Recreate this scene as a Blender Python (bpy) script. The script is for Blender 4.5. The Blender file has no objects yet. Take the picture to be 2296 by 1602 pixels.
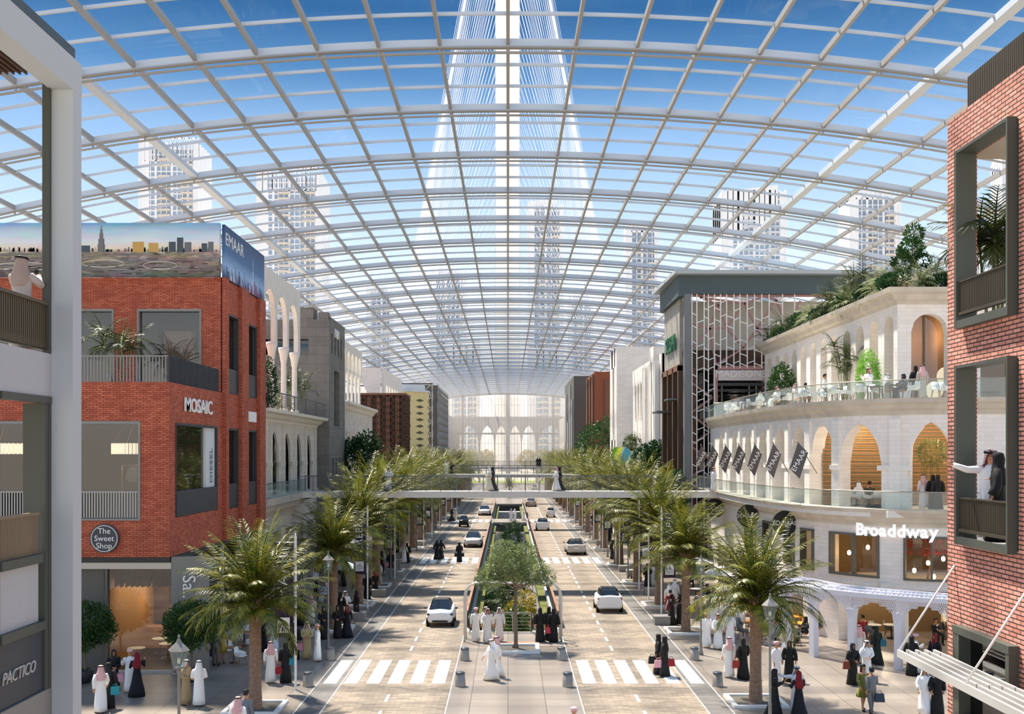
import bpy, math, random
from mathutils import Vector, Matrix
R=math.radians
PI=math.pi
col=bpy.context.scene.collection
scn=bpy.context.scene
rnd=random.Random(7)
F=2400.0; CX=1139.0; HY=1014.0; HC=10.0
def P(px,py,d): return Vector(((px-CX)*d/F,d,HC+(HY-py)*d/F))
def G(px,py,z=0.0):
    d=(HC-z)*F/(py-HY); return Vector(((px-CX)*d/F,d,z))
# ---------------------------------------------------------------- camera
cd=bpy.data.cameras.new('camera'); co=bpy.data.objects.new('camera',cd); col.objects.link(co)
co.location=(0,0,HC); co.rotation_euler=(R(90),0,0)
cd.sensor_width=36; cd.lens=36*F/2296; cd.shift_x=(1148-CX)/2296; cd.shift_y=(HY-801)/2296
cd.clip_start=.5; cd.clip_end=3000
scn.camera=co
vs=scn.view_settings; vs.view_transform='Standard'; vs.look='None'; vs.gamma=1; vs.use_curve_mapping=False
vs.exposure=0.0
scn.cycles.transparent_max_bounces=24
scn.cycles.max_bounces=7
scn.cycles.sample_clamp_indirect=4
# ---------------------------------------------------------------- materials
def nmat(name):
    m=bpy.data.materials.new(name); m.use_nodes=True; nt=m.node_tree
    return m,nt,nt.nodes['Principled BSDF'],nt.nodes['Material Output']
def hexc(h):
    if isinstance(h,(tuple,list)): return tuple(h[:3])+(1,)
    v=[int(h[i:i+2],16)/255 for i in (0,2,4)]
    return tuple((c/12.92 if c<=.04045 else ((c+.055)/1.055)**2.4) for c in v)+(1,)
MATS={}
def mat(name,c,rough=.6,metal=0,noise=0,nscale=3,emit=0,spec=.5,bump=0):
    if name in MATS: return MATS[name]
    m,nt,b,o=nmat(name); c=hexc(c)
    b.inputs['Base Color'].default_value=c; b.inputs['Roughness'].default_value=rough; b.inputs['Metallic'].default_value=metal
    b.inputs['Specular IOR Level'].default_value=spec
    if emit:
        b.inputs['Emission Color'].default_value=c; b.inputs['Emission Strength'].default_value=emit
    if noise or bump:
        tc=nt.nodes.new('ShaderNodeTexCoord'); nz=nt.nodes.new('ShaderNodeTexNoise'); nz.inputs['Scale'].default_value=nscale; nz.inputs['Detail'].default_value=5
        nt.links.new(tc.outputs['Object'],nz.inputs['Vector'])
        if noise:
            mr=nt.nodes.new('ShaderNodeMapRange'); mr.inputs[1].default_value=.3; mr.inputs[2].default_value=.7; mr.inputs[3].default_value=1-noise; mr.inputs[4].default_value=1+noise
            nt.links.new(nz.outputs['Fac'],mr.inputs[0])
            mx=nt.nodes.new('ShaderNodeVectorMath'); mx.operation='SCALE'; mx.inputs[0].default_value=c[:3]
            nt.links.new(mr.outputs[0],mx.inputs['Scale']); nt.links.new(mx.outputs[0],b.inputs['Base Color'])
        if bump:
            bp=nt.nodes.new('ShaderNodeBump'); bp.inputs['Strength'].default_value=bump; bp.inputs['Distance'].default_value=.02
            nt.links.new(nz.outputs['Fac'],bp.inputs['Height']); nt.links.new(bp.outputs[0],b.inputs['Normal'])
    MATS[name]=m; return m
def brick(name,c1,c2,mortar,w,h,mort=.01,rough=.8,bump=.4,off=.5,big=0,bias=0,sq=1.0):
    m,nt,b,o=nmat(name)
    uv=nt.nodes.new('ShaderNodeUVMap'); bt=nt.nodes.new('ShaderNodeTexBrick')
    nt.links.new(uv.outputs[0],bt.inputs['Vector'])
    bt.inputs['Color1'].default_value=hexc(c1); bt.inputs['Color2'].default_value=hexc(c2); bt.inputs['Mortar'].default_value=hexc(mortar)
    bt.inputs['Scale'].default_value=1; bt.inputs['Mortar Size'].default_value=mort; bt.inputs['Mortar Smooth'].default_value=.2
    bt.inputs['Brick Width'].default_value=w; bt.inputs['Row Height'].default_value=h; bt.offset=off; bt.inputs['Bias'].default_value=bias
    b.inputs['Roughness'].default_value=rough
    src=bt.outputs['Color']
    if big:
        nz=nt.nodes.new('ShaderNodeTexNoise'); nz.inputs['Scale'].default_value=.9; nz.inputs['Detail'].default_value=8; nz.inputs['Roughness'].default_value=.75
        nt.links.new(uv.outputs[0],nz.inputs['Vector'])
        mr=nt.nodes.new('ShaderNodeMapRange'); mr.inputs[1].default_value=.3; mr.inputs[2].default_value=.7; mr.inputs[3].default_value=1-big; mr.inputs[4].default_value=1+big
        nt.links.new(nz.outputs['Fac'],mr.inputs[0])
        mx=nt.nodes.new('ShaderNodeVectorMath'); mx.operation='SCALE'
        nt.links.new(bt.outputs['Color'],mx.inputs[0]); nt.links.new(mr.outputs[0],mx.inputs['Scale']); src=mx.outputs[0]
    nt.links.new(src,b.inputs['Base Color'])
    if bump:
        bp=nt.nodes.new('ShaderNodeBump'); bp.inputs['Strength'].default_value=bump; bp.inputs['Distance'].default_value=.01; bp.invert=True
        nt.links.new(bt.outputs['Fac'],bp.inputs['Height']); nt.links.new(bp.outputs[0],b.inputs['Normal'])
    MATS[name]=m; return m
def glass(name,tint=(1,1,1),refl=.12,rough=.02,ior=1.5,opac=0,dc=(.1,.1,.1)):
    """thin architectural pane: see-through, with a Fresnel mirror on top"""
    m,nt,b,o=nmat(name); nt.nodes.remove(b)
    tr=nt.nodes.new('ShaderNodeBsdfTransparent'); tr.inputs[0].default_value=tuple(tint)+(1,)
    gl=nt.nodes.new('ShaderNodeBsdfGlossy'); gl.inputs['Roughness'].default_value=rough
    geo=nt.nodes.new('ShaderNodeNewGeometry'); dt=nt.nodes.new('ShaderNodeVectorMath'); dt.operation='DOT_PRODUCT'
    nt.links.new(geo.outputs['Normal'],dt.inputs[0]); nt.links.new(geo.outputs['Incoming'],dt.inputs[1])
    ab=nt.nodes.new('ShaderNodeMath'); ab.operation='ABSOLUTE'; nt.links.new(dt.outputs['Value'],ab.inputs[0])
    iv=nt.nodes.new('ShaderNodeMath'); iv.operation='SUBTRACT'; iv.inputs[0].default_value=1; nt.links.new(ab.outputs[0],iv.inputs[1])
    pw=nt.nodes.new('ShaderNodeMath'); pw.operation='POWER'; pw.inputs[1].default_value=5; nt.links.new(iv.outputs[0],pw.inputs[0])
    mx=nt.nodes.new('ShaderNodeMixShader')
    mt=nt.nodes.new('ShaderNodeMath'); mt.operation='MULTIPLY_ADD'; mt.inputs[1].default_value=min(.9,(ior-1)*1.4); mt.inputs[2].default_value=refl
    nt.links.new(pw.outputs[0],mt.inputs[0]); nt.links.new(mt.outputs[0],mx.inputs[0])
    nt.links.new(tr.outputs[0],mx.inputs[1]); nt.links.new(gl.outputs[0],mx.inputs[2])
    last=mx
    if opac:
        df=nt.nodes.new('ShaderNodeBsdfDiffuse'); df.inputs[0].default_value=tuple(dc)+(1,)
        m2=nt.nodes.new('ShaderNodeMixShader'); m2.inputs[0].default_value=opac
        nt.links.new(mx.outputs[0],m2.inputs[1]); nt.links.new(df.outputs[0],m2.inputs[2]); last=m2
    nt.links.new(last.outputs[0],o.inputs[0])
    MATS[name]=m; return m
def leafmat(name,c1,c2,trans=.35,nscale=1.5):
    m,nt,b,o=nmat(name)
    tc=nt.nodes.new('ShaderNodeTexCoord'); nz=nt.nodes.new('ShaderNodeTexNoise'); nz.inputs['Scale'].default_value=nscale; nz.inputs['Detail'].default_value=3
    nt.links.new(tc.outputs['Object'],nz.inputs['Vector'])
    rp=nt.nodes.new('ShaderNodeValToRGB'); rp.color_ramp.elements[0].position=.35; rp.color_ramp.elements[1].position=.65
    rp.color_ramp.elements[0].color=hexc(c1); rp.color_ramp.elements[1].color=hexc(c2)
    nt.links.new(nz.outputs['Fac'],rp.inputs[0]); nt.links.new(rp.outputs[0],b.inputs['Base Color'])
    b.inputs['Roughness'].default_value=.42
    tl=nt.nodes.new('ShaderNodeBsdfTranslucent'); nt.links.new(rp.outputs[0],tl.inputs[0])
    mx=nt.nodes.new('ShaderNodeMixShader'); mx.inputs[0].default_value=trans
    nt.links.new(b.outputs[0],mx.inputs[1]); nt.links.new(tl.outputs[0],mx.inputs[2]); nt.links.new(mx.outputs[0],o.inputs[0])
    MATS[name]=m; return m
def objmat(name,rough=.8,check=None):
    """cloth that takes its colour from the object's own colour property"""
    m,nt,b,o=nmat(name); oi=nt.nodes.new('ShaderNodeObjectInfo'); b.inputs['Roughness'].default_value=rough
    src=oi.outputs['Color']
    if check:
        tc=nt.nodes.new('ShaderNodeTexCoord'); ck=nt.nodes.new('ShaderNodeTexChecker'); ck.inputs['Scale'].default_value=check; ck.inputs['Color2'].default_value=(.85,.8,.78,1)
        nt.links.new(tc.outputs['Object'],ck.inputs['Vector']); nt.links.new(src,ck.inputs['Color1']); src=ck.outputs['Color']
    nt.links.new(src,b.inputs['Base Color']); MATS[name]=m; return m
# ---------------------------------------------------------------- mesh builder
class MB:
    def __init__(s): s.V=[]; s.F=[]; s.M=[]; s.S=[]
    def v(s,p): s.V.append(tuple(p)); return len(s.V)-1
    def f(s,idx,m=0,sm=False): s.F.append(tuple(idx)); s.M.append(m); s.S.append(sm)
    def poly(s,pts,m=0): s.f([s.v(p) for p in pts],m); return s
    def hexa(s,p,m=0,skip=()):
        """8 points: bottom loop 0-3, top loop 4-7"""
        i=[s.v(q) for q in p]
        fs=[(0,3,2,1),(4,5,6,7),(0,1,5,4),(1,2,6,5),(2,3,7,6),(3,0,4,7)]
        for k,f in enumerate(fs):
            if k not in skip: s.f([i[a] for a in f],m)
        return s
    def box(s,x0,x1,y0,y1,z0,z1,m=0):
        if x0>x1:x0,x1=x1,x0
        if y0>y1:y0,y1=y1,y0
        if z0>z1:z0,z1=z1,z0
        return s.hexa([(x0,y0,z0),(x1,y0,z0),(x1,y1,z0),(x0,y1,z0),(x0,y0,z1),(x1,y0,z1),(x1,y1,z1),(x0,y1,z1)],m)
    def prism(s,pts,z0,z1,m=0):
        """vertical prism over a plan polygon (ccw)"""
        n=len(pts); a=[s.v((p[0],p[1],z0)) for p in pts]; b=[s.v((p[0],p[1],z1)) for p in pts]
        s.f(a[::-1],m); s.f(b,m)
        for i in range(n): j=(i+1)%n; s.f((a[i],a[j],b[j],b[i]),m)
        return s
    def bar(s,p,q,w,h=None,m=0,up=(0,0,1)):
        p=Vector(p);q=Vector(q);h=h or w; d=(q-p)
        if d.length<1e-6: return s
        d.normalize(); u=Vector(up)
        if abs(d.dot(u))>.98: u=Vector((0,1,0))
        x=d.cross(u).normalized()*w/2; y=x.cross(d).normalized()*h/2
        return s.hexa([p-x-y,p+x-y,q+x-y,q-x-y,p-x+y,p+x+y,q+x+y,q-x+y],m)
    def tube(s,pts,r,n=8,m=0,cap=True,sm=True,sq=None):
        """r: number or list; round tube through points"""
        pts=[Vector(p) for p in pts]; N=len(pts); rs=r if isinstance(r,(list,tuple)) else [r]*N
        rings=[]; prev=None
        for i,p in enumerate(pts):
            t=(pts[min(i+1,N-1)]-pts[max(i-1,0)])
            if t.length<1e-9: t=Vector((0,0,1))
            t.normalize()
            if prev is None:
                u=Vector((0,0,1)) if abs(t.z)<.9 else Vector((1,0,0)); x=t.cross(u).normalized()
            else: x=(prev-t*prev.dot(t)).normalized()
            prev=x; y=t.cross(x)
            rr=rs[i]; ra,rb=(rr if isinstance(rr,tuple) else (rr,rr))
            rings.append([s.v(p+x*math.cos(2*PI*k/n)*ra+y*math.sin(2*PI*k/n)*rb) for k in range(n)])
        for a,b in zip(rings,rings[1:]):
            for k in range(n): l=(k+1)%n; s.f((a[k],a[l],b[l],b[k]),m,sm)
        if cap: s.f(rings[0][::-1],m); s.f(rings[-1],m)
        return s
    def lathe(s,prof,c=(0,0,0),n=16,m=0,sm=True,sx=1,sy=1,cap=True,a0=0):
        rings=[]
        for r,z in prof: rings.append([s.v((c[0]+math.cos(2*PI*k/n+a0)*r*sx,c[1]+math.sin(2*PI*k/n+a0)*r*sy,c[2]+z)) for k in range(n)])
        for a,b in zip(rings,rings[1:]):
            for k in range(n): l=(k+1)%n; s.f((a[k],a[l],b[l],b[k]),m,sm)
        if cap: s.f(rings[0][::-1],m); s.f(rings[-1],m)
        return s
    def loft(s,rings,m=0,sm=True,cap=True):
        ids=[[s.v(p) for p in r] for r in rings]; n=len(ids[0])
        for a,b in zip(ids,ids[1:]):
            for k in range(n): l=(k+1)%n; s.f((a[k],a[l],b[l],b[k]),m,sm)
        if cap: s.f(ids[0][::-1],m); s.f(ids[-1],m)
        return s
    def ell(s,c,r,n=10,k=6,m=0):
        rings=[]
        for i in range(1,k):
            a=PI*i/k; rings.append([s.v((c[0]+r[0]*math.sin(a)*math.cos(2*PI*j/n),c[1]+r[1]*math.sin(a)*math.sin(2*PI*j/n),c[2]-r[2]*math.cos(a))) for j in range(n)])
        b=s.v((c[0],c[1],c[2]-r[2])); t=s.v((c[0],c[1],c[2]+r[2]))
        for j in range(n): l=(j+1)%n; s.f((b,rings[0][l],rings[0][j]),m,True); s.f((t,rings[-1][j],rings[-1][l]),m,True)
        for a,bb in zip(rings,rings[1:]):
            for j in range(n): l=(j+1)%n; s.f((a[j],a[l],bb[l],bb[j]),m,True)
        return s
    def mesh(s,name,mats):
        me=bpy.data.meshes.new(name); me.from_pydata(s.V,[],s.F)
        if not isinstance(mats,(list,tuple)): mats=[mats]
        for x in mats: me.materials.append(x)
        me.polygons.foreach_set('material_index',s.M); me.polygons.foreach_set('use_smooth',s.S)
        me.update()
        uvl=me.uv_layers.new(name='UVMap'); co=[0.0]*(2*len(me.loops)); V=s.V
        for p in me.polygons:
            n=p.normal
            if abs(n.z)>.75:
                for li in p.loop_indices:
                    q=V[me.loops[li].vertex_index]; co[2*li]=q[0]; co[2*li+1]=q[1]
            else:
                l=math.hypot(n.x,n.y) or 1; tx,ty=-n.y/l,n.x/l
                for li in p.loop_indices:
                    q=V[me.loops[li].vertex_index]; co[2*li]=q[0]*tx+q[1]*ty; co[2*li+1]=q[2]
        uvl.data.foreach_set('uv',co)
        return me
    def build(s,name,mats,parent=None,loc=None,kind=None,**kw):
        o=bpy.data.objects.new(name,s.mesh(name,mats)); col.objects.link(o)
        if parent: o.parent=parent
        if loc is not None: o.location=loc
        if kind: o['kind']=kind
        tag(o,**kw); return o
def tag(o,label=None,cat=None,group=None):
    if label:o['label']=label
    if cat:o['category']=cat
    if group:o['group']=group
    return o
def empty(name,loc=(0,0,0),rz=0,label=None,cat=None,group=None):
    o=bpy.data.objects.new(name,None); col.objects.link(o); o.location=loc; o.rotation_euler=(0,0,rz); o.empty_display_size=.3
    return tag(o,label,cat,group)
KIDS={}
def children(o): return [c for c in bpy.data.objects if c.parent==o]
def copy_tree(o,parent=None,loc=None,rz=None,label=None,group=None,scale=None):
    c=o.copy(); col.objects.link(c)
    if parent: c.parent=parent
    if loc is not None: c.location=loc
    if rz is not None: c.rotation_euler=(0,0,rz)
    if scale is not None: c.scale=(scale,)*3 if not isinstance(scale,tuple) else scale
    if label: c['label']=label
    if group: c['group']=group
    k=KIDS.get(o.name)
    if k is None: k=KIDS[o.name]=children(o)
    for ch in k: copy_tree(ch,c)
    return c
class Proto:
    """first placement uses the master itself, later ones are copies"""
    def __init__(s,o): s.o=o; s.used=False; KIDS[o.name]=children(o)
    def put(s,loc,rz=0,label=None,group=None,scale=1):
        if not s.used:
            s.used=True; o=s.o; o.location=loc; o.rotation_euler=(0,0,rz)
            o.scale=scale if isinstance(scale,tuple) else (scale,)*3
            if label:o['label']=label
            if group:o['group']=group
            return o
        return copy_tree(s.o,None,loc,rz,label,group,scale)
class Path:
    """plan curve; outward normal is to the LEFT of travel if side=1 else to the right"""
    def __init__(s,pts,side=1,smooth=True,step=.5):
        pts=[Vector(p) for p in pts]
        if smooth and len(pts)>2:
            q=[pts[0]*2-pts[1]]+pts+[pts[-1]*2-pts[-2]]; out=[]
            for i in range(1,len(q)-2):
                n=max(2,int((q[i+1]-q[i]).length/step))
                for k in range(n):
                    t=k/n; out.append(.5*((2*q[i])+(-q[i-1]+q[i+1])*t+(2*q[i-1]-5*q[i]+4*q[i+1]-q[i+2])*t*t+(-q[i-1]+3*q[i]-3*q[i+1]+q[i+2])*t**3))
            out.append(pts[-1]); pts=out
        s.p=pts; s.side=side; s.L=[0]
        for a,b in zip(pts,pts[1:]): s.L.append(s.L[-1]+(b-a).length)
        s.len=s.L[-1]
    def at(s,u,off=0):
        u=max(0,min(s.len,u)); i=0
        while i<len(s.L)-2 and s.L[i+1]<u: i+=1
        a,b=s.p[i],s.p[i+1]; d=(b-a); l=d.length or 1; t=(u-s.L[i])/l; d/=l
        n=Vector((-d.y,d.x))*s.side
        return a.lerp(b,t)+n*off
    def P(s,u,z,off=0): q=s.at(u,off); return (q.x,q.y,z)
def sweep(mb,path,prof,s0=0,s1=None,step=1.0,m=0):
    """closed profile [(outward, z)...] along a path"""
    s1=path.len if s1 is None else s1; n=max(1,int((s1-s0)/step))
    mb.loft([[path.P(s0+(s1-s0)*i/n,z,o) for o,z in prof] for i in range(n+1)],m,sm=False)
def wallh(mb,P,s0,s1,z0,z1,holes,t=.3,m=0,step=2.0):
    """wall with openings. P(s,z,off)->xyz. holes: (sa,sb,za,top) top = number or function of k in -1..1"""
    def slab(a,b,lo,hi_a,hi_b,lo_b=None,zt=None,skip=()):
        pass
    def solid(a,b,lo,hi):
        if b-a<1e-4 or hi-lo<1e-4: return
        n=max(1,int((b-a)/step))
        for i in range(n):
            u=a+(b-a)*i/n; w=a+(b-a)*(i+1)/n
            mb.hexa([P(u,lo,0),P(w,lo,0),P(w,lo,-t),P(u,lo,-t),P(u,hi,0),P(w,hi,0),P(w,hi,-t),P(u,hi,-t)],m)
    cur=s0
    for sa,sb,za,top in sorted(holes,key=lambda h:h[0]):
        solid(cur,sa,z0,z1); solid(sa,sb,z0,za)
        if callable(top):
            n=14
            for i in range(n):
                k0=-1+2*i/n; k1=-1+2*(i+1)/n; u=sa+(sb-sa)*i/n; w=sa+(sb-sa)*(i+1)/n; h0=top(k0); h1=top(k1)
                mb.hexa([P(u,h0,0),P(w,h1,0),P(w,h1,-t),P(u,h0,-t),P(u,z1,0),P(w,z1,0),P(w,z1,-t),P(u,z1,-t)],m)
        else: solid(sa,sb,top,z1)
        cur=sb
    solid(cur,s1,z0,z1)
def arc(spring,rise,kind='round'):
    if kind=='round': return lambda k: spring+rise*math.sqrt(max(0,1-k*k))
    if kind=='pointed': # two arcs meeting at a point
        return lambda k: spring+rise*math.sqrt(max(0,1-abs(k)**1.75))*(1-.13*(1-abs(k))**.0)*1.0+rise*.13*(1-abs(k))
def planeP(x0,y0,x1,y1,side=1):
    p=Path([(x0,y0),(x1,y1)],side,False); return p
def text(name,body,mat_,loc,rot,size,ext=.02,parent=None,align='CENTER',bold=0,label=None,cat=None,sx=1,shear=0):
    c=bpy.data.curves.new(name,'FONT'); c.body=body; c.size=size; c.extrude=ext; c.align_x=align; c.align_y='CENTER'; c.offset=bold; c.resolution_u=3; c.shear=shear
    o=bpy.data.objects.new(name,c)
    me=bpy.data.meshes.new_from_object(o); me.name=name
    bpy.data.objects.remove(o); me.materials.clear(); me.materials.append(mat_)
    o=bpy.data.objects.new(name,me); col.objects.link(o); o.location=loc; o.rotation_euler=rot; o.scale=(sx,1,1)
    if parent:o.parent=parent
    tag(o,label,cat); return o

def textm(body,mt,origin,ex,ey,size,par,ext=.004,name='lettering',bold=0):
    o=text(name,body,mt,(0,0,0),(0,0,0),size,ext,None,bold=bold); ex=Vector(ex).normalized(); ey=Vector(ey); ez=ex.cross(ey).normalized(); ey=ez.cross(ex)
    mtx=Matrix((ex,ey,ez)).transposed().to_4x4(); mtx.translation=Vector(origin); o.data.transform(mtx); o.parent=par; return o
def _pre():
    objmat('cloth'); objmat('scarf_cloth'); objmat('ghutra',check=45)
    mat('skin','c08a68',.55); mat('hair','15110f',.6); mat('black','121214',.5)
_pre()
# ================================================================ human figures
POSES={
 'stand':dict(e=((-.26,.02,1.16),(.26,.02,1.16)),w=((-.27,-.07,.93),(.27,-.07,.93)),k=((-.1,-.02,.5),(.1,-.02,.5)),a=((-.11,0,.08),(.11,0,.08))),
 'walk':dict(e=((-.27,-.08,1.17),(.26,.12,1.17)),w=((-.25,-.26,.98),(.26,.12,.93)),k=((-.09,-.1,.52),(.09,.04,.5)),a=((-.09,-.17,.08),(.09,.2,.1))),
 'clasp':dict(e=((-.27,-.02,1.15),(.27,-.02,1.15)),w=((-.06,-.22,1.07),(.07,-.22,1.07)),k=((-.1,-.02,.5),(.1,-.02,.5)),a=((-.1,0,.08),(.1,0,.08))),
 'talk':dict(e=((-.28,-.12,1.2),(.27,-.08,1.16)),w=((-.27,-.34,1.4),(.2,-.33,1.2)),k=((-.1,-.02,.5),(.1,-.02,.5)),a=((-.1,0,.08),(.1,0,.08))),
 'point':dict(e=((-.42,-.12,1.4),(.27,-.1,1.18)),w=((-.68,-.22,1.5),(.05,-.3,1.22)),k=((-.1,-.02,.5),(.1,-.02,.5)),a=((-.1,0,.08),(.1,0,.08))),
 'phone':dict(e=((-.27,-.2,1.27),(.27,-.2,1.27)),w=((-.08,-.4,1.47),(.09,-.4,1.47)),k=((-.1,-.02,.5),(.1,-.02,.5)),a=((-.1,0,.08),(.1,0,.08))),
 'sit':dict(e=((-.26,-.05,.78),(.26,-.05,.78)),w=((-.12,-.32,.76),(.14,-.32,.76)),k=((-.13,-.45,.52),(.13,-.45,.52)),a=((-.13,-.42,.08),(.13,-.42,.08))),
}
CACHE={}
def body_mesh(pose):
    if pose in CACHE: return CACHE[pose]
    p=POSES[pose]; dz=-.44 if pose=='sit' else 0
    V=[];E=[];Rr=[]
    def a(co,r,par=None):
        V.append(co); Rr.append(r if isinstance(r,tuple) else (r,r)); i=len(V)-1
        if par is not None: E.append((par,i))
        return i
    pel=a((0,0,.95+dz),(.135,.10)); wa=a((0,0,1.12+dz),(.125,.09),pel); ch=a((0,0,1.3+dz),(.155,.105),wa); ck=a((0,0,1.42+dz),(.12,.08),ch)
    nk=a((0,.0,1.5+dz),(.052,.052),ck); jw=a((0,-.02,1.575+dz),(.062,.07),nk); hd=a((0,-.01,1.66+dz),(.076,.092),jw); tp=a((0,.0,1.725+dz),(.055,.068),hd)
    for s in (0,1):
        sx=-1 if s==0 else 1; sh=a((sx*.175,0,1.41+dz),.055,ck); el=a(p['e'][s],.04,sh); wr=a(p['w'][s],.027,el)
        d=(Vector(p['w'][s])-Vector(p['e'][s])).normalized(); up=Vector((0,0,1)) if abs(d.z)<.9 else Vector((0,-1,0)); sd=d.cross(up).normalized()
        w_=Vector(p['w'][s]); pm=a(tuple(w_+d*.075),(.036,.017),wr)
        for f,(o,l) in enumerate(((-.03,.07),(-.01,.082),(.01,.08),(.03,.062))):
            b=w_+d*.105+sd*o; i1=a(tuple(b),.009,pm); nrm=d.cross(sd); i2=a(tuple(b+d*l*.5+nrm*.008),.0085,i1); a(tuple(b+d*l*.9+nrm*.03),.0075,i2)
        t1=a(tuple(w_+d*.045+sd*sx*-.035),.011,wr); a(tuple(w_+d*.09+sd*sx*-.06),.009,t1)
        hp=a((sx*.09,0,.88+dz),.085,pel); kn=a(p['k'][s],.056,hp); an=a(p['a'][s],.036,kn); q=p['a'][s]; ft=a((q[0],q[1]-.1,.045),.035,an); a((q[0],q[1]-.19,.03),.025,ft)
    me=bpy.data.meshes.new('body'); me.from_pydata(V,E,[]); o=bpy.data.objects.new('body',me); col.objects.link(o)
    m=o.modifiers.new('skin','SKIN'); 
    sv=me.skin_vertices[0].data if me.skin_vertices else None
    if sv is None:
        bpy.context.view_layer.objects.active=o; bpy.context.view_layer.update(); sv=me.skin_vertices[0].data
    for i,r in enumerate(Rr): sv[i].radius=r; sv[i].use_root=(i==0)
    m.use_smooth_shade=True; o.modifiers.new('sub','SUBSURF').levels=1
    out=bpy.data.meshes.new_from_object(o.evaluated_get(bpy.context.evaluated_depsgraph_get())); bpy.data.objects.remove(o)
    # face details merged in the same mesh
    mb=MB(); mb.V=[tuple(v.co) for v in out.vertices]; 
    for pl in out.polygons: mb.f(tuple(pl.vertices),0,True)
    z=dz
    mb.loft([[(-.009,-.10,1.665+z),(.009,-.10,1.665+z),(.008,-.085,1.67+z),(-.008,-.085,1.67+z)],[(-.016,-.122,1.625+z),(.016,-.122,1.625+z),(.018,-.085,1.62+z),(-.018,-.085,1.62+z)]])
    for s in (1,-1):
        mb.ell((s*.032,-.098,1.66+z),(.013,.008,.008),8,5,1); mb.ell((s*.032,-.1005,1.682+z),(.018,.006,.004),6,4,2); mb.ell((s*.08,.0,1.645+z),(.012,.022,.032),8,5,0)
    mb.ell((0,-.094,1.6+z),(.024,.008,.008),8,4,3)
    me=mb.mesh('body',[MATS['skin'],mat('eye','1c1512',.3),MATS['hair'],mat('lips','8f4a42',.5)])
    bpy.data.meshes.remove(out)
    CACHE[pose]=me; return me
def folds(th,z,A): return 1+A*math.cos(9*th+2*math.sin(3*z))+A*.6*math.cos(5*th+4*z)
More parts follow.
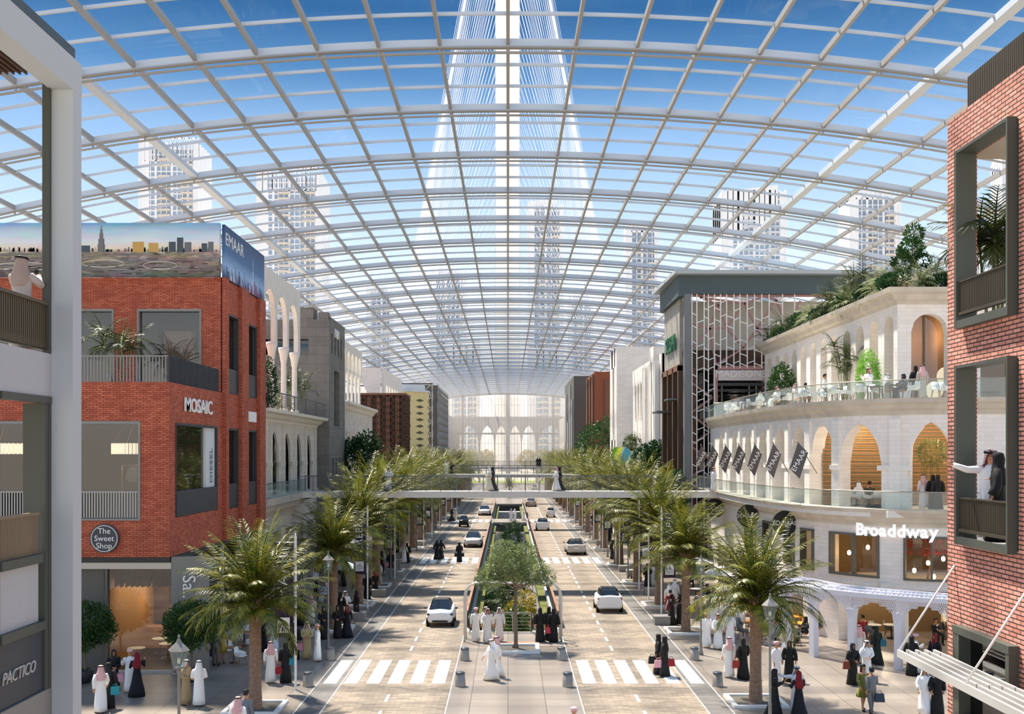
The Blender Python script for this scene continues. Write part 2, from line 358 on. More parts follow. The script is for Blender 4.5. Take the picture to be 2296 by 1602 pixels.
def garment(pose,kind):
    k=(pose,kind)
    if k in CACHE: return CACHE[k]
    p=POSES[pose]; mb=MB(); n=30; sit=pose=='sit'; dz=-.44 if sit else 0; wk=pose=='walk'
    def rings(rs,A=.035,m=0):
        out=[]
        for z,rx,ry,yo in rs: 
            a=A*max(0,min(1,(1.25-z)/.8)); out.append([(rx*folds(t,z,a)*math.cos(t),yo+ry*folds(t,z,a)*math.sin(t),z+dz) for t in (2*PI*i/n for i in range(n))])
        mb.loft(out,m)
    if kind in ('kandura','abaya','gown'):
        if kind=='kandura': prof=[(.07,.235,.2,0),(.3,.225,.185,0),(.55,.21,.165,0),(.9,.19,.145,0),(1.1,.18,.135,0),(1.3,.2,.14,0),(1.39,.205,.12,0),(1.44,.15,.09,0),(1.5,.066,.066,0)]
        elif kind=='abaya': prof=[(.02,.26,.25,.02),(.3,.235,.21,.01),(.6,.205,.17,0),(.9,.185,.155,0),(1.08,.165,.135,0),(1.28,.19,.15,0),(1.38,.185,.12,0),(1.43,.13,.09,0),(1.49,.06,.06,0)]
        else: prof=[(.01,.34,.36,.06),(.3,.28,.27,.03),(.6,.21,.18,.01),(.9,.165,.14,0),(1.08,.13,.115,0),(1.28,.165,.13,0),(1.38,.165,.11,0),(1.43,.12,.085,0),(1.49,.055,.055,0)]
        if wk: prof=[(z,rx*1.03,ry*(1.06+.85*max(0,1-z/.8)),yo+.03*max(0,1-z/.8)) for z,rx,ry,yo in prof]
        if sit:
            rings([q for q in prof if q[0]>=.88],.01); mb.tube([(0,.1,.55),(0,-.1,.56),(0,-.4,.54),(0,-.5,.45),(0,-.5,.2),(0,-.5,.06)],[(.19,.15),(.2,.14),(.2,.1),(.19,.1),(.2,.12),(.23,.15)],18)
        else: rings(prof)
        sw={'kandura':(.085,.068,.05),'abaya':(.085,.085,.1),'gown':(.075,.05,.04)}[kind]
        for s in (0,1):
            sx=-1 if s==0 else 1; w=Vector(p['w'][s]); e=Vector(p['e'][s]); mb.tube([(sx*.12,0,1.4+dz),(sx*.185,0,1.4+dz),(sx*.2+ (e.x-sx*.2)*.5,e.y*.5,(1.4+dz+e.z)/2),e,e.lerp(w,.5),e.lerp(w,.97)],[sw[0]*.8,sw[0],(sw[0]+sw[1])/2,sw[1],(sw[1]+sw[2])/2,sw[2]],10)
        if kind=='abaya': mb.tube([(.1*math.cos(t),.1*math.sin(t)*.8,1.46+dz) for t in (2*PI*i/12 for i in range(13))],.03,5)
    elif kind in ('suit','shirt','dress'):
        lo=.82 if kind=='suit' else (.55 if kind=='dress' else .95)
        if kind=='dress': prof=[(.55,.27,.24,0),(.75,.22,.19,0),(.95,.165,.14,0),(1.08,.13,.11,0),(1.28,.165,.13,0),(1.38,.165,.11,0),(1.43,.11,.08,0),(1.48,.055,.055,0)]
        else: prof=[(lo,.19,.14,0),(1.0,.18,.135,0),(1.12,.17,.125,0),(1.3,.2,.14,0),(1.39,.2,.12,0),(1.44,.14,.09,0),(1.49,.062,.062,0)]
        rings(prof,.02)
        for s in (0,1):
            sx=-1 if s==0 else 1; w=Vector(p['w'][s]); e=Vector(p['e'][s]); mb.tube([(sx*.12,0,1.4+dz),(sx*.19,0,1.395+dz),e,e.lerp(w,.95)],[.06,.072,.055,.042],10)
            if kind!='dress': mb.tube([(sx*.09,0,.98+dz),(sx*.1,-.02 if not sit else -.15,.8+dz if not sit else .54),p['k'][s],tuple(Vector(p['a'][s])+Vector((0,0,.0)))],[.105,.1,.075,.06],10,1)
            q=p['a'][s]; mb.ell((q[0],q[1]-.07,.045),(.05,.13,.045),8,5,2)
        if kind in ('suit','shirt'):
            mb.hexa([(-.05,-.118,1.42+dz),(.05,-.118,1.42+dz),(.02,-.142,1.18+dz),(-.02,-.142,1.18+dz),(-.05,-.108,1.44+dz),(.05,-.108,1.44+dz),(.02,-.13,1.2+dz),(-.02,-.13,1.2+dz)],3 if kind=='suit' else 1)
    nm={'kandura':'long_robe','abaya':'cloak','gown':'gown','suit':'suit','shirt':'shirt_and_trousers','dress':'dress'}[kind]
    me=mb.mesh(nm,[MATS['cloth'],mat('trousers_dark','23252b',.8) if kind=='shirt' else MATS['cloth'],MATS['black'],mat('shirt_white','e9e9ee',.8)])
    CACHE[k]=me; return me
def headwear(kind,sit):
    k=(kind,sit)
    if k in CACHE: return CACHE[k]
    dz=-.44 if sit else 0; mb=MB(); n=22
    def shell(rs,m=0):
        ids=[]
        for z,r,ry,gap,yo in rs:
            g=R(gap); row=[]
            for i in range(n+1):
                t=g+(2*PI-2*g)*i/n-PI/2; rr=1+.04*math.cos(6*t)*(1 if z<1.6 else .2); row.append(mb.v((r*rr*math.cos(t),yo+ry*rr*math.sin(t),z+dz)))
            ids.append(row)
        for a,b in zip(ids,ids[1:]):
            for i in range(n): mb.f((a[i],b[i],b[i+1],a[i+1]),m,True)
    nm='headscarf'; mats=[MATS['scarf_cloth'],MATS['black']]
    if kind in ('ghutra','ghutra_red'):
        shell([(1.80,.01,.01,1,.0),(1.79,.06,.07,4,0),(1.765,.095,.11,12,0),(1.72,.108,.124,26,.0),(1.66,.115,.125,40,.01),(1.58,.125,.13,50,.02),(1.5,.145,.14,58,.03),(1.43,.2,.15,72,.03),(1.34,.215,.17,105,.02),(1.22,.18,.165,135,.02)])
        for dz2 in (0,.022): mb.tube([(.113*math.cos(2*PI*i/18),.128*math.sin(2*PI*i/18),1.735+dz2+dz+.015*math.sin(2*PI*i/18)) for i in range(19)],.012,6,1)
        mats=[MATS['ghutra'] if kind=='ghutra_red' else MATS['scarf_cloth'],MATS['black']]
    elif kind=='hijab':
        shell([(1.785,.01,.01,1,.0),(1.775,.06,.07,4,0),(1.75,.09,.105,12,0),(1.7,.1,.118,26,.0),(1.65,.104,.12,33,.01),(1.6,.105,.12,34,.01),(1.55,.105,.115,24,.01),(1.5,.11,.12,4,.0),(1.44,.15,.13,2,.01),(1.38,.19,.14,2,.01),(1.28,.195,.155,60,.02),(1.15,.15,.16,115,.03)])
    elif kind=='turban':
        nm='cap'; mb.lathe([(.098,1.68),(.115,1.7),(.118,1.74),(.1,1.785),(.06,1.8),(.0,1.802)],(0,.0,dz),18,sy=1.12); mats=[MATS['ghutra']]
    elif kind=='hair':
        nm='hair'; shell([(1.80,.01,.01,1,.0),(1.795,.05,.06,4,0),(1.765,.088,.1,20,0),(1.72,.094,.112,48,.01),(1.66,.096,.112,70,.015),(1.6,.085,.1,95,.02)]); mats=[MATS['hair']]
    elif kind=='long_hair':
        nm='hair'; shell([(1.80,.01,.01,1,.0),(1.795,.05,.06,4,0),(1.765,.09,.1,20,0),(1.72,.098,.114,42,.01),(1.64,.1,.115,60,.02),(1.54,.1,.11,80,.03),(1.4,.1,.1,100,.05),(1.25,.05,.06,110,.08)]); mats=[MATS['hair']]
    me=mb.mesh(nm,mats); CACHE[k]=me; return me
def person(loc,pose,kind,c,head,face,label,group=None,s=1.0):
    """head: w r c h<hex> s l ; face: degrees, 0 looks at the camera, 90 to the right"""
    sit=pose=='sit'; o=empty('person',loc,R(face),label,'person',group); o.scale=(s,s,s)
    def add(nm,me,colr=None):
        q=bpy.data.objects.new(nm,me); col.objects.link(q); q.parent=o
        if colr: q.color=hexc(colr)
        return q
    add('body',body_mesh(pose)); g=garment(pose,kind); add(g.name.split('.')[0],g,c)
    hk={'w':('ghutra','f4f4f4'),'r':('ghutra_red','c2303c'),'c':('turban','cf5a66'),'s':('hair',None),'l':('long_hair',None)}.get(head[0]) or ('hijab',head[1:])
    hk=(hk[0],head[1:]) if head[0]=='w' and len(head)>1 else hk; m=headwear(hk[0],sit); add(m.name.split('.')[0],m,hk[1]); return o
for _p in POSES: body_mesh(_p)
# ================================================================ world + sun
w=bpy.data.worlds.new('sky'); scn.world=w; w.use_nodes=True; nt=w.node_tree; bg=nt.nodes['Background']
tc=nt.nodes.new('ShaderNodeTexCoord'); sp=nt.nodes.new('ShaderNodeSeparateXYZ'); rp=nt.nodes.new('ShaderNodeValToRGB')
nt.links.new(tc.outputs['Generated'],sp.inputs[0]); nt.links.new(sp.outputs[2],rp.inputs[0]); nt.links.new(rp.outputs[0],bg.inputs[0])
WS=1.25
def hexs(c,k): v=hexc(c); k*=1.75/WS; return (v[0]*k,v[1]*k,v[2]*k,1)
e=rp.color_ramp.elements; e[0].position=0.0; e[0].color=hexc('fff1e0'); e[1].position=1.0; e[1].color=hexs('6f9fd6',.5)
for p,c,k in ((.04,'fff4e8',.8),(.1,'eef1f2',.7),(.16,'d3e4f2',.62),(.22,'b4d0ec',.58),(.28,'8fb6e0',.56),(.33,'5a8ec2',.5),(.38,'376ca2',.47),(.46,'4f88c4',.55),(.7,'8fb4dc',.6)):
    q=e.new(p); q.color=hexs(c,k)
bg.inputs[1].default_value=WS
sd=bpy.data.lights.new('sun','SUN'); sd.energy=8.0; sd.color=(1,.9,.76); sd.angle=R(2.6); so=bpy.data.objects.new('sun',sd); col.objects.link(so)
sdir=Vector((.57,-.82,0)).normalized()*math.cos(R(61)); sdir.z=-math.sin(R(61))
so.rotation_euler=sdir.to_track_quat('-Z','Y').to_euler(); so.location=(-30,80,60)
def plight(name,loc,e,c=(1,.72,.42),r=.25):
    l=bpy.data.lights.new(name,'POINT'); l.energy=e; l.color=c; l.shadow_soft_size=r; o=bpy.data.objects.new(name,l); col.objects.link(o); o.location=loc; return o
def alight(name,loc,e,sx,sy,rot=(0,0,0),c=(1,.8,.55)):
    l=bpy.data.lights.new(name,'AREA'); l.energy=e; l.color=c; l.shape='RECTANGLE'; l.size=sx; l.size_y=sy; o=bpy.data.objects.new(name,l); col.objects.link(o); o.location=loc; o.rotation_euler=rot; return o
# ================================================================ materials
M=MATS
brick('brick_red','cf7152','b0543a','5e281b',.30,.085,.012,big=.22,bump=.5)
brick('brick_pink','e0a08e','c47f6c','4a322c',.30,.085,.014,big=.18,bump=.6)
brick('paver','9c8d7a','766b5e','5c534a',.5,.17,.008,rough=.7,big=.1,bump=.15)
brick('paver_dark','78746f','666360','57534f',.6,.2,.006,rough=.6,big=.08,bump=.15)
brick('tile','958b80','877d73','544c46',1.5,1.2,.014,rough=.36,big=.06,bump=.1,off=0)
brick('stone','dcd4c8','cfc6b9','b8aea0',1.1,.42,.008,rough=.8,big=.06,bump=.2)
brick('stone_white','f4ede5','ece4db','d6ccc2',.8,.22,.006,rough=.75,big=.05,bump=.2)
brick('stone_grey','7f7b74','726e68','57534e',1.5,.75,.012,rough=.85,big=.12,bump=.25)
mat('cornice','c9bfb0',.8,noise=.12,nscale=1.2,bump=.2)
mat('limestone','e6dfd4',.75,noise=.05,nscale=2)
mat('plaster','b7babb',.9,noise=.05,nscale=25,bump=.3)
mat('column_grey','bcc2c4',.7); mat('column_side','8f9697',.7)
mat('dark_teal','48575d',.6); mat('steel_green','4d5149',.5,noise=.05,nscale=40,bump=.15); mat('dark_green','3f4239',.6)
mat('white','f2f0ec',.45); mat('roof_white','ccd3d9',.45); mat('roof_grey','a19e99',.5)
mat('black','121214',.5); mat('dark','2a2b2d',.5); mat('charcoal','37393c',.55); mat('panel_grey','3b3f45',.5); mat('grey','8b8a86',.6); mat('lightgrey','b9b7b2',.6)
mat('cream','cfc6b4',.7); mat('taupe','65625a',.65); mat('brown','7a5138',.6); mat('brown_dark','57402f',.6); mat('rust','5c3a2a',.7,noise=.2,nscale=6)
mat('wood','a9703f',.5,noise=.15,nscale=6); mat('wood_dark','5a4130',.6); mat('orange','e08a28',.5); mat('ply','b58657',.55,noise=.08,nscale=4)
mat('steel','a69c90',.4,metal=.45); mat('steel_dark','5c6064',.4,metal=.35); mat('pole_grey','86847d',.45,metal=.15)
mat('gold','dfcd93',.5,noise=.06,nscale=3); mat('pink','b98a86',.6); mat('soil','6a655c',.95,noise=.2,nscale=8)
mat('banner','30263a',.8); mat('flag_grey','595455',.8); mat('steel_light','cfccc7',.35,metal=.3); mat('paint_white','f7f5f0',.5); mat('glow','ffe2a8',.5,emit=6); mat('bulb','ffd08a',.5,emit=35); mat('lamp_glow','ffe9c8',.5,emit=1.2)
mat('trunk','9c7f68',.9,noise=.25,nscale=9,bump=.6); mat('bark','7d6a5a',.9,noise=.2,nscale=10); mat('moss','5d6022',.9,noise=.25,nscale=6)
mat('turquoise','2a8f9c',.6); mat('red','b3302c',.6); mat('yellow','d9d24a',.6); mat('umbrella_blue','a9c8d2',.8); mat('umbrella_white','eceae4',.8)
mat('green_sign','1f6b45',.5); mat('pot','23262a',.5); mat('pot_cream','cfc3a0',.7)
glass('glass_roof',(.97,.98,1),refl=.01,ior=1.06)
glass('glass_clear',(.9,.95,.94),refl=.04,ior=1.35,opac=.07,dc=(.6,.7,.72))
glass('glass_window',(.72,.74,.75),refl=.07,ior=1.45)
glass('glass_dark',(.25,.27,.29),refl=.1,ior=1.5)
glass('glass_gate',(.97,.95,.93),refl=.03,ior=1.2)
leafmat('palm_leaf','34480f','8f8c30',.3,2.2); leafmat('palm_dark','2c3a1c','55602c',.3,1.5)
leafmat('leaf_green','1d3d15','42682b',.3,2); leafmat('leaf_olive','56683c','9aa670',.3,1.3); leafmat('leaf_bright','5d9a1e','8fca3a',.35,2); leafmat('leaf_dark','16341a','2c5424',.25,2); leafmat('leaf_pale','7d8a5c','a9ae7c',.35,2); leafmat('leaf_gold','8a7a1e','b9a83c',.4,1)
leafmat('leaf_red','7a1620','a3252a',.3,2)
objmat('paint',.25)
mat('skin','c08a68',.55); mat('hair','15110f',.6); mat('car_glass','0f1417',.06,spec=1); mat('tyre','0c0c0c',.8)
# ================================================================ floor
XL1,XL2,XR1,XR2=-7.19,-8.2,7.7,8.65; ML,MR=-2.41,2.93
def slab(name,x0,x1,y0,y1,m,z=0,t=.3): return MB().box(x0,x1,y0,y1,z-t,z).build(name,M[m],kind='structure')
slab('floor',-60,XL2,-5,345,'tile'); slab('floor',XR2,60,-5,345,'tile')
slab('road_surface',XL1,ML,-5,345,'paver'); slab('road_surface',MR,XR1,-5,345,'paver')
slab('gutter_strip',XL2,XL1,-5,345,'paver_dark'); slab('gutter_strip',XR1,XR2,-5,345,'paver_dark')
mb=MB()
for x in (XL2,XL1,XR1,XR2,ML,MR): mb.box(x-.02,x+.02,-5,338,.0,.012)
mb.build('trim_1',M['white'],kind='structure')
# median with its sunken garden
PI1=(59.6,152.0); PI2=(160,205)
WL,WR=-2.15,2.67
def med(y0,y1): slab('median_paving',ML,MR,y0,y1,'tile')
med(-5,PI1[0]); med(PI1[1],PI2[0]); med(PI2[1],345)
for a,b in (PI1,PI2):
    mb=MB(); mb.box(ML-.0,WL,a,b,-5.3,0); mb.box(WR,MR,a,b,-5.3,0); mb.box(WL,WR,b-.25,b,-5.3,-1.5); mb.box(WL,WR,a,a+.25,-5.3,-.3)
    mb.build('retaining_wall',M['plaster'],kind='structure')
    slab('sunken_floor',WL,WR,a+.25,b-.25,'tile',-5.0)
for y in (PI1[1],PI2[1]):
    MB().box(WL,WR,y-.12,y,-1.35,-.3).build('slab_edge_panel',M['charcoal'],kind='structure')
def marks(name,bars,y0,y1):
    mb=MB()
    for x in bars: mb.box(x,x+.57,y0,y1,.0,.014)
    mb.build(name,M['paint_white'],kind='structure')
LB=(-7.98,-7.08,-6.12,-5.21,-4.25,-3.29); RB=(3.24,4.14,5.04,5.95,6.89,7.9)
for y0,y1 in ((46.15,51.3),(95.8,101.3),(152.5,158)):
    marks('crosswalk_marking',LB,y0,y1); marks('crosswalk_marking',RB,y0,y1)
mb=MB()
for sx in (-4.9,5.25):
    y=40.0
    while y<330:
        if not any(a-1.5<y<b for a,b in ((46.1,51.3),(95.8,101.3),(152.5,158))): mb.box(sx-.06,sx+.06,y,y+1.3,.0,.014)
        y+=2.75
mb.build('lane_marking',M['paint_white'],kind='structure')
# far ground outside the glazed end
mb=MB(); mb.box(-400,400,345.0,2200,-.6,-.3); mb.build('outer_ground',mat('sand','d9cbb4',.9,noise=.05,nscale=.1),kind='structure')
MB().box(-60,60,352,378,-.3,-.1).build('lawn',mat('lawn_green','a9c23a',.9),kind='structure')
# ================================================================ roof
RZ=28.8
def rz(x): return RZ-x*x/280
roof=empty('ceiling',(0,0,0)); roof['kind']='structure'
LX=[0,3.1,5.88,8.66,11.44,14.22,17.0,19.6,22.4,25.2,28.0,30.8,33.6]; LX=sorted(set([-x for x in LX]+LX))
xs=[-36+1.5*i for i in range(49)]
def archmesh(w,h,flange,z0=0):
    mb=MB()
    def strip(wy,za,zb,m): mb.loft([[(x,-wy/2,rz(x)+za),(x,wy/2,rz(x)+za),(x,wy/2,rz(x)+zb),(x,-wy/2,rz(x)+zb)] for x in xs],m,sm=False)
    strip(w,-h,z0,0)
    if flange: strip(flange,-h-.07,-h,1); strip(flange*.55,-h-.3,-h-.22,1); 
    if flange:
        for x in LX: mb.box(x-.04,x+.04,-.04,.04,rz(x)-h-.26,rz(x)-h,1)
    return mb
main=archmesh(.14,.36,.26); sub=archmesh(.1,.14,0)
mo=None; so_=None; y=48.7-9.07*4; k=0
ys_main=[48.7+9.07*k for k in range(-4,33)]
for i,y in enumerate(ys_main):
    if mo is None: mo=main.build('arch_rib',[M['roof_white'],M['roof_grey']],roof,(0,y,0)); o=mo
    else: o=mo.copy(); col.objects.link(o); o.location=(0,y,0)
    for q in (1,2):
        yy=y+9.07*q/3
        if yy>338: continue
        if so_ is None: so_=sub.build('purlin',M['roof_white'],roof,(0,yy,0))
        else: o=so_.copy(); col.objects.link(o); o.location=(0,yy,0)
for x in LX:
    w=.5 if abs(abs(x)-19.6)<.1 else .15
    MB().box(x-w/2,x+w/2,5,338,rz(x)-.3,rz(x)-.02).build('ridge_beam' if w<.3 else 'edge_girder',M['roof_grey'] if w<.3 else M['roof_white'],roof)
mb=MB()
for a,b in zip(xs,xs[1:]): mb.poly([(a,5,rz(a)+.02),(b,5,rz(b)+.02),(b,338,rz(b)+.02),(a,338,rz(a)+.02)])
mb.build('roof_glazing',M['glass_roof'],roof)
# ================================================================ glazed end wall
gw=empty('wall_end',(0,338.5,0)); gw['kind']='structure'
mb=MB()
for x in (0,-14.3,14.3): 
    w=.65 if x==0 else .32; mb.box(x-w,x+w,-.4,.4,0,rz(x)-.3)
mb.box(-20,20,-.3,.3,15.5,16.1); mb.box(-20.3,-19.7,-.3,.3,0,27.2); mb.box(19.7,20.3,-.3,.3,0,27.2)
xs2=[-20+i for i in range(41)]
mb.loft([[(x,-.4,rz(x)-.7),(x,.4,rz(x)-.7),(x,.4,rz(x)-.1),(x,-.4,rz(x)-.1)] for x in xs2],0,sm=False)
mb.build('main_frame',mat('gate_frame','a39486',.5),gw)
mb=MB()
for i in range(-19,20): mb.box(i*1.03-.045,i*1.03+.045,-.08,.08,0,rz(i)-.5)
for z in (5,9,12.6,20.2,24.8): mb.box(-20,20,-.05,.05,z-.04,z+.04)
mb.build('mullions',M['taupe'],gw)
MB().box(-20,20,-.02,.02,0.1,27.1).build('glazing',M['glass_gate'],gw)
# pointed arcade right behind the glass end
ar=empty('arcade_screen',(0,345,0),0,'pale stone screen of tall pointed arches seen through the glass end wall','arcade')
mb=MB(); pp=planeP(-19.5,0,19.5,0,-1)
def X2(px): return (px-CX)*345/F+19.5
hol=[]
for c,hw in ((1050.6,22),(1092.5,15),(1123.8,13.2),(1154.8,13.2),(1185.4,15),(1234.8,28)):
    sp=13.0; hol.append((X2(c)-hw*345/F,X2(c)+hw*345/F,0,arc(sp,5.4,'pointed')))
wallh(mb,pp.P,0,39,0,21.4,hol,1.2)
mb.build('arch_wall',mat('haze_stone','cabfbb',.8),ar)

vs.exposure=.42
def haze(y0,y1,dens):
    m=bpy.data.materials.new('haze'); m.use_nodes=True; nt=m.node_tree; nt.nodes.remove(nt.nodes['Principled BSDF']); v=nt.nodes.new('ShaderNodeVolumeScatter')
    v.inputs['Color'].default_value=(1,.94,.87,1); v.inputs['Density'].default_value=dens; v.inputs['Anisotropy'].default_value=.35; nt.links.new(v.outputs[0],nt.nodes['Material Output'].inputs['Volume'])
    MB().box(-35,35,y0,y1,.05,27.0).build('haze',m,kind='structure')
haze(212,337.5,.0042)

# ================================================================ LEFT FOREGROUND: concrete frame building with balcony
fb=empty('concrete_frame_building',(-8.5,20,0),0,'grey plastered building with a tall square column and canopy frame at the left edge','building')
def lp(mb,name,m,par=fb,off=(8.5,-20,0)):
    o=mb.build(name,m,par); o.data.transform(Matrix.Translation(off)); return o
lp(MB().box(-8.53,-8.13,20,20.4,-.0,16.78),'column',M['column_grey'])
lp(MB().box(-8.56,-8.125,8,20.41,16.78,17.38),'canopy_beam',M['column_grey'])
lp(MB().box(-14,-8.25,8,20.4,17.4,17.68),'roof_slab',M['dark_teal'])
mb=MB(); mb.box(-14,-9,8,20.05,17.12,17.2)
for i in range(40): mb.box(-9-.12*i-.03,-9-.12*i,8,20.05,17.07,17.12)
lp(mb,'slatted_soffit',M['wood_dark'])
lp(MB().box(-8.66,-8.532,19.9,20.3,0,17.1),'column_reveal',M['steel_green'])
lp(MB().box(-12,-8.53,12,20.0,11.03,11.83),'balcony_slab',M['plaster'])
# lower window wall
mb=MB(); mb.box(-8.75,-8.53,17.2,17.98,0,11.02); mb.box(-8.7,-8.5,17.99,19.95,10.9,11.029); mb.box(-8.95,-8.54,19.75,19.99,0,10.9)
mb.box(-8.7,-8.5,17.99,19.6,7.98,8.14); mb.box(-8.72,-8.5,17.99,19.7,6.74,6.9)
lp(mb,'window_frame',M['steel_green'])
lp(MB().box(-8.8,-8.6,17.99,19.6,6.88,8.0),'plaster_panel',M['plaster'])
lp(MB().box(-8.8,-8.58,17.99,19.9,5.62,6.76),'sign_panel',M['panel_grey'])
lp(MB().box(-8.85,-8.53,17.99,19.98,0,5.6),'base_wall',M['grey'])
mb=MB()
for i in range(27): y=17.99+i*.06; mb.box(-8.64,-8.6,y,y+.03,8.12,8.87)
mb.box(-8.66,-8.58,17.99,19.6,8.85,8.9)
lp(mb,'slat_railing',mat('bronze','8a7a64',.5,metal=.2))
mb=MB()
for i in range(55): y=15.4+i*.083; mb.box(-8.62,-8.58,y,y+.045,11.9,12.74)
mb.box(-8.66,-8.54,15.4,19.95,12.72,12.78); mb.box(-8.62,-8.58,15.4,19.95,11.88,11.92)
mb.box(-8.605,-8.6,15.4,19.95,12.05,12.72)
lp(mb,'balcony_railing',mat('bronze_dark','5d5340',.5,metal=.2))
text('shop_lettering','PACTICO',M['lightgrey'],(-8.56,18.74,6.12),(R(90),0,R(90)),.3,.012,label='pale slanted letters on the dark panel at far left',cat='sign',shear=.25)
# leafy potted plant at the balcony's left end is added with the plants
# ================================================================ BRICK SHOP BUILDING
bb=empty('brick_building',(-15.2,48,0),0,'three storey red brick shop building with roof terrace on the left','building')
OFF=(15.2,-48,0)
def bp_(mb,name,m): return lp(mb,name,m,bb,OFF)
BRK=M['brick_red']
mb=MB()
fp=planeP(-34,48,-15.2,48,-1); sp_=planeP(-15.2,48,-15.2,66.2,-1)
wallh(mb,fp.P,0,18.8,5.27,13.14,[(9.8,12.82,6.92,11.38),(14.52,17.52,6.92,11.38)],.4)
def SP(s,z,off): return (-15.2+off,48+s,z)
wallh(mb,SP,.4,8.9,5.27,13.14,[(.9,7.9,7.0,11.34)],.4)
wallh(mb,SP,8.9,18.2,5.27,19.3,[(9.6,12.2,6.9,11.3),(14,16.6,6.9,11.3),(9.6,12.2,13.2,17.54) if 0 else (9.6001,9.6002,5.3,5.31)],.45) if 0 else None
for (z0,z1,za,zb) in ((5.27,12.3,6.9,11.3),(12.3,19.3,13.2,17.54)):
    wallh(mb,SP,8.9,18.2,z0,z1,[(9.6,12.2,za,zb),(14,16.6,za,zb)],.45)
for a,b in ((8.9,9.5),(12.3,13.9),(16.7,18.2)): mb.box(-15.25,-14.98,48+a,48+b,5.27,19.3)
t3=planeP(-34,56.9,-15.66,56.9,-1); wallh(mb,t3.P,0,18.34,13.14,19.27,[(6.5,13.05,13.2,17.6),(14.3,17.7,13.2,17.6)],.4)
mb.box(-34,-15.6,66.0,66.2,5.27,19.3)
bp_(mb,'brick_wall',BRK)
mb=MB(); mb.box(-34,-15.3,48.1,56.9,12.98,13.12); mb.box(-34,-15.3,57.3,66.1,19.0,19.2); mb.box(-34,-15.3,57.3,66.1,12.9,13.1); bp_(mb,'terrace_slab',M['grey'])
bp_(MB().box(-34,-15.25,48.3,66.1,5.0,5.27),'soffit_band',M['charcoal'])
bp_(MB().box(-34,-15.35,48.4,66,6.3,6.6),'floor_slab',M['taupe'])
# window frames / panes
def wfront(x0,x1,y,z0,z1,par,off,m='grey',pane='glass_window',rail=False,mid=()):
    mb=MB(); w=.09
    mb.box(x0,x0+w,y-.06,y+.3,z0,z1); mb.box(x1-w,x1,y-.06,y+.3,z0,z1); mb.box(x0+w,x1-w,y-.055,y+.295,z1-w*1.4,z1); mb.box(x0+w,x1-w,y-.055,y+.295,z0,z0+w)
    for q in mid: mb.box(q-.05,q+.05,y+.1,y+.2,z0,z1)
    f=lp(mb,'window_frame',M[m],par,off); 
    p_=MB().box(x0+w,x1-w,y+.2,y+.22,z0+w,z1-w).build('pane',M[pane],f); p_.data.transform(Matrix.Translation(off)); return f
def wside(x,y0,y1,z0,z1,par,off,m='grey',pane='glass_window',sgn=1):
    mb=MB(); w=.09; a,b=(x-.3*sgn,x+.04*sgn)
    mb.box(a,b,y0,y0+w,z0,z1); mb.box(a,b,y1-w,y1,z0,z1); mb.box(a+.005,b-.005,y0+w,y1-w,z1-w*1.3,z1); mb.box(a+.005,b-.005,y0+w,y1-w,z0,z0+w)
    f=lp(mb,'window_frame',M[m],par,off); p_=MB().box(x-.24*sgn,x-.22*sgn,y0+w,y1-w,z0+w,z1-w).build('pane',M[pane],f); p_.data.transform(Matrix.Translation(off)); return f
wfront(-24.2,-21.18,48,6.92,11.38,bb,OFF); wfront(-19.48,-16.48,48,6.92,11.38,bb,OFF)
wfront(-27.5,-20.95,56.9,13.2,17.6,bb,OFF,mid=(-23.4,)); wfront(-19.7,-16.3,56.9,13.2,17.6,bb,OFF)
wside(-15.2,48.9,55.9,7.0,11.34,bb,OFF,'charcoal')
for za,zb in ((6.9,11.3),(13.2,17.54)):
    for a,b in ((57.6,60.2),(62,64.6)):
        wside(-15.2,a,b,za,zb,bb,OFF,'charcoal'); bp_(MB().box(-15.42,-15.2,a+.05,b-.05,za,za+1.35),'balcony_panel',M['panel_grey'])
bp_(MB().box(-15.3,-15.16,48.95,55.85,7.02,8.2),'balcony_panel',M['panel_grey'])
# railings
mb=MB()
for i in range(24): x=-19.4+i*.122; mb.box(x,x+.045,47.99,48.03,7.05,8.2)
mb.box(-19.4,-16.5,47.98,48.04,8.18,8.23); bp_(mb,'railing',M['lightgrey'])
mb=MB()
for i in range(23): x=-24.1+i*.122; mb.box(x,x+.045,47.99,48.03,7.05,8.2)
mb.box(-24.1,-21.2,47.98,48.04,8.18,8.23); bp_(mb,'railing',M['lightgrey'])
mb=MB()
for i in range(84): x=-27.5+i*.146; mb.box(x,x+.05,48.02,48.06,13.14,14.3)
mb.box(-27.5,-15.25,48,48.08,14.28,14.34); bp_(mb,'terrace_railing',M['grey'])
mb=MB(); mb.box(-15.3,-15.27,48.05,56.4,13.14,14.34)
for i in range(60): mb.box(-15.27,-15.23,48.05+i*.14,48.1+i*.14,13.14,14.34)
bp_(mb,'terrace_railing',M['panel_grey'])
# ground floor shopfront
mb=MB(); mb.box(-34,-18.3,48.5,48.7,0,4.72); mb.box(-18.2,-18.08,48.3,48.6,0,4.8); bp_(mb,'shopfront_panel',M['taupe'])
bp_(MB().box(-34,-15.2,48.25,48.6,4.72,5.0),'fascia_band',M['cream'])
mb=MB(); mb.hexa([(-15.2,48.3,0),(-13.62,48.75,0),(-13.7,49.1,0),(-15.25,48.7,0),(-15.2,48.3,5.25),(-13.62,48.75,5.25),(-13.7,49.1,5.25),(-15.25,48.7,5.25)]); bp_(mb,'sign_wall',mat('fin_grey','86847c',.7))
mb=MB(); mb.box(-15.35,-15.25,49,66,0,.2)
for y in (49.2,53,57,61,65.6): mb.box(-15.35,-15.2,y,y+.25,0,5)
bp_(mb,'shopfront_posts',M['lightgrey'])
bp_(MB().box(-15.32,-15.3,49.2,65.8,.2,5.0),'shop_glazing',M['glass_dark'])
bp_(MB().box(-18.08,-15.25,48.42,48.44,.08,4.72),'shop_glazing',M['glass_window'])
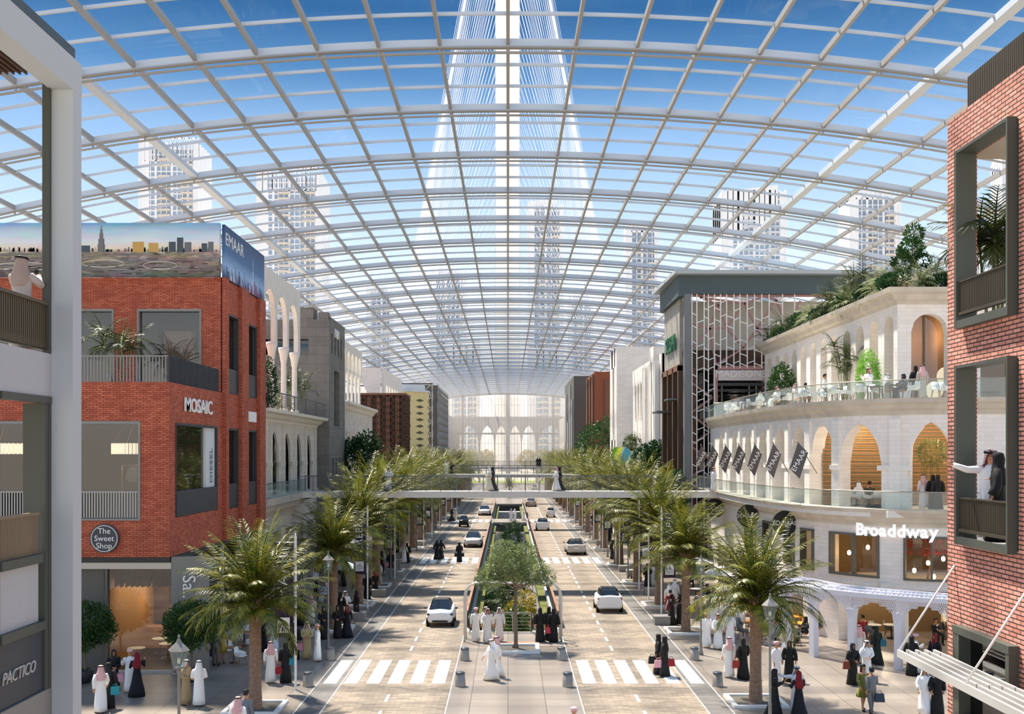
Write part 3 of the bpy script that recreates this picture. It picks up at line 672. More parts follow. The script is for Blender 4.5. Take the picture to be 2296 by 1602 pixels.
bp_(MB().box(-18.1,-15.2,48.35,48.5,0,.12),'door_sill',M['lightgrey'])
# interior of the sweet shop
mb=MB(); mb.box(-24,-15.6,55.9,56.1,0,5); mb.box(-18.6,-18.4,48.7,56,0,5); bp_(mb,'inner_wall',mat('warm_wall','b98a5c',.7))
bp_(MB().box(-18.4,-15.6,54.4,55.2,0,1.1).box(-18.4,-15.6,55.7,55.85,1.7,2.0),'shop_counter',M['ply'])
bp_(MB().box(-18.4,-15.4,48.7,56,.0,.02),'shop_floor',mat('shop_floor','3a3631',.35))
mb=MB()
for i in range(46):
    x=-18.05+i*.062; mb.box(x,x+.03,48.9+.0,49.4+((i*7)%5)*.25,4.25-.15*((i*3)%4),4.7)
bp_(mb,'slat_ceiling',M['ply'])
alight('shop_lamp',(-16.9,52.3,4.1),170,2.4,5); plight('shop_lamp',(-17.6,54,2.6),25)
bp_(MB().box(-18.38,-17.6,55.6,55.88,1.2,3.2).box(-16.9,-16.0,54.5,55.1,1.1,1.6),'display_shelf',M['wood_dark'])
for i,(x,y,l) in enumerate(((-17.5,50.4,'nearest the left jamb'),(-16.4,51.6,'in the middle'),(-17.2,53.0,'near the counter'))):
    o=empty('bistro_table',(x,y,.02),0,'round pale bistro table inside the sweet shop, '+l,'table','tables in the sweet shop'); MB().lathe([(.42,.72),(.42,.75)],n=24,sm=False).build('table_top',M['cream'],o); mb=MB(); mb.tube([(.3*math.cos(a*PI/8),.3*math.sin(a*PI/8),.02) for a in range(17)],.02,5); mb.tube([(0,0,.02),(0,0,.72)],.02,6); mb.bar((-.3,0,.02),(.3,0,.02),.02); mb.build('pedestal',M['cream'],o)
plight('upper_shop_lamp',(-18,52,9.2),45,(1,.8,.6)); plight('upper_shop_lamp',(-22.6,52,9.2),30,(1,.8,.6))
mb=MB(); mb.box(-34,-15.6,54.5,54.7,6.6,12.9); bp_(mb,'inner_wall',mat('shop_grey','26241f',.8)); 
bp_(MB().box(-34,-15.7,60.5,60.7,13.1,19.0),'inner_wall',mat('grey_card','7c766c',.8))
bp_(MB().box(-18.8,-17.3,58.5,59.2,14.3,16.6),'partition_box',mat('peach','dfb092',.7))
# ring shaped ribbed lamps in the upper shop
lm=empty('ring_pendant',(-17.2,50.3,10.15),0,'round ribbed glowing ceiling lamp in the brick building window','lamp')
mb=MB(); pr=[(1.3*math.cos(2*PI*i/46),1.3*math.sin(2*PI*i/46)) for i in range(46)]
for x,y in pr: mb.box(x-.05,x+.05,y-.05,y+.05,-.25,.25)
mb.build('glowing_ribs',M['lamp_glow'],lm); mb=MB(); mb.tube([(x,y,.25) for x,y in pr+pr[:1]],.03,6); mb.tube([(x,y,-.25) for x,y in pr+pr[:1]],.03,6)
for x,y in pr[::9]: mb.bar((x,y,.25),(0,0,2.2),.015)
mb.build('hoop_and_wires',M['lightgrey'],lm)
copy_tree(lm,None,(-23.3,50.3,10.15),label='round ribbed glowing lamp behind the far left window opening')
# shirts on a rail
for i,(x,c) in enumerate(((-17.9,'9a9c98'),(-17.4,'7e8a8e'),(-16.95,'c9c2b6'))):
    mb=MB(); z=9.3; mb.loft([[(x-a,51-.06,zz),(x+a,51-.06,zz),(x+a,51+.06,zz),(x-a,51+.06,zz)] for a,zz in ((.2,z-.75),(.19,z-.3),(.2,z-.12),(.06,z))],sm=False)
    mb.hexa([(x-.2,50.95,z-.14),(x-.3,50.95,z-.6),(x-.3,51.05,z-.6),(x-.2,51.05,z-.14),(x-.1,50.95,z-.1),(x-.2,50.95,z-.62),(x-.2,51.05,z-.62),(x-.1,51.05,z-.1)])
    mb.hexa([(x+.2,50.95,z-.14),(x+.3,50.95,z-.6),(x+.3,51.05,z-.6),(x+.2,51.05,z-.14),(x+.1,50.95,z-.1),(x+.2,50.95,z-.62),(x+.2,51.05,z-.62),(x+.1,51.05,z-.1)])
    mb.build('hanging_shirt',mat('shirt%d'%i,c,.85),label=('darker grey shirt hanging leftmost on the shop rail','blue grey shirt hanging in the middle of the shop rail','pale cream jacket hanging rightmost on the shop rail')[i],cat='shirt')
mb=MB(); mb.box(-18.4,-16.5,50.98,51.02,9.34,9.38)
for x in (-18.4,-16.5): mb.box(x-.02,x+.02,50.98,51.02,6.6,9.36)
mb.build('clothes_rail',M['ply'],label='light wooden clothes rail in the upper brick shop',cat='rail')
# signs
sg=empty('round_sign',(-18.06,47.93,6.12),0,'round grey shop sign with a white ring on the brick wall','sign')
MB().lathe([(.65,-.05),(.65,.05)],n=40,sm=False).build('disc',M['panel_grey'],sg).rotation_euler=(R(90),0,0)
mb=MB(); mb.tube([(.58*math.cos(2*PI*i/40),-.06,.58*math.sin(2*PI*i/40)) for i in range(41)],.018,6); mb.build('ring',M['white'],sg)
for t,z in (('The',.33),('Sweet',0),('Shop',-.33)): text('lettering',t,M['white'],(0,-.065,z),(R(90),0,0),.36,.01,sg)
text('shop_sign','MOSAIC',M['white'],(-15.13,52.4,12.2),(R(90),0,R(90)),.95,.035,label='raised white capital letters high on the brick wall corner',cat='sign',sx=1.35,bold=.01)
vt=empty('vertical_lettering',(-14.45,48.4,3.9),0,'white sideways letters on grey wall beside the sweet shop','sign'); textm('Sa..',M['white'],(0,0,0),(0,0,-1),(1.58,.45,0),.8,vt)
vt=empty('vertical_lettering',(-15.26,55.1,9.3),0,'grey vertical letters in the brick building corner window','sign'); textm('DIESEL',mat('ltr_grey','6f7478',.6),(0,0,0),(0,0,1),(0,-1,0),.62,vt)
bp_(MB().box(-15.45,-15.3,54.2,55.8,8.2,11.24),'window_screen',mat('screen_white','d6dadb',.7))
MB().box(-15.0,-14.96,61.8,63.7,11.75,12.35).build('white_sign',M['white'],label='small blank white sign on the brick pilaster',cat='sign')
# billboards
bl=empty('billboard',(-24.6,56.6,19.27),0,'wide roof billboard printed with a desert city and motorways','billboard')
mb=MB(); mb.box(-9.6,9.35,0,.25,0,2.85)
m,nt,b,o=nmat('print_sky'); uv=nt.nodes.new('ShaderNodeUVMap'); s_=nt.nodes.new('ShaderNodeSeparateXYZ'); rp=nt.nodes.new('ShaderNodeValToRGB'); nt.links.new(uv.outputs[0],s_.inputs[0])
mr=nt.nodes.new('ShaderNodeMapRange'); mr.inputs[1].default_value=0; mr.inputs[2].default_value=2.85; nt.links.new(s_.outputs[1],mr.inputs[0]); nt.links.new(mr.outputs[0],rp.inputs[0])
e=rp.color_ramp.elements; e[0].color=hexc('5d5a58'); e[1].color=hexc('6fa6cc')
for p,c in ((.3,'86786c'),(.46,'a89484'),(.49,'c9b6a2'),(.52,'ecd9c0'),(.66,'dfe6ea'),(.85,'b9d2e4')): q=e.new(p); q.color=hexc(c)
nz=nt.nodes.new('ShaderNodeTexNoise'); nz.inputs['Scale'].default_value=1.2; nz.inputs['Detail'].default_value=6; mp=nt.nodes.new('ShaderNodeMapping'); mp.inputs['Scale'].default_value=(.35,2.2,1); nt.links.new(uv.outputs[0],mp.inputs[0]); nt.links.new(mp.outputs[0],nz.inputs[0])
mx=nt.nodes.new('ShaderNodeMixRGB'); mx.blend_type='SOFT_LIGHT'; mx.inputs[0].default_value=.9; nt.links.new(rp.outputs[0],mx.inputs[1]); nt.links.new(nz.outputs['Color'],mx.inputs[2]); vo=nt.nodes.new('ShaderNodeTexVoronoi'); vo.inputs['Scale'].default_value=2.6; mp2=nt.nodes.new('ShaderNodeMapping'); mp2.inputs['Scale'].default_value=(1,4.5,1); nt.links.new(uv.outputs[0],mp2.inputs[0]); nt.links.new(mp2.outputs[0],vo.inputs['Vector'])
bw=nt.nodes.new('ShaderNodeRGBToBW'); nt.links.new(vo.outputs['Color'],bw.inputs[0]); lt=nt.nodes.new('ShaderNodeMath'); lt.operation='LESS_THAN'; lt.inputs[1].default_value=1.32; nt.links.new(s_.outputs[1],lt.inputs[0])
hf=nt.nodes.new('ShaderNodeMath'); hf.operation='MULTIPLY'; hf.inputs[1].default_value=.75; nt.links.new(lt.outputs[0],hf.inputs[0]); m3=nt.nodes.new('ShaderNodeMixRGB'); m3.blend_type='OVERLAY'; nt.links.new(hf.outputs[0],m3.inputs[0]); nt.links.new(mx.outputs[0],m3.inputs[1]); nt.links.new(bw.outputs[0],m3.inputs[2])
nt.links.new(m3.outputs[0],b.inputs['Base Color']); b.inputs['Roughness'].default_value=.6
mb.build('panel',m,bl)
r2=random.Random(3); pc=[mat('pr%d'%i,c,.7) for i,c in enumerate(('6d6f74','c9a05a','8f8a86','49545e','d9d0c4','b0a498'))]
mb=MB()
for i in range(260):
    x=-9.4+18.6*r2.random(); h=.03+.16*r2.random()**2; w_=.03+.1*r2.random(); mb.box(x,x+w_,-.006,.0,1.32,1.4+h,r2.choice((0,2,4,5,3)))
for x,w_,h,c in ((4.75,.6,.5,1),(5.6,.5,.44,1),(6.67,.36,.5,3),(7.1,.33,.72,3),(7.5,.36,.48,0),(8.4,.3,.42,3),(8.75,.28,.5,0),(2.0,.5,.3,3),(.6,.35,.22,2),(-7,.5,.2,4),(-5,.4,.25,0)): mb.box(x,x+w_,-.012,0,1.3,1.35+h,c)
for k,(hw,z) in enumerate(((.2,1.7),(.15,2.0),(.1,2.3),(.05,2.5),(.02,2.7))): mb.box(3.1-hw,3.1+hw,-.014-.003*k,0,1.3,z,3 if k%2 else 2)
mb.build('printed_skyline',pc,bl)
mb=MB()
def road(pts,w0,w1,m=0):
    for i in range(len(pts)-1):
        t=i/(len(pts)-1); a,b_=pts[i],pts[i+1]; wa=w0+(w1-w0)*t; mb.poly([(a[0],-.008-.001*m,a[1]-wa/2),(b_[0],-.008-.001*m,b_[1]-wa/2),(b_[0],-.008-.001*m,b_[1]+wa/2),(a[0],-.008-.001*m,a[1]+wa/2)],m)
for q in range(6):
    road([(-9.4+18.6*i/20,.1+q*.14+.25*math.sin(i/20*3+q*1.3)+.35*(i/20)) for i in range(21)],.16,.03,0); road([(-9.4+18.6*i/20,.1+q*.14+.25*math.sin(i/20*3+q*1.3)+.35*(i/20)) for i in range(21)],.03,.01,1)
for cx,cz,a_ in ((-1,.55,1.5),(3.2,.7,1.1),(-6,.4,1.8),(6.2,.6,.9)):
    road([(cx+a_*math.cos(t*2*PI/24),cz+.2*math.sin(t*2*PI/24)) for t in range(25)],.035,.035,1)
mb.build('printed_roads',[mat('pr_road','3f4044',.7),mat('pr_line','d9cfbf',.7)],bl)
b2=empty('billboard',(-15.05,61.5,19.3),0,'blue roof billboard with white letters above a night skyline','billboard')
mb=MB(); mb.box(-.15,0,-4.6,4.6,0,2.8)
m,nt,b,o=nmat('print_night'); uv=nt.nodes.new('ShaderNodeUVMap'); s_=nt.nodes.new('ShaderNodeSeparateXYZ'); rp=nt.nodes.new('ShaderNodeValToRGB'); nt.links.new(uv.outputs[0],s_.inputs[0])
mr=nt.nodes.new('ShaderNodeMapRange'); mr.inputs[2].default_value=2.8; nt.links.new(s_.outputs[1],mr.inputs[0]); nt.links.new(mr.outputs[0],rp.inputs[0]); e=rp.color_ramp.elements; e[0].color=hexc('2c3c6a'); e[1].color=hexc('24406e')
for p,c in ((.25,'8fb4dc'),(.5,'3f6da0')): q=e.new(p); q.color=hexc(c)
nt.links.new(rp.outputs[0],b.inputs['Base Color']); mb.build('panel',m,b2)
mb=MB()
for i in range(60):
    y=-4.5+9*r2.random(); h=.2+.8*r2.random()**2; w_=.06+.14*r2.random(); mb.box(0,.006+.004*(i%3),y,y+w_,0,h,i%4)
mb.box(0,.015,1.6,1.72,0,1.3,0); mb.box(0,.015,1.64,1.68,1.3,2.0,0)
mb.build('printed_skyline',[mat('n0','c9d6ea',.6),mat('n1','26335c',.6),mat('n2','7a86b0',.6),mat('n3','a33a5c',.6)],b2)
text('lettering','EMAAR',M['white'],(.01,-2.55,2.05),(R(90),0,R(90)),.95,.005,b2,sx=1.3)
# ================================================================ LEFT ARCADE BUILDING (66-88 m)
la=empty('arcade_building',(-15.5,66.3,0),0,'white stone arcade building beside the brick shop, three tall arches over a terrace','building')
LO=(15.5,-66.3,0)
def la_(mb,n,m): return lp(mb,n,m,la,LO)
mb=MB()
def LP(s,z,off): return (-15.7+off,66.3+s,z)
wallh(mb,LP,0,21.6,7.0,12.0,[(67.8-66.3+4.1*i-1.35,67.8-66.3+4.1*i+1.35,7.0,arc(9.5,1.85,'pointed')) for i in range(5)],.16)
wallh(mb,LP,0,21.6,0,6.3,[(1+4.1*i,3.6+4.1*i,.0,4.6) for i in range(5)],.6)
for i in range(6): mb.box(-15.7,-15.58,66.35+i*4.1-.25+(0 if i else .3),66.35+i*4.1+.45,7.0,12.0)
for i in range(5): c=67.8+4.1*i; mb.box(-15.72,-15.52,c-1.75,c-1.2,9.0,9.3); mb.box(-15.72,-15.52,c+1.2,c+1.75,9.0,9.3)
la_(mb,'stone_wall',M['stone'])
cp=planeP(-15.7,66.3,-15.7,88,-1)
PROF=[(-.6,12.0),(.05,12.0),(.12,12.15),(.35,12.25),(.55,12.45),(.9,12.55),(.95,12.75),(-.6,12.75)]
mb=MB(); sweep(mb,cp,PROF,step=30); mb.box(-24,-15.9,66.3,88,12.3,12.6); la_(mb,'cornice',M['limestone'])
mb=MB(); t1=Path([(-15.0,66.3),(-15.1,79.5)],-1,False); sweep(mb,t1,[(-1.2,6.2),(-.1,6.2),(0,6.5),(.15,6.6),(.2,7.05),(-1.2,7.05)],step=20); mb.box(-16.5,-15.5,79,88,6.5,7.05); la_(mb,'balcony_ledge',M['cornice'])
mb=MB(); mb.box(-14.95,-14.93,66.3,79.3,7.1,7.95); la_(mb,'glass_balustrade',M['glass_clear'])
mb=MB(); mb.tube([(-14.94,66.3,8.0),(-14.94,79.3,8.0)],.03,6); la_(mb,'handrail',M['steel_dark'])
mb=MB(); mb.box(-16.15,-16.1,66.4,87.9,7,11.9); mb.box(-16.4,-16.35,66.4,87.9,0,6.2); la_(mb,'inner_glass',M['glass_dark'])
la_(MB().box(-24,-17.4,66.4,87.8,0,12.2),'inner_core',M['charcoal'])
# tall arcade
mb=MB()
def UP(s,z,off): return (-15.2+off,66.3+s,z)
cs=[68.35-66.3+3.75*i for i in range(3)]
wallh(mb,UP,0,12,17.2,21.7,[(c-1.55,c+1.55,17.2,arc(18.85,1.55)) for c in cs],.3)
la_(mb,'arch_screen',M['limestone'])
for i in range(4):
    y=66.3+cs[0]-1.875+3.75*i; mb=MB(); mb.lathe([(.3,0),(.3,.25),(.2,.35),(.19,3.4),(.21,3.45),(.3,4.0),(.38,4.25),(.38,4.45)],(-15.5,y,12.75),12); la_(mb,'column',M['limestone'])
mb=MB()
for k in range(5):
    y=66.4+k*4.2; mb.box(-14.95,-14.9,y,y+.06,12.8,13.85)
    for j in range(7): mb.box(-14.94,-14.91,y,y+4.2,12.95+j*.12,12.98+j*.12)
mb.box(-14.98,-14.88,66.4,87.8,13.82,13.88); la_(mb,'terrace_railing',M['charcoal'])
# ================================================================ grey stone tower
gt=empty('grey_stone_tower',(-14.7,88,0),0,'dark grey stone block tower with slit windows beyond the left arcade','building'); GO=(14.7,-88,0)
mb=MB(); f_=planeP(-25,88,-14.7,88,-1); wallh(mb,f_.P,0,10.3,0,20.9,[(5.0,8.6,18.0,19.3)],.5)
def TP(s,z,off): return (-14.7+off,88+s,z)
wallh(mb,TP,.5,8.4,0,12,[(1.5+1.7*i,2.4+1.7*i,1,9.5) for i in range(4)],.5); wallh(mb,TP,.5,8.4,12,17.2,[(2.6,5.4,12.2,16.9)],.5); wallh(mb,TP,.5,8.4,17.2,21.2,[(1.1+1.6*i,1.9+1.6*i,18.2,19.9) for i in range(4)],.5)
mb.box(-15.6,-14.8,88,89,20.9,21.5); mb.box(-17.5,-16,88,90,20.9,21.9); mb.box(-25,-15.2,95.9,96.4,0,21)
mb.box(-25,-15.2,90,90.2,0,20.5)
lp(mb,'stone_block_wall',M['stone_grey'],gt,GO)
mb=MB(); mb.box(-15.15,-15.1,88.6,96,.5,20.3); mb.box(-21,-16,88.6,88.62,17.5,19.6); lp(mb,'window_glazing',M['glass_dark'],gt,GO)
text('wall_sign','N&M',M['white'],(-14.62,91.5,20.0),(R(90),0,R(90)),1.1,.04,label='small white sign high on the dark grey stone tower',cat='sign')
# ================================================================ stone block with slim arcade 96-118
sb=empty('stone_terrace_building',(-14.8,96.4,0),0,'pale stone building with a slim columned arcade on its roof, left side','building'); SO=(14.8,-96.4,0)
mb=MB()
def QP(s,z,off): return (-14.9+off,96.6+s,z)
wallh(mb,QP,0,21,0,14.2,[(2+1.9*i,2.8+1.9*i,10.2,11.9) for i in range(8)]+[],.5)
mb.box(-24,-15.2,117.2,117.6,0,14.2); mb.box(-24,-14.9,96.5,96.9,0,14.2)
lp(mb,'stone_wall',M['stone'],sb,SO)
mb=MB(); sweep(mb,planeP(-14.9,96.6,-14.9,117.8,-1),[(-.5,13.9),(.1,13.9),(.3,14.2),(.6,14.4),(.6,14.6),(-.5,14.6)],step=30); mb.box(-24,-15,96.6,117.6,14.2,14.5); lp(mb,'cornice',M['limestone'],sb,SO)
mb=MB()
def RP(s,z,off): return (-14.95+off,96.6+s,z)
wallh(mb,RP,0,13,17.7,20.2,[(.3+2.5*i,2.4+2.5*i,17.7,arc(18.4,1.05)) for i in range(5)],.5)
for i in range(6): mb.lathe([(.25,0),(.25,.2),(.14,.3),(.14,2.5),(.3,3.0),(.32,3.2)],(-15.2,96.75+2.5*i,14.55),10)
lp(mb,'roof_arcade',M['limestone'],sb,SO)
# gabled arcade 125-146
gb=empty('gabled_arcade_building',(-16.3,140,0),0,'white building with arched parapet farther along the left side','building'); O_=(16.3,-140,0)
mb=MB(); f_=planeP(-26,140,-16.3,140,-1); wallh(mb,f_.P,0,9.3,15,21,[(1.2,7.6,15,arc(17.6,2.2))],.4)
def VP_(s,z,off): return (-16.3+off,140+s,z)
wallh(mb,VP_,.4,24,15,21,[(3+3.3*i,5.4+3.3*i,15,arc(18,1.0)) for i in range(6)],.3); mb.box(-26,-16.6,163,163.3,0,20); mb.box(-26,-16.7,140.4,163,0,15)
lp(mb,'arched_wall',M['stone_white'],gb,O_)
# brown lattice block
def lattice(mb,x0,x1,y,z0,z1,st,w,axis='x',m=0):
    n=int((x1-x0)/st)+1; k=int((z1-z0)/st)+1
    def B(a,b,c,d):
        if axis=='x': mb.bar((a,y,b),(c,y,d),w,m=m)
        else: mb.bar((y,a,b),(y,c,d),w,m=m)
    for i in range(n):
        for j in range(k):
            a=x0+i*st; c=min(a+st,x1); b=z0+j*st; d=min(b+st,z1); B(a,b,c,d); B(a,d,c,b)
lb=empty('brown_lattice_building',(-12.4,128,0),0,'rust brown building wrapped in perforated lattice screens, left side','building'); O_=(12.4,-128,0)
mb=MB(); mb.box(-20.5,-12.5,128.3,134,0,16.8); lp(mb,'core',mat('umber','4a3529',.7),lb,O_)
mb=MB()
for i in range(7): x=-20.2+i*1.12; mb.box(x,x+.45,128,128.3,3,16.6)
mb.box(-20.8,-12.2,127.8,134.2,16.8,17.05); lp(mb,'fins_and_roof_edge',M['brown'],lb,O_)
mb=MB(); lattice(mb,-20.4,-12.4,127.9,3,16.7,.8,.08); lattice(mb,128,134,-12.3,3,16.7,.8,.1,'y'); lp(mb,'lattice_screen',M['rust'],lb,O_)
# cream drum with lozenge openings
db=empty('cream_drum_building',(-14.6,165,0),0,'cream faceted drum building with rows of diamond openings, left side','building'); O_=(14.6,-165,0)
oct_=[(-18.6,165),(-14.8,165),(-12.6,167.5),(-12.6,171),(-14.8,174),(-18.6,174)]
mb=MB(); mb.prism(oct_,0,19.3); lp(mb,'drum_wall',M['gold'],db,O_)
mb=MB(); mb.prism([(x*1.0,y) for x,y in [(-18.8,164.8),(-14.7,164.8),(-12.4,167.4),(-12.4,171.2),(-14.7,174.2),(-18.8,174.2)]],19.3,19.6); mb.prism([(-18.2,165.6),(-15,165.6),(-13.2,168),(-13.2,170.5),(-15,173),(-18.2,173)],19.6,20.5); lp(mb,'silver_cap',mat('cap','c6ccd2',.4,metal=.3),db,O_)
mb=MB()
for j in range(14):
    for i in range(3):
        x=-18.2+i*1.35+(.0 if j%2 else .6); z=5+j*1.0
        if x>-15.3: continue
        mb.poly([(x-.62,164.96,z),(x,164.96,z-.36),(x+.62,164.96,z),(x,164.96,z+.36)])
    for f_ in (0,1):
        a=Vector(oct_[1+f_]); b_=Vector(oct_[2+f_]); n=Vector(((b_-a).y,-(b_-a).x)).normalized()*.04
        c=(a+b_)/2+n; d=(b_-a).normalized(); z=5+j*1.0
        mb.poly([(c.x-d.x*.9,c.y-d.y*.9,z),(c.x,c.y,z-.25),(c.x+d.x*.9,c.y+d.y*.9,z),(c.x,c.y,z+.25)])
lp(mb,'diamond_openings',mat('olive_dark','5c5644',.7),db,O_)
# grey star lattice building
sl=empty('star_lattice_building',(-13,185,0),0,'grey building covered with a pale star lattice next to the glass end wall','building'); O_=(13,-185,0)
mb=MB(); mb.prism([(-26,185.3),(-13.2,185.3),(-12.4,187),(-12.9,219),(-26,219)],0,21.6); lp(mb,'core',M['taupe'],sl,O_)
mb=MB(); lattice(mb,-22,-13,185.1,2,21.8,2.2,.16); lattice(mb,187,219,-12.3,2,21.8,2.6,.22,'y')
for i in range(4): mb.bar((-20+2.3*i,185.05,2),(-20+2.3*i,185.05,21.8),.12)
lp(mb,'star_lattice',mat('lattice_pale','b9b5b0',.6),sl,O_)
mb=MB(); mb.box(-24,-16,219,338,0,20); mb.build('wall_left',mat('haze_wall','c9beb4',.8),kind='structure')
# ================================================================ RIGHT FOREGROUND BRICK WALL
rb=empty('brick_balcony_building',(9.2,20,0),0,'pink brick building with framed balcony openings at the right edge','building'); RO=(-9.2,-20,0)
def rb_(mb,n,m): return lp(mb,n,m,rb,RO)
def WP(s,z,off): return (9.2-off,22.4-s,z)
mb=MB()
wallh(mb,WP,0,14,6.5,12.1,[(.72,3.12,8.2,11.7)],.3); wallh(mb,WP,0,14,12.1,16.9,[(.72,3.12,12.5,16.03)],.3)
wallh(mb,WP,0,14,0,6.5,[(.85,3.1,0,6.5)],.3); 
mb2=MB(); rb_(mb,'brick_wall',M['brick_pink'])
# upper ground window: brick already spans 6.5-8.25; recessed blind
mb=MB(); mb.box(9.5,14,13,22.04,16.9,17.75)
for i in range(110): mb.box(9.46,9.5,22.0-.08*i,22.04-.08*i,16.9,17.72)
rb_(mb,'corrugated_parapet',mat('bronze_metal','6b6354',.5,metal=.3))
def frame(z0,z1):
    mb=MB(); y0,y1=19.34,21.65; a,b=9.02,9.42
    mb.box(a,b,y1-.1,y1,z0,z1); mb.box(a,b,y0,y0+.06,z0,z1); mb.box(a+.004,b,y0+.06,y1-.1,z1-.06,z1-.002); mb.box(a+.064,b,y0+.06,y1-.1,z0+.002,z0+.07)
    mb.box(a+.004,a+.06,y0+.06,y1-.1,z0+.002,z0+.16)
    f=rb_(mb,'balcony_frame',M['steel_green'])
    mb=MB(); zt=z0+.92
    for i in range(30): y=y0+.1+i*.074; mb.box(9.08,9.12,y,y+.035,z0+.3,zt)
    mb.box(9.06,9.14,y0+.06,y1-.1,zt,zt+.03); mb.box(9.05,9.15,y0+.06,y1-.1,z0+.26,z0+.32)
    o=MB.build(mb,'slat_railing',mat('rail_bronze','4c4538',.5,metal=.3),f); o.data.transform(Matrix.Translation(RO))
frame(8.14,11.74); frame(12.48,16.07)
rb_(MB().box(9.5,10.9,13,22.3,11.95,12.45),'loggia_slab',M['lightgrey']); rb_(MB().box(9.5,10.9,13,22.3,16.1,16.3),'loggia_slab',mat('beige','c9bfae',.7)); rb_(MB().box(9.5,10.9,13,22.3,7.9,8.14),'loggia_slab',M['lightgrey'])
# shopfront below
mb=MB(); mb.box(9.35,9.45,19.2,21.5,3.0,7.4); rb_(mb,'roller_blind',mat('blind','5f6259',.7))
mb=MB(); mb.box(9.0,9.3,19.25,21.7,6.35,6.5); mb.box(9.01,9.3,21.4,21.69,0,6.35); mb.box(9.01,9.3,19.26,19.4,0,6.35); mb.box(9.1,9.29,19.4,21.4,4.6,4.75)
rb_(mb,'shop_window_frame',M['steel_green']); rb_(MB().box(9.25,9.27,19.4,21.4,0,6.35),'shop_window_pane',M['glass_dark'])
cn=empty('slatted_canopy',(9.2,20,5.92),0,'grey slatted awning hung on two rods from the right brick wall','awning')
O_=(-9.2,-20,-5.92)
for i in range(5):
    x=8.03+.185*i; lp(MB().box(x,x+.055,14,22.1,5.77,5.92),'slat',M['lightgrey'],cn,O_)
mb=MB()
for y in (21.6,19.6,17.6): mb.box(8.05,9.2,y,y+.05,5.78,5.84)
lp(mb,'cross_bars',M['grey'],cn,O_)
for ya in (22.05,18.85): mb=MB(); mb.tube([(8.06,ya,5.92),(9.2,ya,7.66)],.022,8); lp(mb,'tie_rod',M['white'],cn,O_)
# ================================================================ WHITE CURVED BUILDING
wb=empty('white_curved_building',(20,55,0),0,'white stone curved corner building with two terraces and arches on the right','building'); WO=(-20,-55,0)
def wb_(mb,n,m): return lp(mb,n,m,wb,WO)
C=Path([(15.97,87.4),(15.6,72),(15.75,64),(16.6,58.3),(18.7,54.9),(22,53.1),(30,52)],-1)
def s_px(px,off=0,pth=None):
    pth=pth or C; lo,hi=0,pth.len
    for _ in range(40):
        m_=(lo+hi)/2; q=pth.at(m_,off)
        if CX+q.x*F/q.y<px: lo=m_
        else: hi=m_
    return lo
# ground storey
mb=MB(); W1=lambda s,z,o: C.P(s,z,o-.3)
h1=[]
for a,b in ((1672,1688),(1712,1732),(1760,1782),(1797,1826),(1861,1972),(2026,2150)):
    h1.append((s_px(a,-.3),s_px(b,-.3),3.5,5.75))
wallh(mb,W1,0,C.len,3.2,6.3,h1,.6,step=1.2)
g1=[]
for a,b in ((1610,1640),(1660,1690),(1712,1745),(1765,1800),(1880,2008),(2030,2180)):
    g1.append((s_px(a,-.3),s_px(b,-.3),0,3.0))
wallh(mb,W1,0,C.len,0,3.2,g1,.9,step=1.2)
wb_(mb,'ground_floor_wall',M['stone_white'])
for (a,b,z0,z1) in h1:
    mb=MB(); n=6
    for k,(o0,o1) in enumerate(((-.55,-.45),)):
        mb.loft([[C.P(a+(b-a)*i/n,z,o) for o,z in ((-.55,z0),(-.2,z0),(-.2,z0+.1),(-.55,z0+.1))] for i in range(n+1)],sm=False)
        mb.loft([[C.P(a+(b-a)*i/n,z,o) for o,z in ((-.55,z1-.12),(-.2,z1-.12),(-.2,z1),(-.55,z1))] for i in range(n+1)],sm=False)
    for u in (a,b-.1,(a+b)/2 if b-a>2 else a): mb.hexa([C.P(u,z0,-.2),C.P(u+.1,z0,-.2),C.P(u+.1,z0,-.55),C.P(u,z0,-.55),C.P(u,z1,-.2),C.P(u+.1,z1,-.2),C.P(u+.1,z1,-.55),C.P(u,z1,-.55)])
    f=wb_(mb,'window_frame',M['taupe'])
    mb=MB()
    for i in range(n): mb.poly([C.P(a+(b-a)*i/n,z0,-.5),C.P(a+(b-a)*(i+1)/n,z0,-.5),C.P(a+(b-a)*(i+1)/n,z1,-.5),C.P(a+(b-a)*i/n,z1,-.5)])
    o=mb.build('pane',M['glass_window'],f); o.data.transform(Matrix.Translation(WO))
# cornice / terrace 1
mb=MB(); sweep(mb,C,[(-.5,6.2),(-.25,6.2),(-.2,6.35),(.0,6.45),(.1,6.65),(.3,6.72),(.55,6.95),(.62,7.1),(-.5,7.1)]); wb_(mb,'cornice',M['cornice'])
mb=MB(); sweep(mb,C,[(-6,6.7),(.5,6.7),(.5,7.05),(-6,7.05)],s1=s_px(1960)); 
mb.box(19,32,53.6,60,6.7,7.05); wb_(mb,'terrace_floor',M['limestone'])
mb=MB(); sweep(mb,C,[(.5,7.12),(.52,7.12),(.52,7.98),(.5,7.98)]); wb_(mb,'glass_balustrade',M['glass_clear'])
mb=MB(); n=60; mb.tube([C.P(C.len*i/n,8.0,.51) for i in range(n+1)],.03,6,cap=True); wb_(mb,'handrail',M['steel'])
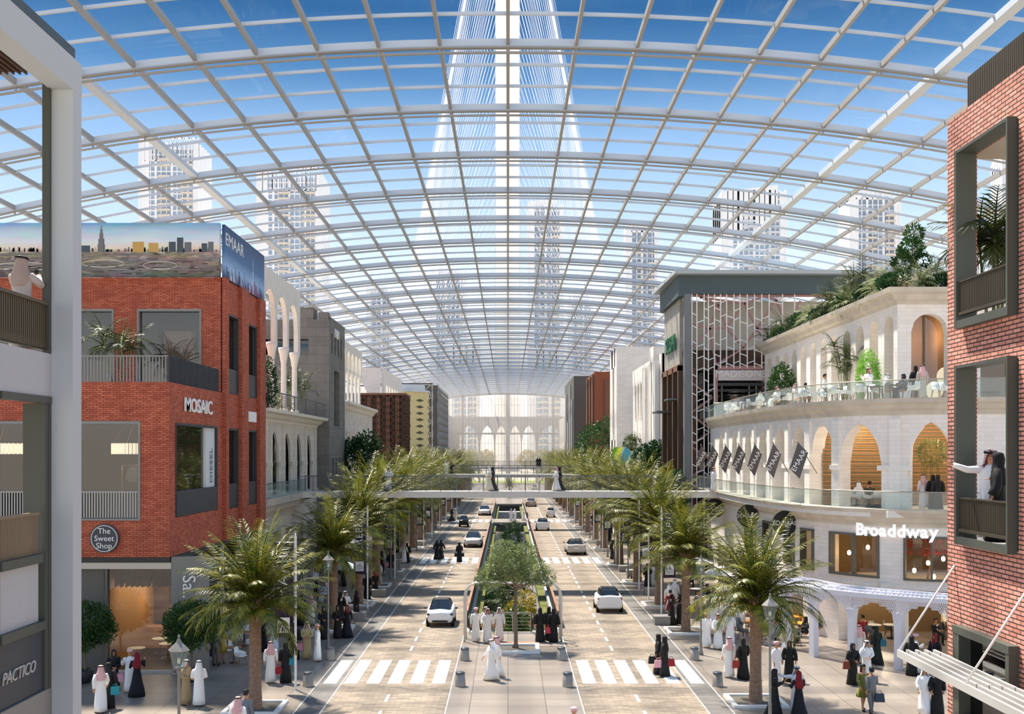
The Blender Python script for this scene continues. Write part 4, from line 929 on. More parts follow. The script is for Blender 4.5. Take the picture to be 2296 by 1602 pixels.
# second storey with pointed arches
h2=[]
for px in (1610,1640,1670,1703,1741,1784,1835):
    s=s_px(px+7,-.55); h2.append((s-1.1,s+1.1,7.05,arc(9.75,1.75,'pointed')))
for a,b in ((1884,1976),(2040,2140)):
    u,v=s_px(a,-.55),s_px(b,-.55); h2.append((u,v,7.05,arc(9.4,2.1,'pointed')))
mb=MB(); W2=lambda s,z,o: C.P(s,z,o-.55)
wallh(mb,W2,0,C.len,7.05,12.0,h2,.75,step=1.2)
cs_=[(h[0]+h[1])/2 for h in h2]
for i in range(len(cs_)-1):
    m_=(h2[i][1]+h2[i+1][0])/2; w_=(h2[i+1][0]-h2[i][1])/2
    for (hw,o,z0,z1) in ((.3,.1,7.05,11.7),(w_+.14,.16,9.05,9.3),(w_*.9+.02,.06,7.05,9.05)):
        mb.hexa([C.P(m_-hw,z0,-.5+o),C.P(m_+hw,z0,-.5+o),C.P(m_+hw,z0,-.7),C.P(m_-hw,z0,-.7),C.P(m_-hw,z1,-.5+o),C.P(m_+hw,z1,-.5+o),C.P(m_+hw,z1,-.7),C.P(m_-hw,z1,-.7)])
wb_(mb,'arched_storey_wall',M['stone_white'])
mb=MB(); sweep(mb,C,[(-.8,11.9),(-.5,11.9),(-.45,12.1),(-.3,12.2),(-.2,12.4),(-.05,12.5),(.0,12.73),(-.8,12.73)]); wb_(mb,'cornice',M['cornice'])
mb=MB(); sweep(mb,C,[(-6.5,12.3),(-.4,12.3),(-.4,12.7),(-6.5,12.7)],s1=s_px(1960)); mb.box(20,32,54.2,64,12.3,12.7); wb_(mb,'terrace_floor',M['limestone'])
mb=MB(); sweep(mb,C,[(-.1,12.75),(-.08,12.75),(-.08,13.63),(-.1,13.63)]); wb_(mb,'glass_balustrade',M['glass_clear'])
mb=MB(); mb.tube([C.P(C.len*i/n,13.65,-.09) for i in range(n+1)],.03,6); wb_(mb,'handrail',M['steel'])
# third storey
mb=MB(); L3=planeP(21.1,88,21.1,58.62,-1); d3=[86.3-2.455*i for i in range(12)]
wallh(mb,L3.P,0,29.45,12.7,18.2,[(88-d-.75,88-d+.75,12.7,arc(16.8,.75)) for d in d3],.6)
L4=planeP(21.1,58,32,58,-1); wallh(mb,L4.P,0,10.9,12.7,18.2,[(.75,2.75,12.7,arc(16.5,1.0)),(4.5,6.5,12.7,arc(16.5,1.0))],.6)
wb_(mb,'third_storey_wall',M['stone_white'])
K=Path([(21.1,88.5),(21.1,58),(32,58)],-1,False)
mb=MB(); pf=[(-.3,18.0),(.05,18.0),(.1,18.15),(.3,18.25),(.4,18.5),(.65,18.6),(.7,18.85),(-.3,18.85)]
def ring(x,y,dx,dy): return [(x+dx*o,y+dy*o,z) for o,z in pf]
mb.loft([ring(21.1,88.5,-1,0),ring(21.1,58,-1,-1),ring(32,58,0,-1)],sm=False); wb_(mb,'top_cornice',M['cornice'])
wb_(MB().box(21.3,32,58.2,88,18.4,18.6),'roof_slab',M['cornice'])
mb=MB(); mb.box(21.75,21.8,58.6,88,12.7,18); mb.box(21.8,32,58.7,58.75,12.7,18); wb_(mb,'window_glazing',M['glass_window'])
mb=MB()
for d in d3: mb.box(21.7,21.76,d-.04,d+.04,12.7,17.6)
mb.box(22.75,22.85,58.6,58.7,12.7,17.5); wb_(mb,'window_mullions',M['taupe'])
# inner rooms
wb_(MB().box(24.5,24.6,59,88,12.7,18.2).box(21.8,32,62.6,62.7,12.7,18.3),'inner_wall',mat('amber_wall','a8743f',.7))
mb=MB()
for i in range(48):
    z=7.1+i*.1; mb.box(17.5,32,59.5+.02*(i%3),59.6,z,z+.08,i%2)
wb_(mb,'slatted_inner_wall',[M['ply'],mat('slat_tan','8f7a58',.6)])
wb_(MB().box(17.5,32,59.62,59.8,0,12.3).box(19.4,19.6,59.8,87,0,12.2),'inner_wall',mat('olive_wall','6b5330',.7))
wb_(MB().box(17.2,17.3,60.5,87,.0,12.2),'shaded_glass',M['glass_dark'])
# room floors between storeys
wb_(MB().box(19,32,54.6,60,3.0,3.3),'mezzanine_slab',M['limestone'])
for x,y,z,e_ in ((19.5,58,11.4,200),(23.5,56.5,11.4,260),(20,58,5.6,45),(23.5,56.5,5.6,50),(20,57.8,2.6,150),(24,56,2.6,170),(18.4,66,11,40),(23.5,61,16.5,200),(23.5,70,16.5,60)): plight('restaurant_lamp',(x,y,z),e_*.6,(1,.82,.58))
# pendant bulbs in the upper ground windows
for i,(px,py,d) in enumerate(((1875,1231,58),(1904,1240,57.6),(1946,1228,57),(2081,1263,55.5),(2050,1280,55.3),(2094,1294,55),(2115,1254,55))):
    p=P(px,py,d); b_=empty('pendant_bulb',p,0,'glowing pendant bulb '+['at the top left of the wide restaurant window','hanging second in the wide restaurant window','at the right side of the wide restaurant window','high in the restaurant window nearest the brick wall','low left in the window nearest the brick wall','lowest in the window nearest the brick wall','rightmost in the window nearest the brick wall'][i],'lamp')
    MB().ell((0,0,0),(.1,.1,.13),10,8).build('bulb',M['bulb'],b_); MB().tube([(0,0,.1),(0,0,max(.2,5.9-p.z))],.012,5).build('cord',M['black'],b_)
for p in (P(2088,880,61.5),P(2110,856,62.3)):
    pass
for i,(px,py,r_) in enumerate(((2095,876,.5),(2122,845,.55))):
    p=P(px,py,60.2); MB().ell((0,0,0),(r_,.12,r_),20,12).build('disc_lamp',M['lamp_glow'],loc=p,label=('large round glowing woven lamp, lower left in the top arch','large round glowing woven lamp, upper right in the top arch')[i],cat='lamp')
bs=empty('restaurant_sign',C.P(s_px(2010),5.98,-.2),0,'large white glowing letters over the restaurant windows','sign')
u0,u1=s_px(1920,-.2),s_px(2104,-.2); wd=[.66,.42,.64,.6,.66,.66,.86,.6,.62]; tot=sum(wd); u=u0
for ch,w_ in zip('Broaddway',wd):
    du=(u1-u0)*w_/tot; a=Vector(C.P(u,0,-.2)); b_=Vector(C.P(u+du,0,-.2)); mid=(a+b_)/2; t_=(b_-a).normalized(); n_=Vector((t_.y,-t_.x,0))
    textm(ch,mat('sign_white','fbfaf8',.5,emit=.3),mid+n_*.06+Vector((0,0,5.96))-bs.location,t_,(0,0,1),(u1-u0)/tot*1.15,bs,.03,bold=.035); u+=du
for i,px in enumerate((1601,1676,1757)):
    s=s_px(px,.4); q=C.at(s,.35); o=empty('round_sign',(q.x,q.y,(5.8,5.95,5.95)[i]),R((0,0,8)[i]),('round black sign hanging farthest along the white building','round black sign partly hidden behind palm fronds','round black sign nearest the big white letters')[i],'sign')
    MB().lathe([(.72,-.05),(.72,.05)],n=36,sm=False).build('disc',M['black'],o).rotation_euler=(R(90),0,0); text('lettering','SOCIAAL',M['white'],(0,-.06,.0),(R(90),0,0),.36,.01,o)
    MB().box(.7,1.1,-.03,.03,-.1,.0).build('bracket',M['steel'],o)
# lattice canopy
lc=empty('lattice_canopy',(18,51.5,0),0,'white woven lattice canopy on flared columns in front of the restaurant','canopy'); CO=(-18,-51.5,0)
pl=[G(1720,1446),G(1757.6,1454.8),G(1819,1473.6),G(1907,1490),G(2012,1503.7),G(2134,1516),G(2270,1524)]
cpn=Path([(p.x,p.y) for p in pl],-1); 
def s_of(p):
    return min((i*cpn.len/600 for i in range(601)),key=lambda u:(cpn.at(u)-Vector((p.x,p.y))).length)
ps=[s_of(p) for p in pl]
mb=MB()
for k in range(60):
    a=cpn.len*k/60; mb.hexa([cpn.P(a,3.25,.1),cpn.P(a+.09,3.25,.1),cpn.P(a+.09,3.25,-2.2),cpn.P(a,3.25,-2.2),cpn.P(a,3.33,.1),cpn.P(a+.09,3.33,.1),cpn.P(a+.09,3.33,-2.2),cpn.P(a,3.33,-2.2)])
for o in (.12,-1.0,-2.0): sweep(mb,cpn,[(o-.1,3.2),(o,3.2),(o,3.42),(o-.1,3.42)],step=.6)
lp(mb,'slatted_top',mat('lattice_white','dcdce6',.5),lc,CO)
for i,p in enumerate(pl):
    mb=MB(); u=ps[i]
    for zz in range(1): pass
    mb.loft([[cpn.P(u-a,z,.0),cpn.P(u+a,z,.0),cpn.P(u+a,z,-.34),cpn.P(u-a,z,-.34)] for a,z in ((.17,0),(.15,1.6),(.17,2.1),(.24,2.6))],sm=False); lp(mb,'column',MATS['lattice_white'],lc,CO)
mb=MB()
for i in range(len(ps)-1):
    u0,u1=ps[i],ps[i+1]; hw=(u1-u0)/2; mid=(u0+u1)/2
    def low(s): k=abs((s-mid)/hw); return 1.75+1.15*math.sqrt(max(0,1-k**2.2)) if k<1 else 1.75
    N_=26; st=(u1-u0)/N_; 
    for off in (.0,-.22):
        for a in range(-12,N_+12):
            for sg_ in (1,-1):
                s=u0+a*st; z=3.25; prev=None
                for q in range(14):
                    ss=s+sg_*q*st*.62; zz=z-q*.13
                    if ss<u0 or ss>u1: prev=None; continue
                    if zz<low(ss): break
                    p_=cpn.P(ss,zz,off-.25*(1-((3.25-zz)/1.6))**2*(-1 if off else 1)*.0)
                    if prev: mb.bar(prev,p_,.022)
                    prev=p_
lp(mb,'lattice_vault',MATS['lattice_white'],lc,CO)
# hanging flags
for i,px in enumerate((1788,1733,1691,1655.4,1625.4,1596,1571.5)):
    d=14.85*F/(px-CX); tip=Vector((14.85,d,10.52)); base=Vector((16.1,d+1.6,8.85)) if i else Vector((16.6,d+2.6,8.85))
    o=empty('flag',tip,0,'grey lettered flag on a slanted wall pole, '+('nearest to the camera','second from the nearest','third from the nearest','fourth from the nearest','third from the far end','second from the far end','farthest, by the lattice tower')[i],'flag','grey flags along the white building')
    MB().tube([(0,0,0),base-tip],.028,8).build('pole',M['steel'],o); MB().ell((0,0,.03),(.05,.05,.05),8,6).build('finial',M['steel'],o)
    a=(base-tip); a=Vector((a.x,a.y*.2,a.z)).normalized()*.8; hg=Vector((-.42,0,-1.3)); t_=Vector((0,.012,0)); c0=a*.05
    q=[c0,c0+a,c0+a+hg*1.03,c0+hg*1.03]
    MB().hexa([q[0]-t_,q[1]-t_,q[2]-t_,q[3]-t_,q[0]+t_,q[1]+t_,q[2]+t_,q[3]+t_]).build('cloth',M['flag_grey'],o)
    textm('EMAAR',M['white'],c0+a*.5+hg*.52+Vector((0,-.05,0)),Vector((.5,.04,.86)),Vector((-.86,0,.5)),.38,o)
# steel framed tower
mt_=empty('steel_frame_tower',(18,88,0),0,'grey roofed tower with white and pink bar screens at the end of the white building','building'); MO=(-18,-88,0)
def mt(mb,n,m): return lp(mb,n,m,mt_,MO)
mb=MB(); mb.hexa([(13.6,87.2,24.55),(34,87.2,24.55),(34,99,24.3),(13.4,99.2,24.55),(13.6,87.2,24.85),(34,87.2,24.85),(34,99,24.6),(13.4,99.2,24.85)]); mt(mb,'roof_eave',mat('eave','aeb6ba',.5))
mb=MB(); mb.box(14.5,34,88,88.5,23.0,24.54); mb.box(14.0,14.499,87.99,98.6,22.8,24.55); mt(mb,'fascia',M['dark_teal'])
mt(MB().box(14.51,15.05,88.01,88.7,0,23.0),'corner_pillar',mat('pillar_grey','76797a',.55))
mt(MB().box(15.1,34,92.5,92.7,18.8,23),'screen_wall',mat('pale_panel','cfccc2',.7)); mt(MB().box(15.1,34,92.6,92.8,12,18.8).box(15.1,21.5,89.2,89.4,16.8,18.0),'inner_wall',M['brown_dark'])
mt(MB().box(15.1,21.4,90.5,90.55,0,16.8),'glazing',M['glass_dark']); mt(MB().box(15.0,24,93,93.2,0,12),'inner_wall',M['charcoal'])
mb=MB(); r3=random.Random(5)
cols_=[15.2,15.35,16.3,16.5,17.2,17.85 if 0 else 18.0,18.9,19.7,20.6,21.35,22.3,23.3,24.6]
cols_=[15.15,15.55,16.15,16.5,17.0,17.5,18.0,18.6,19.1,19.7,20.3,20.9,21.5,22.6,23.6]
for i,x in enumerate(cols_):
    zb=0 if x<17.1 else 16.9; mb.box(x-.04,x+.04,88.1,88.2,zb,23.0)
    if i+1<len(cols_):
        x2=cols_[i+1]; z=zb+.5 if x2<17.1 or x<16.8 else 17.3
        sl=1 if i%2 else -1
        while z<22.6:
            mb.bar((x,88.15,z),(x2,88.15,z+sl*.22),.07); z+=.7+r3.random()*1.3
mt(mb,'white_bar_screen',M['white'])
mb=MB()
nodes=[(15.1,20.6),(16.7,20.2),(15.9,22.8),(18.1,20.3),(17.4,22.2),(17.2,17.2),(19.6,22.3),(19.5,18.6),(20.6,20.2),(22.2,22.6),(22.1,18),(23.2,20.2),(21.2,22.9),(24.5,18.2),(24.2,22.5),(15.1,18.6)]
for a,b in ((0,1),(1,15),(1,5),(1,3),(1,4),(4,2),(4,3),(3,6),(3,7),(7,5),(6,8),(7,8),(6,2),(8,11),(8,9),(8,10),(10,11),(11,14),(11,13),(9,12),(9,11),(12,6)): mb.bar((nodes[a][0],88.6,nodes[a][1]),(nodes[b][0],88.6,nodes[b][1]),.16,.16)
for z in (14.5,11.8,9.2,6.6,4): mb.bar((15.1,88.6,z-1.3),(16.9,88.6,z),.15); mb.bar((16.9,88.6,z),(15.1,88.6,z+1.3),.15)
mb.box(15.1,34,88.5,88.7,22.85,23.05); mb.box(17.0,17.3,88.3,88.7,0,17.1); mb.box(17.0,21.6,88.3,88.7,16.8,17.1); mb.box(21.1,21.4,88.3,88.7,12.7,17.0)
mt(mb,'pink_steel_braces',M['pink'])
mt(MB().box(17.35,21.1,88.35,88.45,15.9,16.75),'sign_board',mat('sign_pink','d9cdcb',.5)); mt(MB().box(17.3,21.2,88.2,88.5,15.45,15.7).box(17.3,21.2,88.2,88.4,15.0,15.15),'awning_bars',M['charcoal'])
mb=MB()
for x in (17.5,18.0,20.3,20.9): mb.box(x,x+.1,90.3,90.45,12.7,15.6)
mt(mb,'door_frames',M['lightgrey'])
text('restaurant_sign','MADISONS',M['white'],(19.2,88.3,16.42),(R(90),0,0),.85,.04,label='thin white letters over the terrace restaurant door',cat='sign')
# street face of that tower
mb=MB(); mb.box(14.35,14.6,89.5,98.2,17.2,22.9); mt(mb,'tile_screen',mat('scale_tile','a39d92',.5,noise=.25,nscale=3.5,bump=1))
for y in (89.3,92.2,95.2,98.2): mt(MB().box(14.2,15.2,y,y+.5,0,17.2),'brown_pillar',M['brown_dark'])
mt(MB().box(14.2,14.6,89.3,98.7,16.8,17.3).box(15.3,15.6,89,98.7,0,17),'brown_frame',M['brown'])
mt(MB().box(13.4,14.8,89.8,92,14.35,14.5).box(13.2,14.8,95,98,13.5,13.65),'ledge_shelf',M['steel_dark'])
text('green_sign','SUSHI',M['green_sign'],(14.2,93.6,19.3),(R(90),0,R(-90)),1.9,.06,label='dark green letters on the scaled tower face',cat='sign',sx=1.1,bold=.03)
# ================================================================ buildings beyond on the right
def simple(name,label,off,parts):
    o=empty(name,(-off[0],-off[1],0),0,label,'building')
    for n_,mb_,m_ in parts: lp(mb_,n_,m_,o,off)
    return o
mb=MB(); 
def YP(s,z,off): return (14.9-off,104+s,z)
wallh(mb,YP,0,24,0,19.6,[(1.2+2.4*i,2.2+2.4*i,10.5,18.2) for i in range(5)]+[(15+2.6*i,16.6+2.6*i,13.5,arc(17,.8)) for i in range(3)],.6); mb.box(15,24,104,104.4,0,19.6); mb.box(15.6,15.8,104.5,128,0,19)
mb.box(14.4,14.9,106,109,9.5,20.5); mb.box(14.3,14.9,112,113,5,18.8)
m2=MB()
for i in range(5): m2.box(14.4,14.8,104+1.0+2.4*i,104+1.4+2.4*i,10,19)
m3=MB(); m3.box(13.6,14.9,119,128,9.6,10.1); m3.box(14,14.9,119,128,8.8,9.6)
simple('white_colonnade_building','pale building with tall slim fins and a planted ledge beyond the steel tower',(-15,-104,0),[('stone_wall',mb,M['stone_white']),('fins',m2,M['white']),('planted_ledge',m3,M['cornice'])])
mb=MB(); wallh(mb,lambda s,z,o:(13.2+s,130-o,z),0,11,0,22.8,[],.6)
def ZP(s,z,off): return (13.2-off,130+s,z)
wallh(mb,ZP,.6,8.5,0,22.8,[(2.0,6.5,11.5,20.5),(1.5,3.0,1,10),(5,6.5,1,10)],.6); m2=MB(); m2.box(13.9,14.0,130.7,138,0,22)
simple('white_stone_tower','plain pale stone tower slab standing mid way on the right',(-13.2,-130,0),[('stone_wall',mb,M['stone_white']),('window_panel',m2,mat('mauve','7b6a6c',.6))])
mb=MB(); mb.box(13.9,24,172,190,0,22.9); m2=MB()
for y in (172.5,178,184): m2.box(13.6,13.95,y,y+2.2,2,22.5)
m2.box(15.5,17.0,171.8,172,2,21.5)
simple('rust_panel_building','rust brown panelled building far along the right side',(-13.9,-172,0),[('panel_wall',mb,mat('rustpanel','8f4a2c',.6)),('dark_pilasters',m2,M['brown'])])
mb=MB(); mb.box(12.3,22,200,232,0,24.2); m2=MB()
for i,(y,z0,z1) in enumerate(((202,8,20),(208,10,23),(215,5,16),(222,12,22))): m2.box(12.0,12.3,y,y+2.4,z0,z1)
simple('grey_panel_building','grey concrete building with tall pale sign panels near the glass end, right side',(-12.3,-200,0),[('panel_wall',mb,M['taupe']),('sign_panels',m2,M['lightgrey'])])
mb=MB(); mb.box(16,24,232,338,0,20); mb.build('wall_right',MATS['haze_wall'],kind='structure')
# green pennants on the pale tower
for i,c in enumerate(('5f9a1e','7ab22a','8fca2e','c9d62e','e0d93a','9ad0d6','4aa8c9')):
    y=118-2.0*i; p=Vector((12.3,y+6,9.6)); o=empty('pennant',p,0,'coloured slanted pennant on the far pale wall, '+('green, farthest in the row','mid green, second from the far end','light green, third from the far end','lime, fourth of seven','yellow, third from the near end','pale blue, second from the near end','blue, nearest in the row')[i],'pennant','coloured pennants')
    MB().tube([(0,0,1),(1.0,.8,0)],.03,6).build('pole',M['steel'],o); MB().hexa([(0,0,1),(.8,.5,.1),(.5,.5,-1.0),(-.5,0,-.3),(0,.03,1),(.8,.53,.1),(.5,.53,-1.0),(-.5,.03,-.3)]).build('cloth',mat('pen%d'%i,c,.7),o)

for i,(x,y) in enumerate(((20.4,56.6),(21.9,55.9))):
    o=empty('red_branch',(x,y,3.3),0,'dark branch with red leaves in the '+('wide restaurant window','window nearest the brick wall'),'plant') if 0 else empty('red_branch',(x,y,3.3),0,'dark branch with red leaves in the '+('wide restaurant window','window nearest the brick wall')[i],'plant')
    r=random.Random(i); mb=MB(); mb.tube([(0,0,0),(.2,0,1),(-.2,0,1.8),(.3,0,2.4)],[.06,.04,.03,.01],6); mb.tube([(.1,0,.9),(.7,0,1.6),(.9,0,2.2)],[.03,.02,.01],5); mb.build('stem',M['wood_dark'],o)
    mb=MB()
    for _ in range(160):
        c=Vector((r.uniform(-.5,1.1),r.uniform(-.1,.1),r.uniform(1.3,2.4))); d=Vector((r.uniform(-1,1),r.uniform(-1,1),r.uniform(-1,1))).normalized()*.1; e2=d.cross(Vector((0,1,.2))).normalized()*.05; mb.poly([c-d,c-e2,c+d,c+e2])
    mb.build('leaves',M['leaf_red'],o)
# ================================================================ towers beyond the roof
haze_tints={'white':mat('t_white','e9eaec',.7),'glass':mat('t_glass','9db2ca',.3),'beige':mat('t_beige','d3c9bc',.7),'grey':mat('t_grey','c9ced6',.6),'dark':mat('t_dark','8b9bb0',.5)}  # tower colours paled: distance haze is put into the base colours
def tower(px0,px1,py,d,label,st=0,seed=0,base=0):
    r=random.Random(seed); w_=(px1-px0)*d/F; cx=((px0+px1)/2-CX)*d/F; H=HC+(HY-py)*d/F; dp=w_*.8
    o=empty('tower_block',(cx,d,0),0,label,'building','pale towers beyond the glass roof')
    h=w_/2; fl=3.4; n=int(H/fl)
    MB().box(-h+1,h-1,1,dp-1,0,H-6).build('glass_core',haze_tints['glass' if st!=2 else 'dark'],o)
    mb=MB()
    for i in range(n-1): mb.box(-h+.3,h-.3,.3,dp-.3,i*fl,i*fl+.75)
    mb.build('floor_slabs',haze_tints['white' if st<2 else 'grey'],o)
    mb=MB(); k=max(5,int(w_/3.2)); x0=-h
    for i in range(k+1):
        x=-h+w_*i/k; ww=.5 if i%3 else 1.3; mb.box(x-ww/2,x+ww/2,0,1.2,0,H-3)
    mb.box(-h,-h+w_*.16,.1,dp,0,H-1 if st!=1 else H-8); mb.box(h-w_*.1,h,.1,dp,0,H-4)
    for i in range(6): y=dp*i/5; mb.box(-h-.2,-h+.6,y-.3,y+.3,0,H-3); mb.box(h-.6,h+.2,y-.3,y+.3,0,H-3)
    mb.build('wall_piers',haze_tints['white'],o)
    mb=MB()
    for xs_ in ((-.18,.02),(.2,.4)):
        for i in range(2,n-3):
            if (i+seed)%9==0: continue
            mb.box(w_*xs_[0],w_*xs_[1],-1.3,.2,i*fl,i*fl+1.25)
    mb.build('balconies',haze_tints['beige'] if st in (0,2) else haze_tints['grey'],o)
    mb=MB()
    if st==0:
        for i in range(26): x=-h+w_*i/25; mb.box(x-.25,x+.25,0,.6,H-14,H-(i%3)*.5); 
        mb.box(-h,h,0,.8,H-1,H); mb.box(-h,h,0,.8,H-14.5,H-14)
    elif st==1:
        mb.hexa([(-h,0,H-30),(h*.75,0,H-22),(h*.75,dp,H-22),(-h,dp,H-30),(-h,0,H-4),(h*.75,0,H),(h*.75,dp,H),(-h,dp,H-4)])
    else:
        mb.box(-h,h,0,dp,H-6,H-5); mb.box(-h*.6,h*.6,2,dp-2,H-5,H)
        for i in range(12): x=-h+w_*i/11; mb.box(x-.2,x+.2,0,.4,H-5,H-1)
    mb.build('crown',haze_tints['white'],o); return o
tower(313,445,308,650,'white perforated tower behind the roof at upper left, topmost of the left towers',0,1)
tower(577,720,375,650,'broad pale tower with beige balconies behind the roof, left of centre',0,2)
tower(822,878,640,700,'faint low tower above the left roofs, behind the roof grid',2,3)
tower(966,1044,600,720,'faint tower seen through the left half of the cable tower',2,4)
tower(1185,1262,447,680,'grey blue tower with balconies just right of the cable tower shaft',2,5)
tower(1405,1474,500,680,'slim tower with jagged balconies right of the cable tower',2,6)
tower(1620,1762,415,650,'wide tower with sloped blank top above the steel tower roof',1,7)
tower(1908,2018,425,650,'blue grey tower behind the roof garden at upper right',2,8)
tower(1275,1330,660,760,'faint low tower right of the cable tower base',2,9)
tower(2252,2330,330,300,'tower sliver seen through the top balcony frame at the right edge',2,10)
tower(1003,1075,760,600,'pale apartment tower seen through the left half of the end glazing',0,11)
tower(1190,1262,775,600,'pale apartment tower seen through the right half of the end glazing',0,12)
# ================================================================ cable stayed tower
D=560.0; cx=(1138-CX)*D/F
ct=empty('cable_tower',(cx,D,0),0,'slender white observation tower with fans of cables rising behind the glass roof','tower')
mb=MB(); w_=6.0
for a in (-3.6,3.6): mb.lathe([(3.1,0),(2.8,330),(1.2,365)],(a*.95,0,0),14)
mb.box(-.8,.8,-1,3,0,330); mb.build('shaft',mat('spire_white','f3f4f8',.5),ct)
mb=MB()
for x in (-6.2,6.2): mb.box(x-.3,x+.3,-.3,.3,0,330)
for i in range(80): mb.box(-6.4,6.4,-.2,.2,i*4.1,i*4.1+.25)
mb.build('lift_frame',mat('spire_grey','b4bccb',.5),ct)
cm=mat('cable_white','fafbff',.5)
for sg in (-1,1):
    mb=MB()
    for az in (0,26):
        n=40
        for i in range(n):
            h=62+300*(i/(n-1))**.9 if az<20 else 90+270*(i/(n-1))
            rb_r=70.5; x=sg*rb_r*math.cos(R(az)); y=-rb_r*math.sin(R(az))
            mb.bar((sg*3,0,h),(x,y,0),.17,.17)
    for i in range(22): a=R(i*1.4); mb.bar((sg*2,0,345+i*.7),(sg*70.8*math.cos(a),-70.8*math.sin(a),0),.3)
    o=mb.build('cable_fan',cm,ct); o['kind']='stuff'
# hedge and trees outside the end wall
# ================================================================ palms
def frond(mb,az,e0,L,droop,seg=9,nl=22,lw=.05,ll=.52,m=0,org=(0,0,0),twist=0,zb=0):
    p=Vector(org); pts=[p.copy()]; dirs=[]; h=Vector((math.cos(az),math.sin(az),0)); e=e0
    for i in range(seg):
        t=(i+1)/seg; e=e0-droop*t**1.4; d=h*math.cos(e)+Vector((0,0,math.sin(e))); dirs.append(d); p=p+d*L/seg; pts.append(p.copy())
    dirs.append(dirs[-1]); mb.tube(pts,[.035*(1-.85*i/seg) for i in range(seg+1)],4,m,cap=False)
    side=Vector((-h.y,h.x,0))
    for k in range(nl):
        t=.1+.9*k/nl; f=t*seg; i=min(int(f),seg-1); q=pts[i].lerp(pts[i+1],f-i); d=dirs[i]; up=side.cross(d)
        l=ll*(.55+.75*math.sin(PI*min(1,t*1.02)**.8))*(1 if t<.9 else .8)
        for s in (1,-1):
            jit=rnd.uniform(-.12,.12); v=(d*(.55+.3*t+jit)+side*s*(.85-.25*t)+up*(.28+rnd.uniform(-.12,.12))).normalized()
            a=q; b=q+v*l*.55; c=b+(v+Vector((0,0,-.35))).normalized()*l*.5; wv=(d*.8+up*.4).normalized()*lw
            i0=mb.v(a-wv*.5); i1=mb.v(a+wv*.5); i2=mb.v(b+wv*.6); i3=mb.v(b-wv*.6); i4=mb.v(c)
            mb.f((i0,i1,i2,i3),m); mb.f((i3,i2,i4),m)
def palm(name,H=4.0,nf=46,L=3.4,seed=1,label='',leaf='palm_leaf',nl=26):
    global rnd
    rnd=random.Random(seed); o=empty(name,(0,0,0),0,label,'palm')
    mb=MB(); pr=[]; n=int(H/.085)
    for i in range(n):
        z=i*H/n; r_=.27-.05*min(1,z/1.0)+(.05 if z>H-.8 else 0)*((z-H+.8)/.8)
        pr+= [(r_+.028,z),(r_-.012,z+H/n*.8)]
    mb.lathe(pr,n=12,sm=False)
    for i in range(70): a=i*2.399; z=H-.75+.75*i/70; mb.bar((math.cos(a)*.22,math.sin(a)*.22,z-.1),(math.cos(a)*.38,math.sin(a)*.38,z+.18),.07,.03)
    mb.build('trunk',M['trunk'],o)
    mb=MB()
    for i in range(nf):
        t=i/nf; az=i*2.39996+rnd.uniform(-.2,.2); e0=R(86-80*t**1.2+rnd.uniform(-7,7)); LL=L*(1.0-.2*t)*rnd.uniform(.92,1.08)
        frond(mb,az,e0,LL,R(30+46*t+(38 if i%13==7 else 0)+rnd.uniform(-8,10)),nl=nl,org=(math.cos(az)*.12,math.sin(az)*.12,H-.05-.35*t))
    mb.build('crown',M[leaf],o); return o
PA=Proto(palm('date_palm',4.2,66,3.55,1,'x',nl=34)); PB=Proto(palm('date_palm',4.4,62,3.5,2,'x',nl=34)); PC_=Proto(palm('date_palm',4.3,46,3.5,3,'x',nl=22))
ordn=['first','second','third','fourth','fifth','sixth','seventh','eighth','ninth','tenth','eleventh','twelfth','thirteenth','fourteenth','fifteenth','sixteenth','seventeenth','eighteenth','nineteenth','twentieth','twenty first','twenty second','twenty third','twenty fourth','twenty fifth']
LPD=[41.7,60.4,70.4,80,90,100,111,121,132,143,154,165,177,189,202,216,230,246,262,280]
RPD=[42.8,59.6,70,82,94.9,110.6,121,132.6,143.7,155,166,177,189,202,216,230,246,262,280]
def soilbox(x,y):
    o=empty('tree_planter',(x,y,0),0,'x','planter'); mb=MB()
    mb.box(-1.08,1.08,-1.08,-.9,0,.1); mb.box(-1.08,1.08,.9,1.08,0,.1); mb.box(-1.08,-.9,-.9,.9,0,.1); mb.box(.9,1.08,-.9,.9,0,.1); mb.build('border',M['white'],o)
    MB().box(-.9,.9,-.9,.9,.0,.03).build('soil',M['soil'],o); return o
PPL=Proto(soilbox(0,0))
for side,lst,x in (('left',LPD,-9.85),('right',RPD,9.9)):
    for i,y in enumerate(lst):
        sc=1.0 if y<50 else (1.0 if y<65 else (1.2 if y<78 else (1.32 if y<100 else 1.42)))
        pr=(PA,PB,PC_)[i%2 if y<100 else 2]
        lb='feather leaved date palm, %s from the camera in the %s pavement row'%(ordn[i],side)
        pr.put((x,y,0.03),(i*1.7+(.4 if side=='left' else 2.1)),lb,'date palms along the street',sc)
        if y<200: PPL.put((x,y,0),0,'flat white edged planter bed under the %s palm of the %s row'%(ordn[i],side),'palm planter beds')
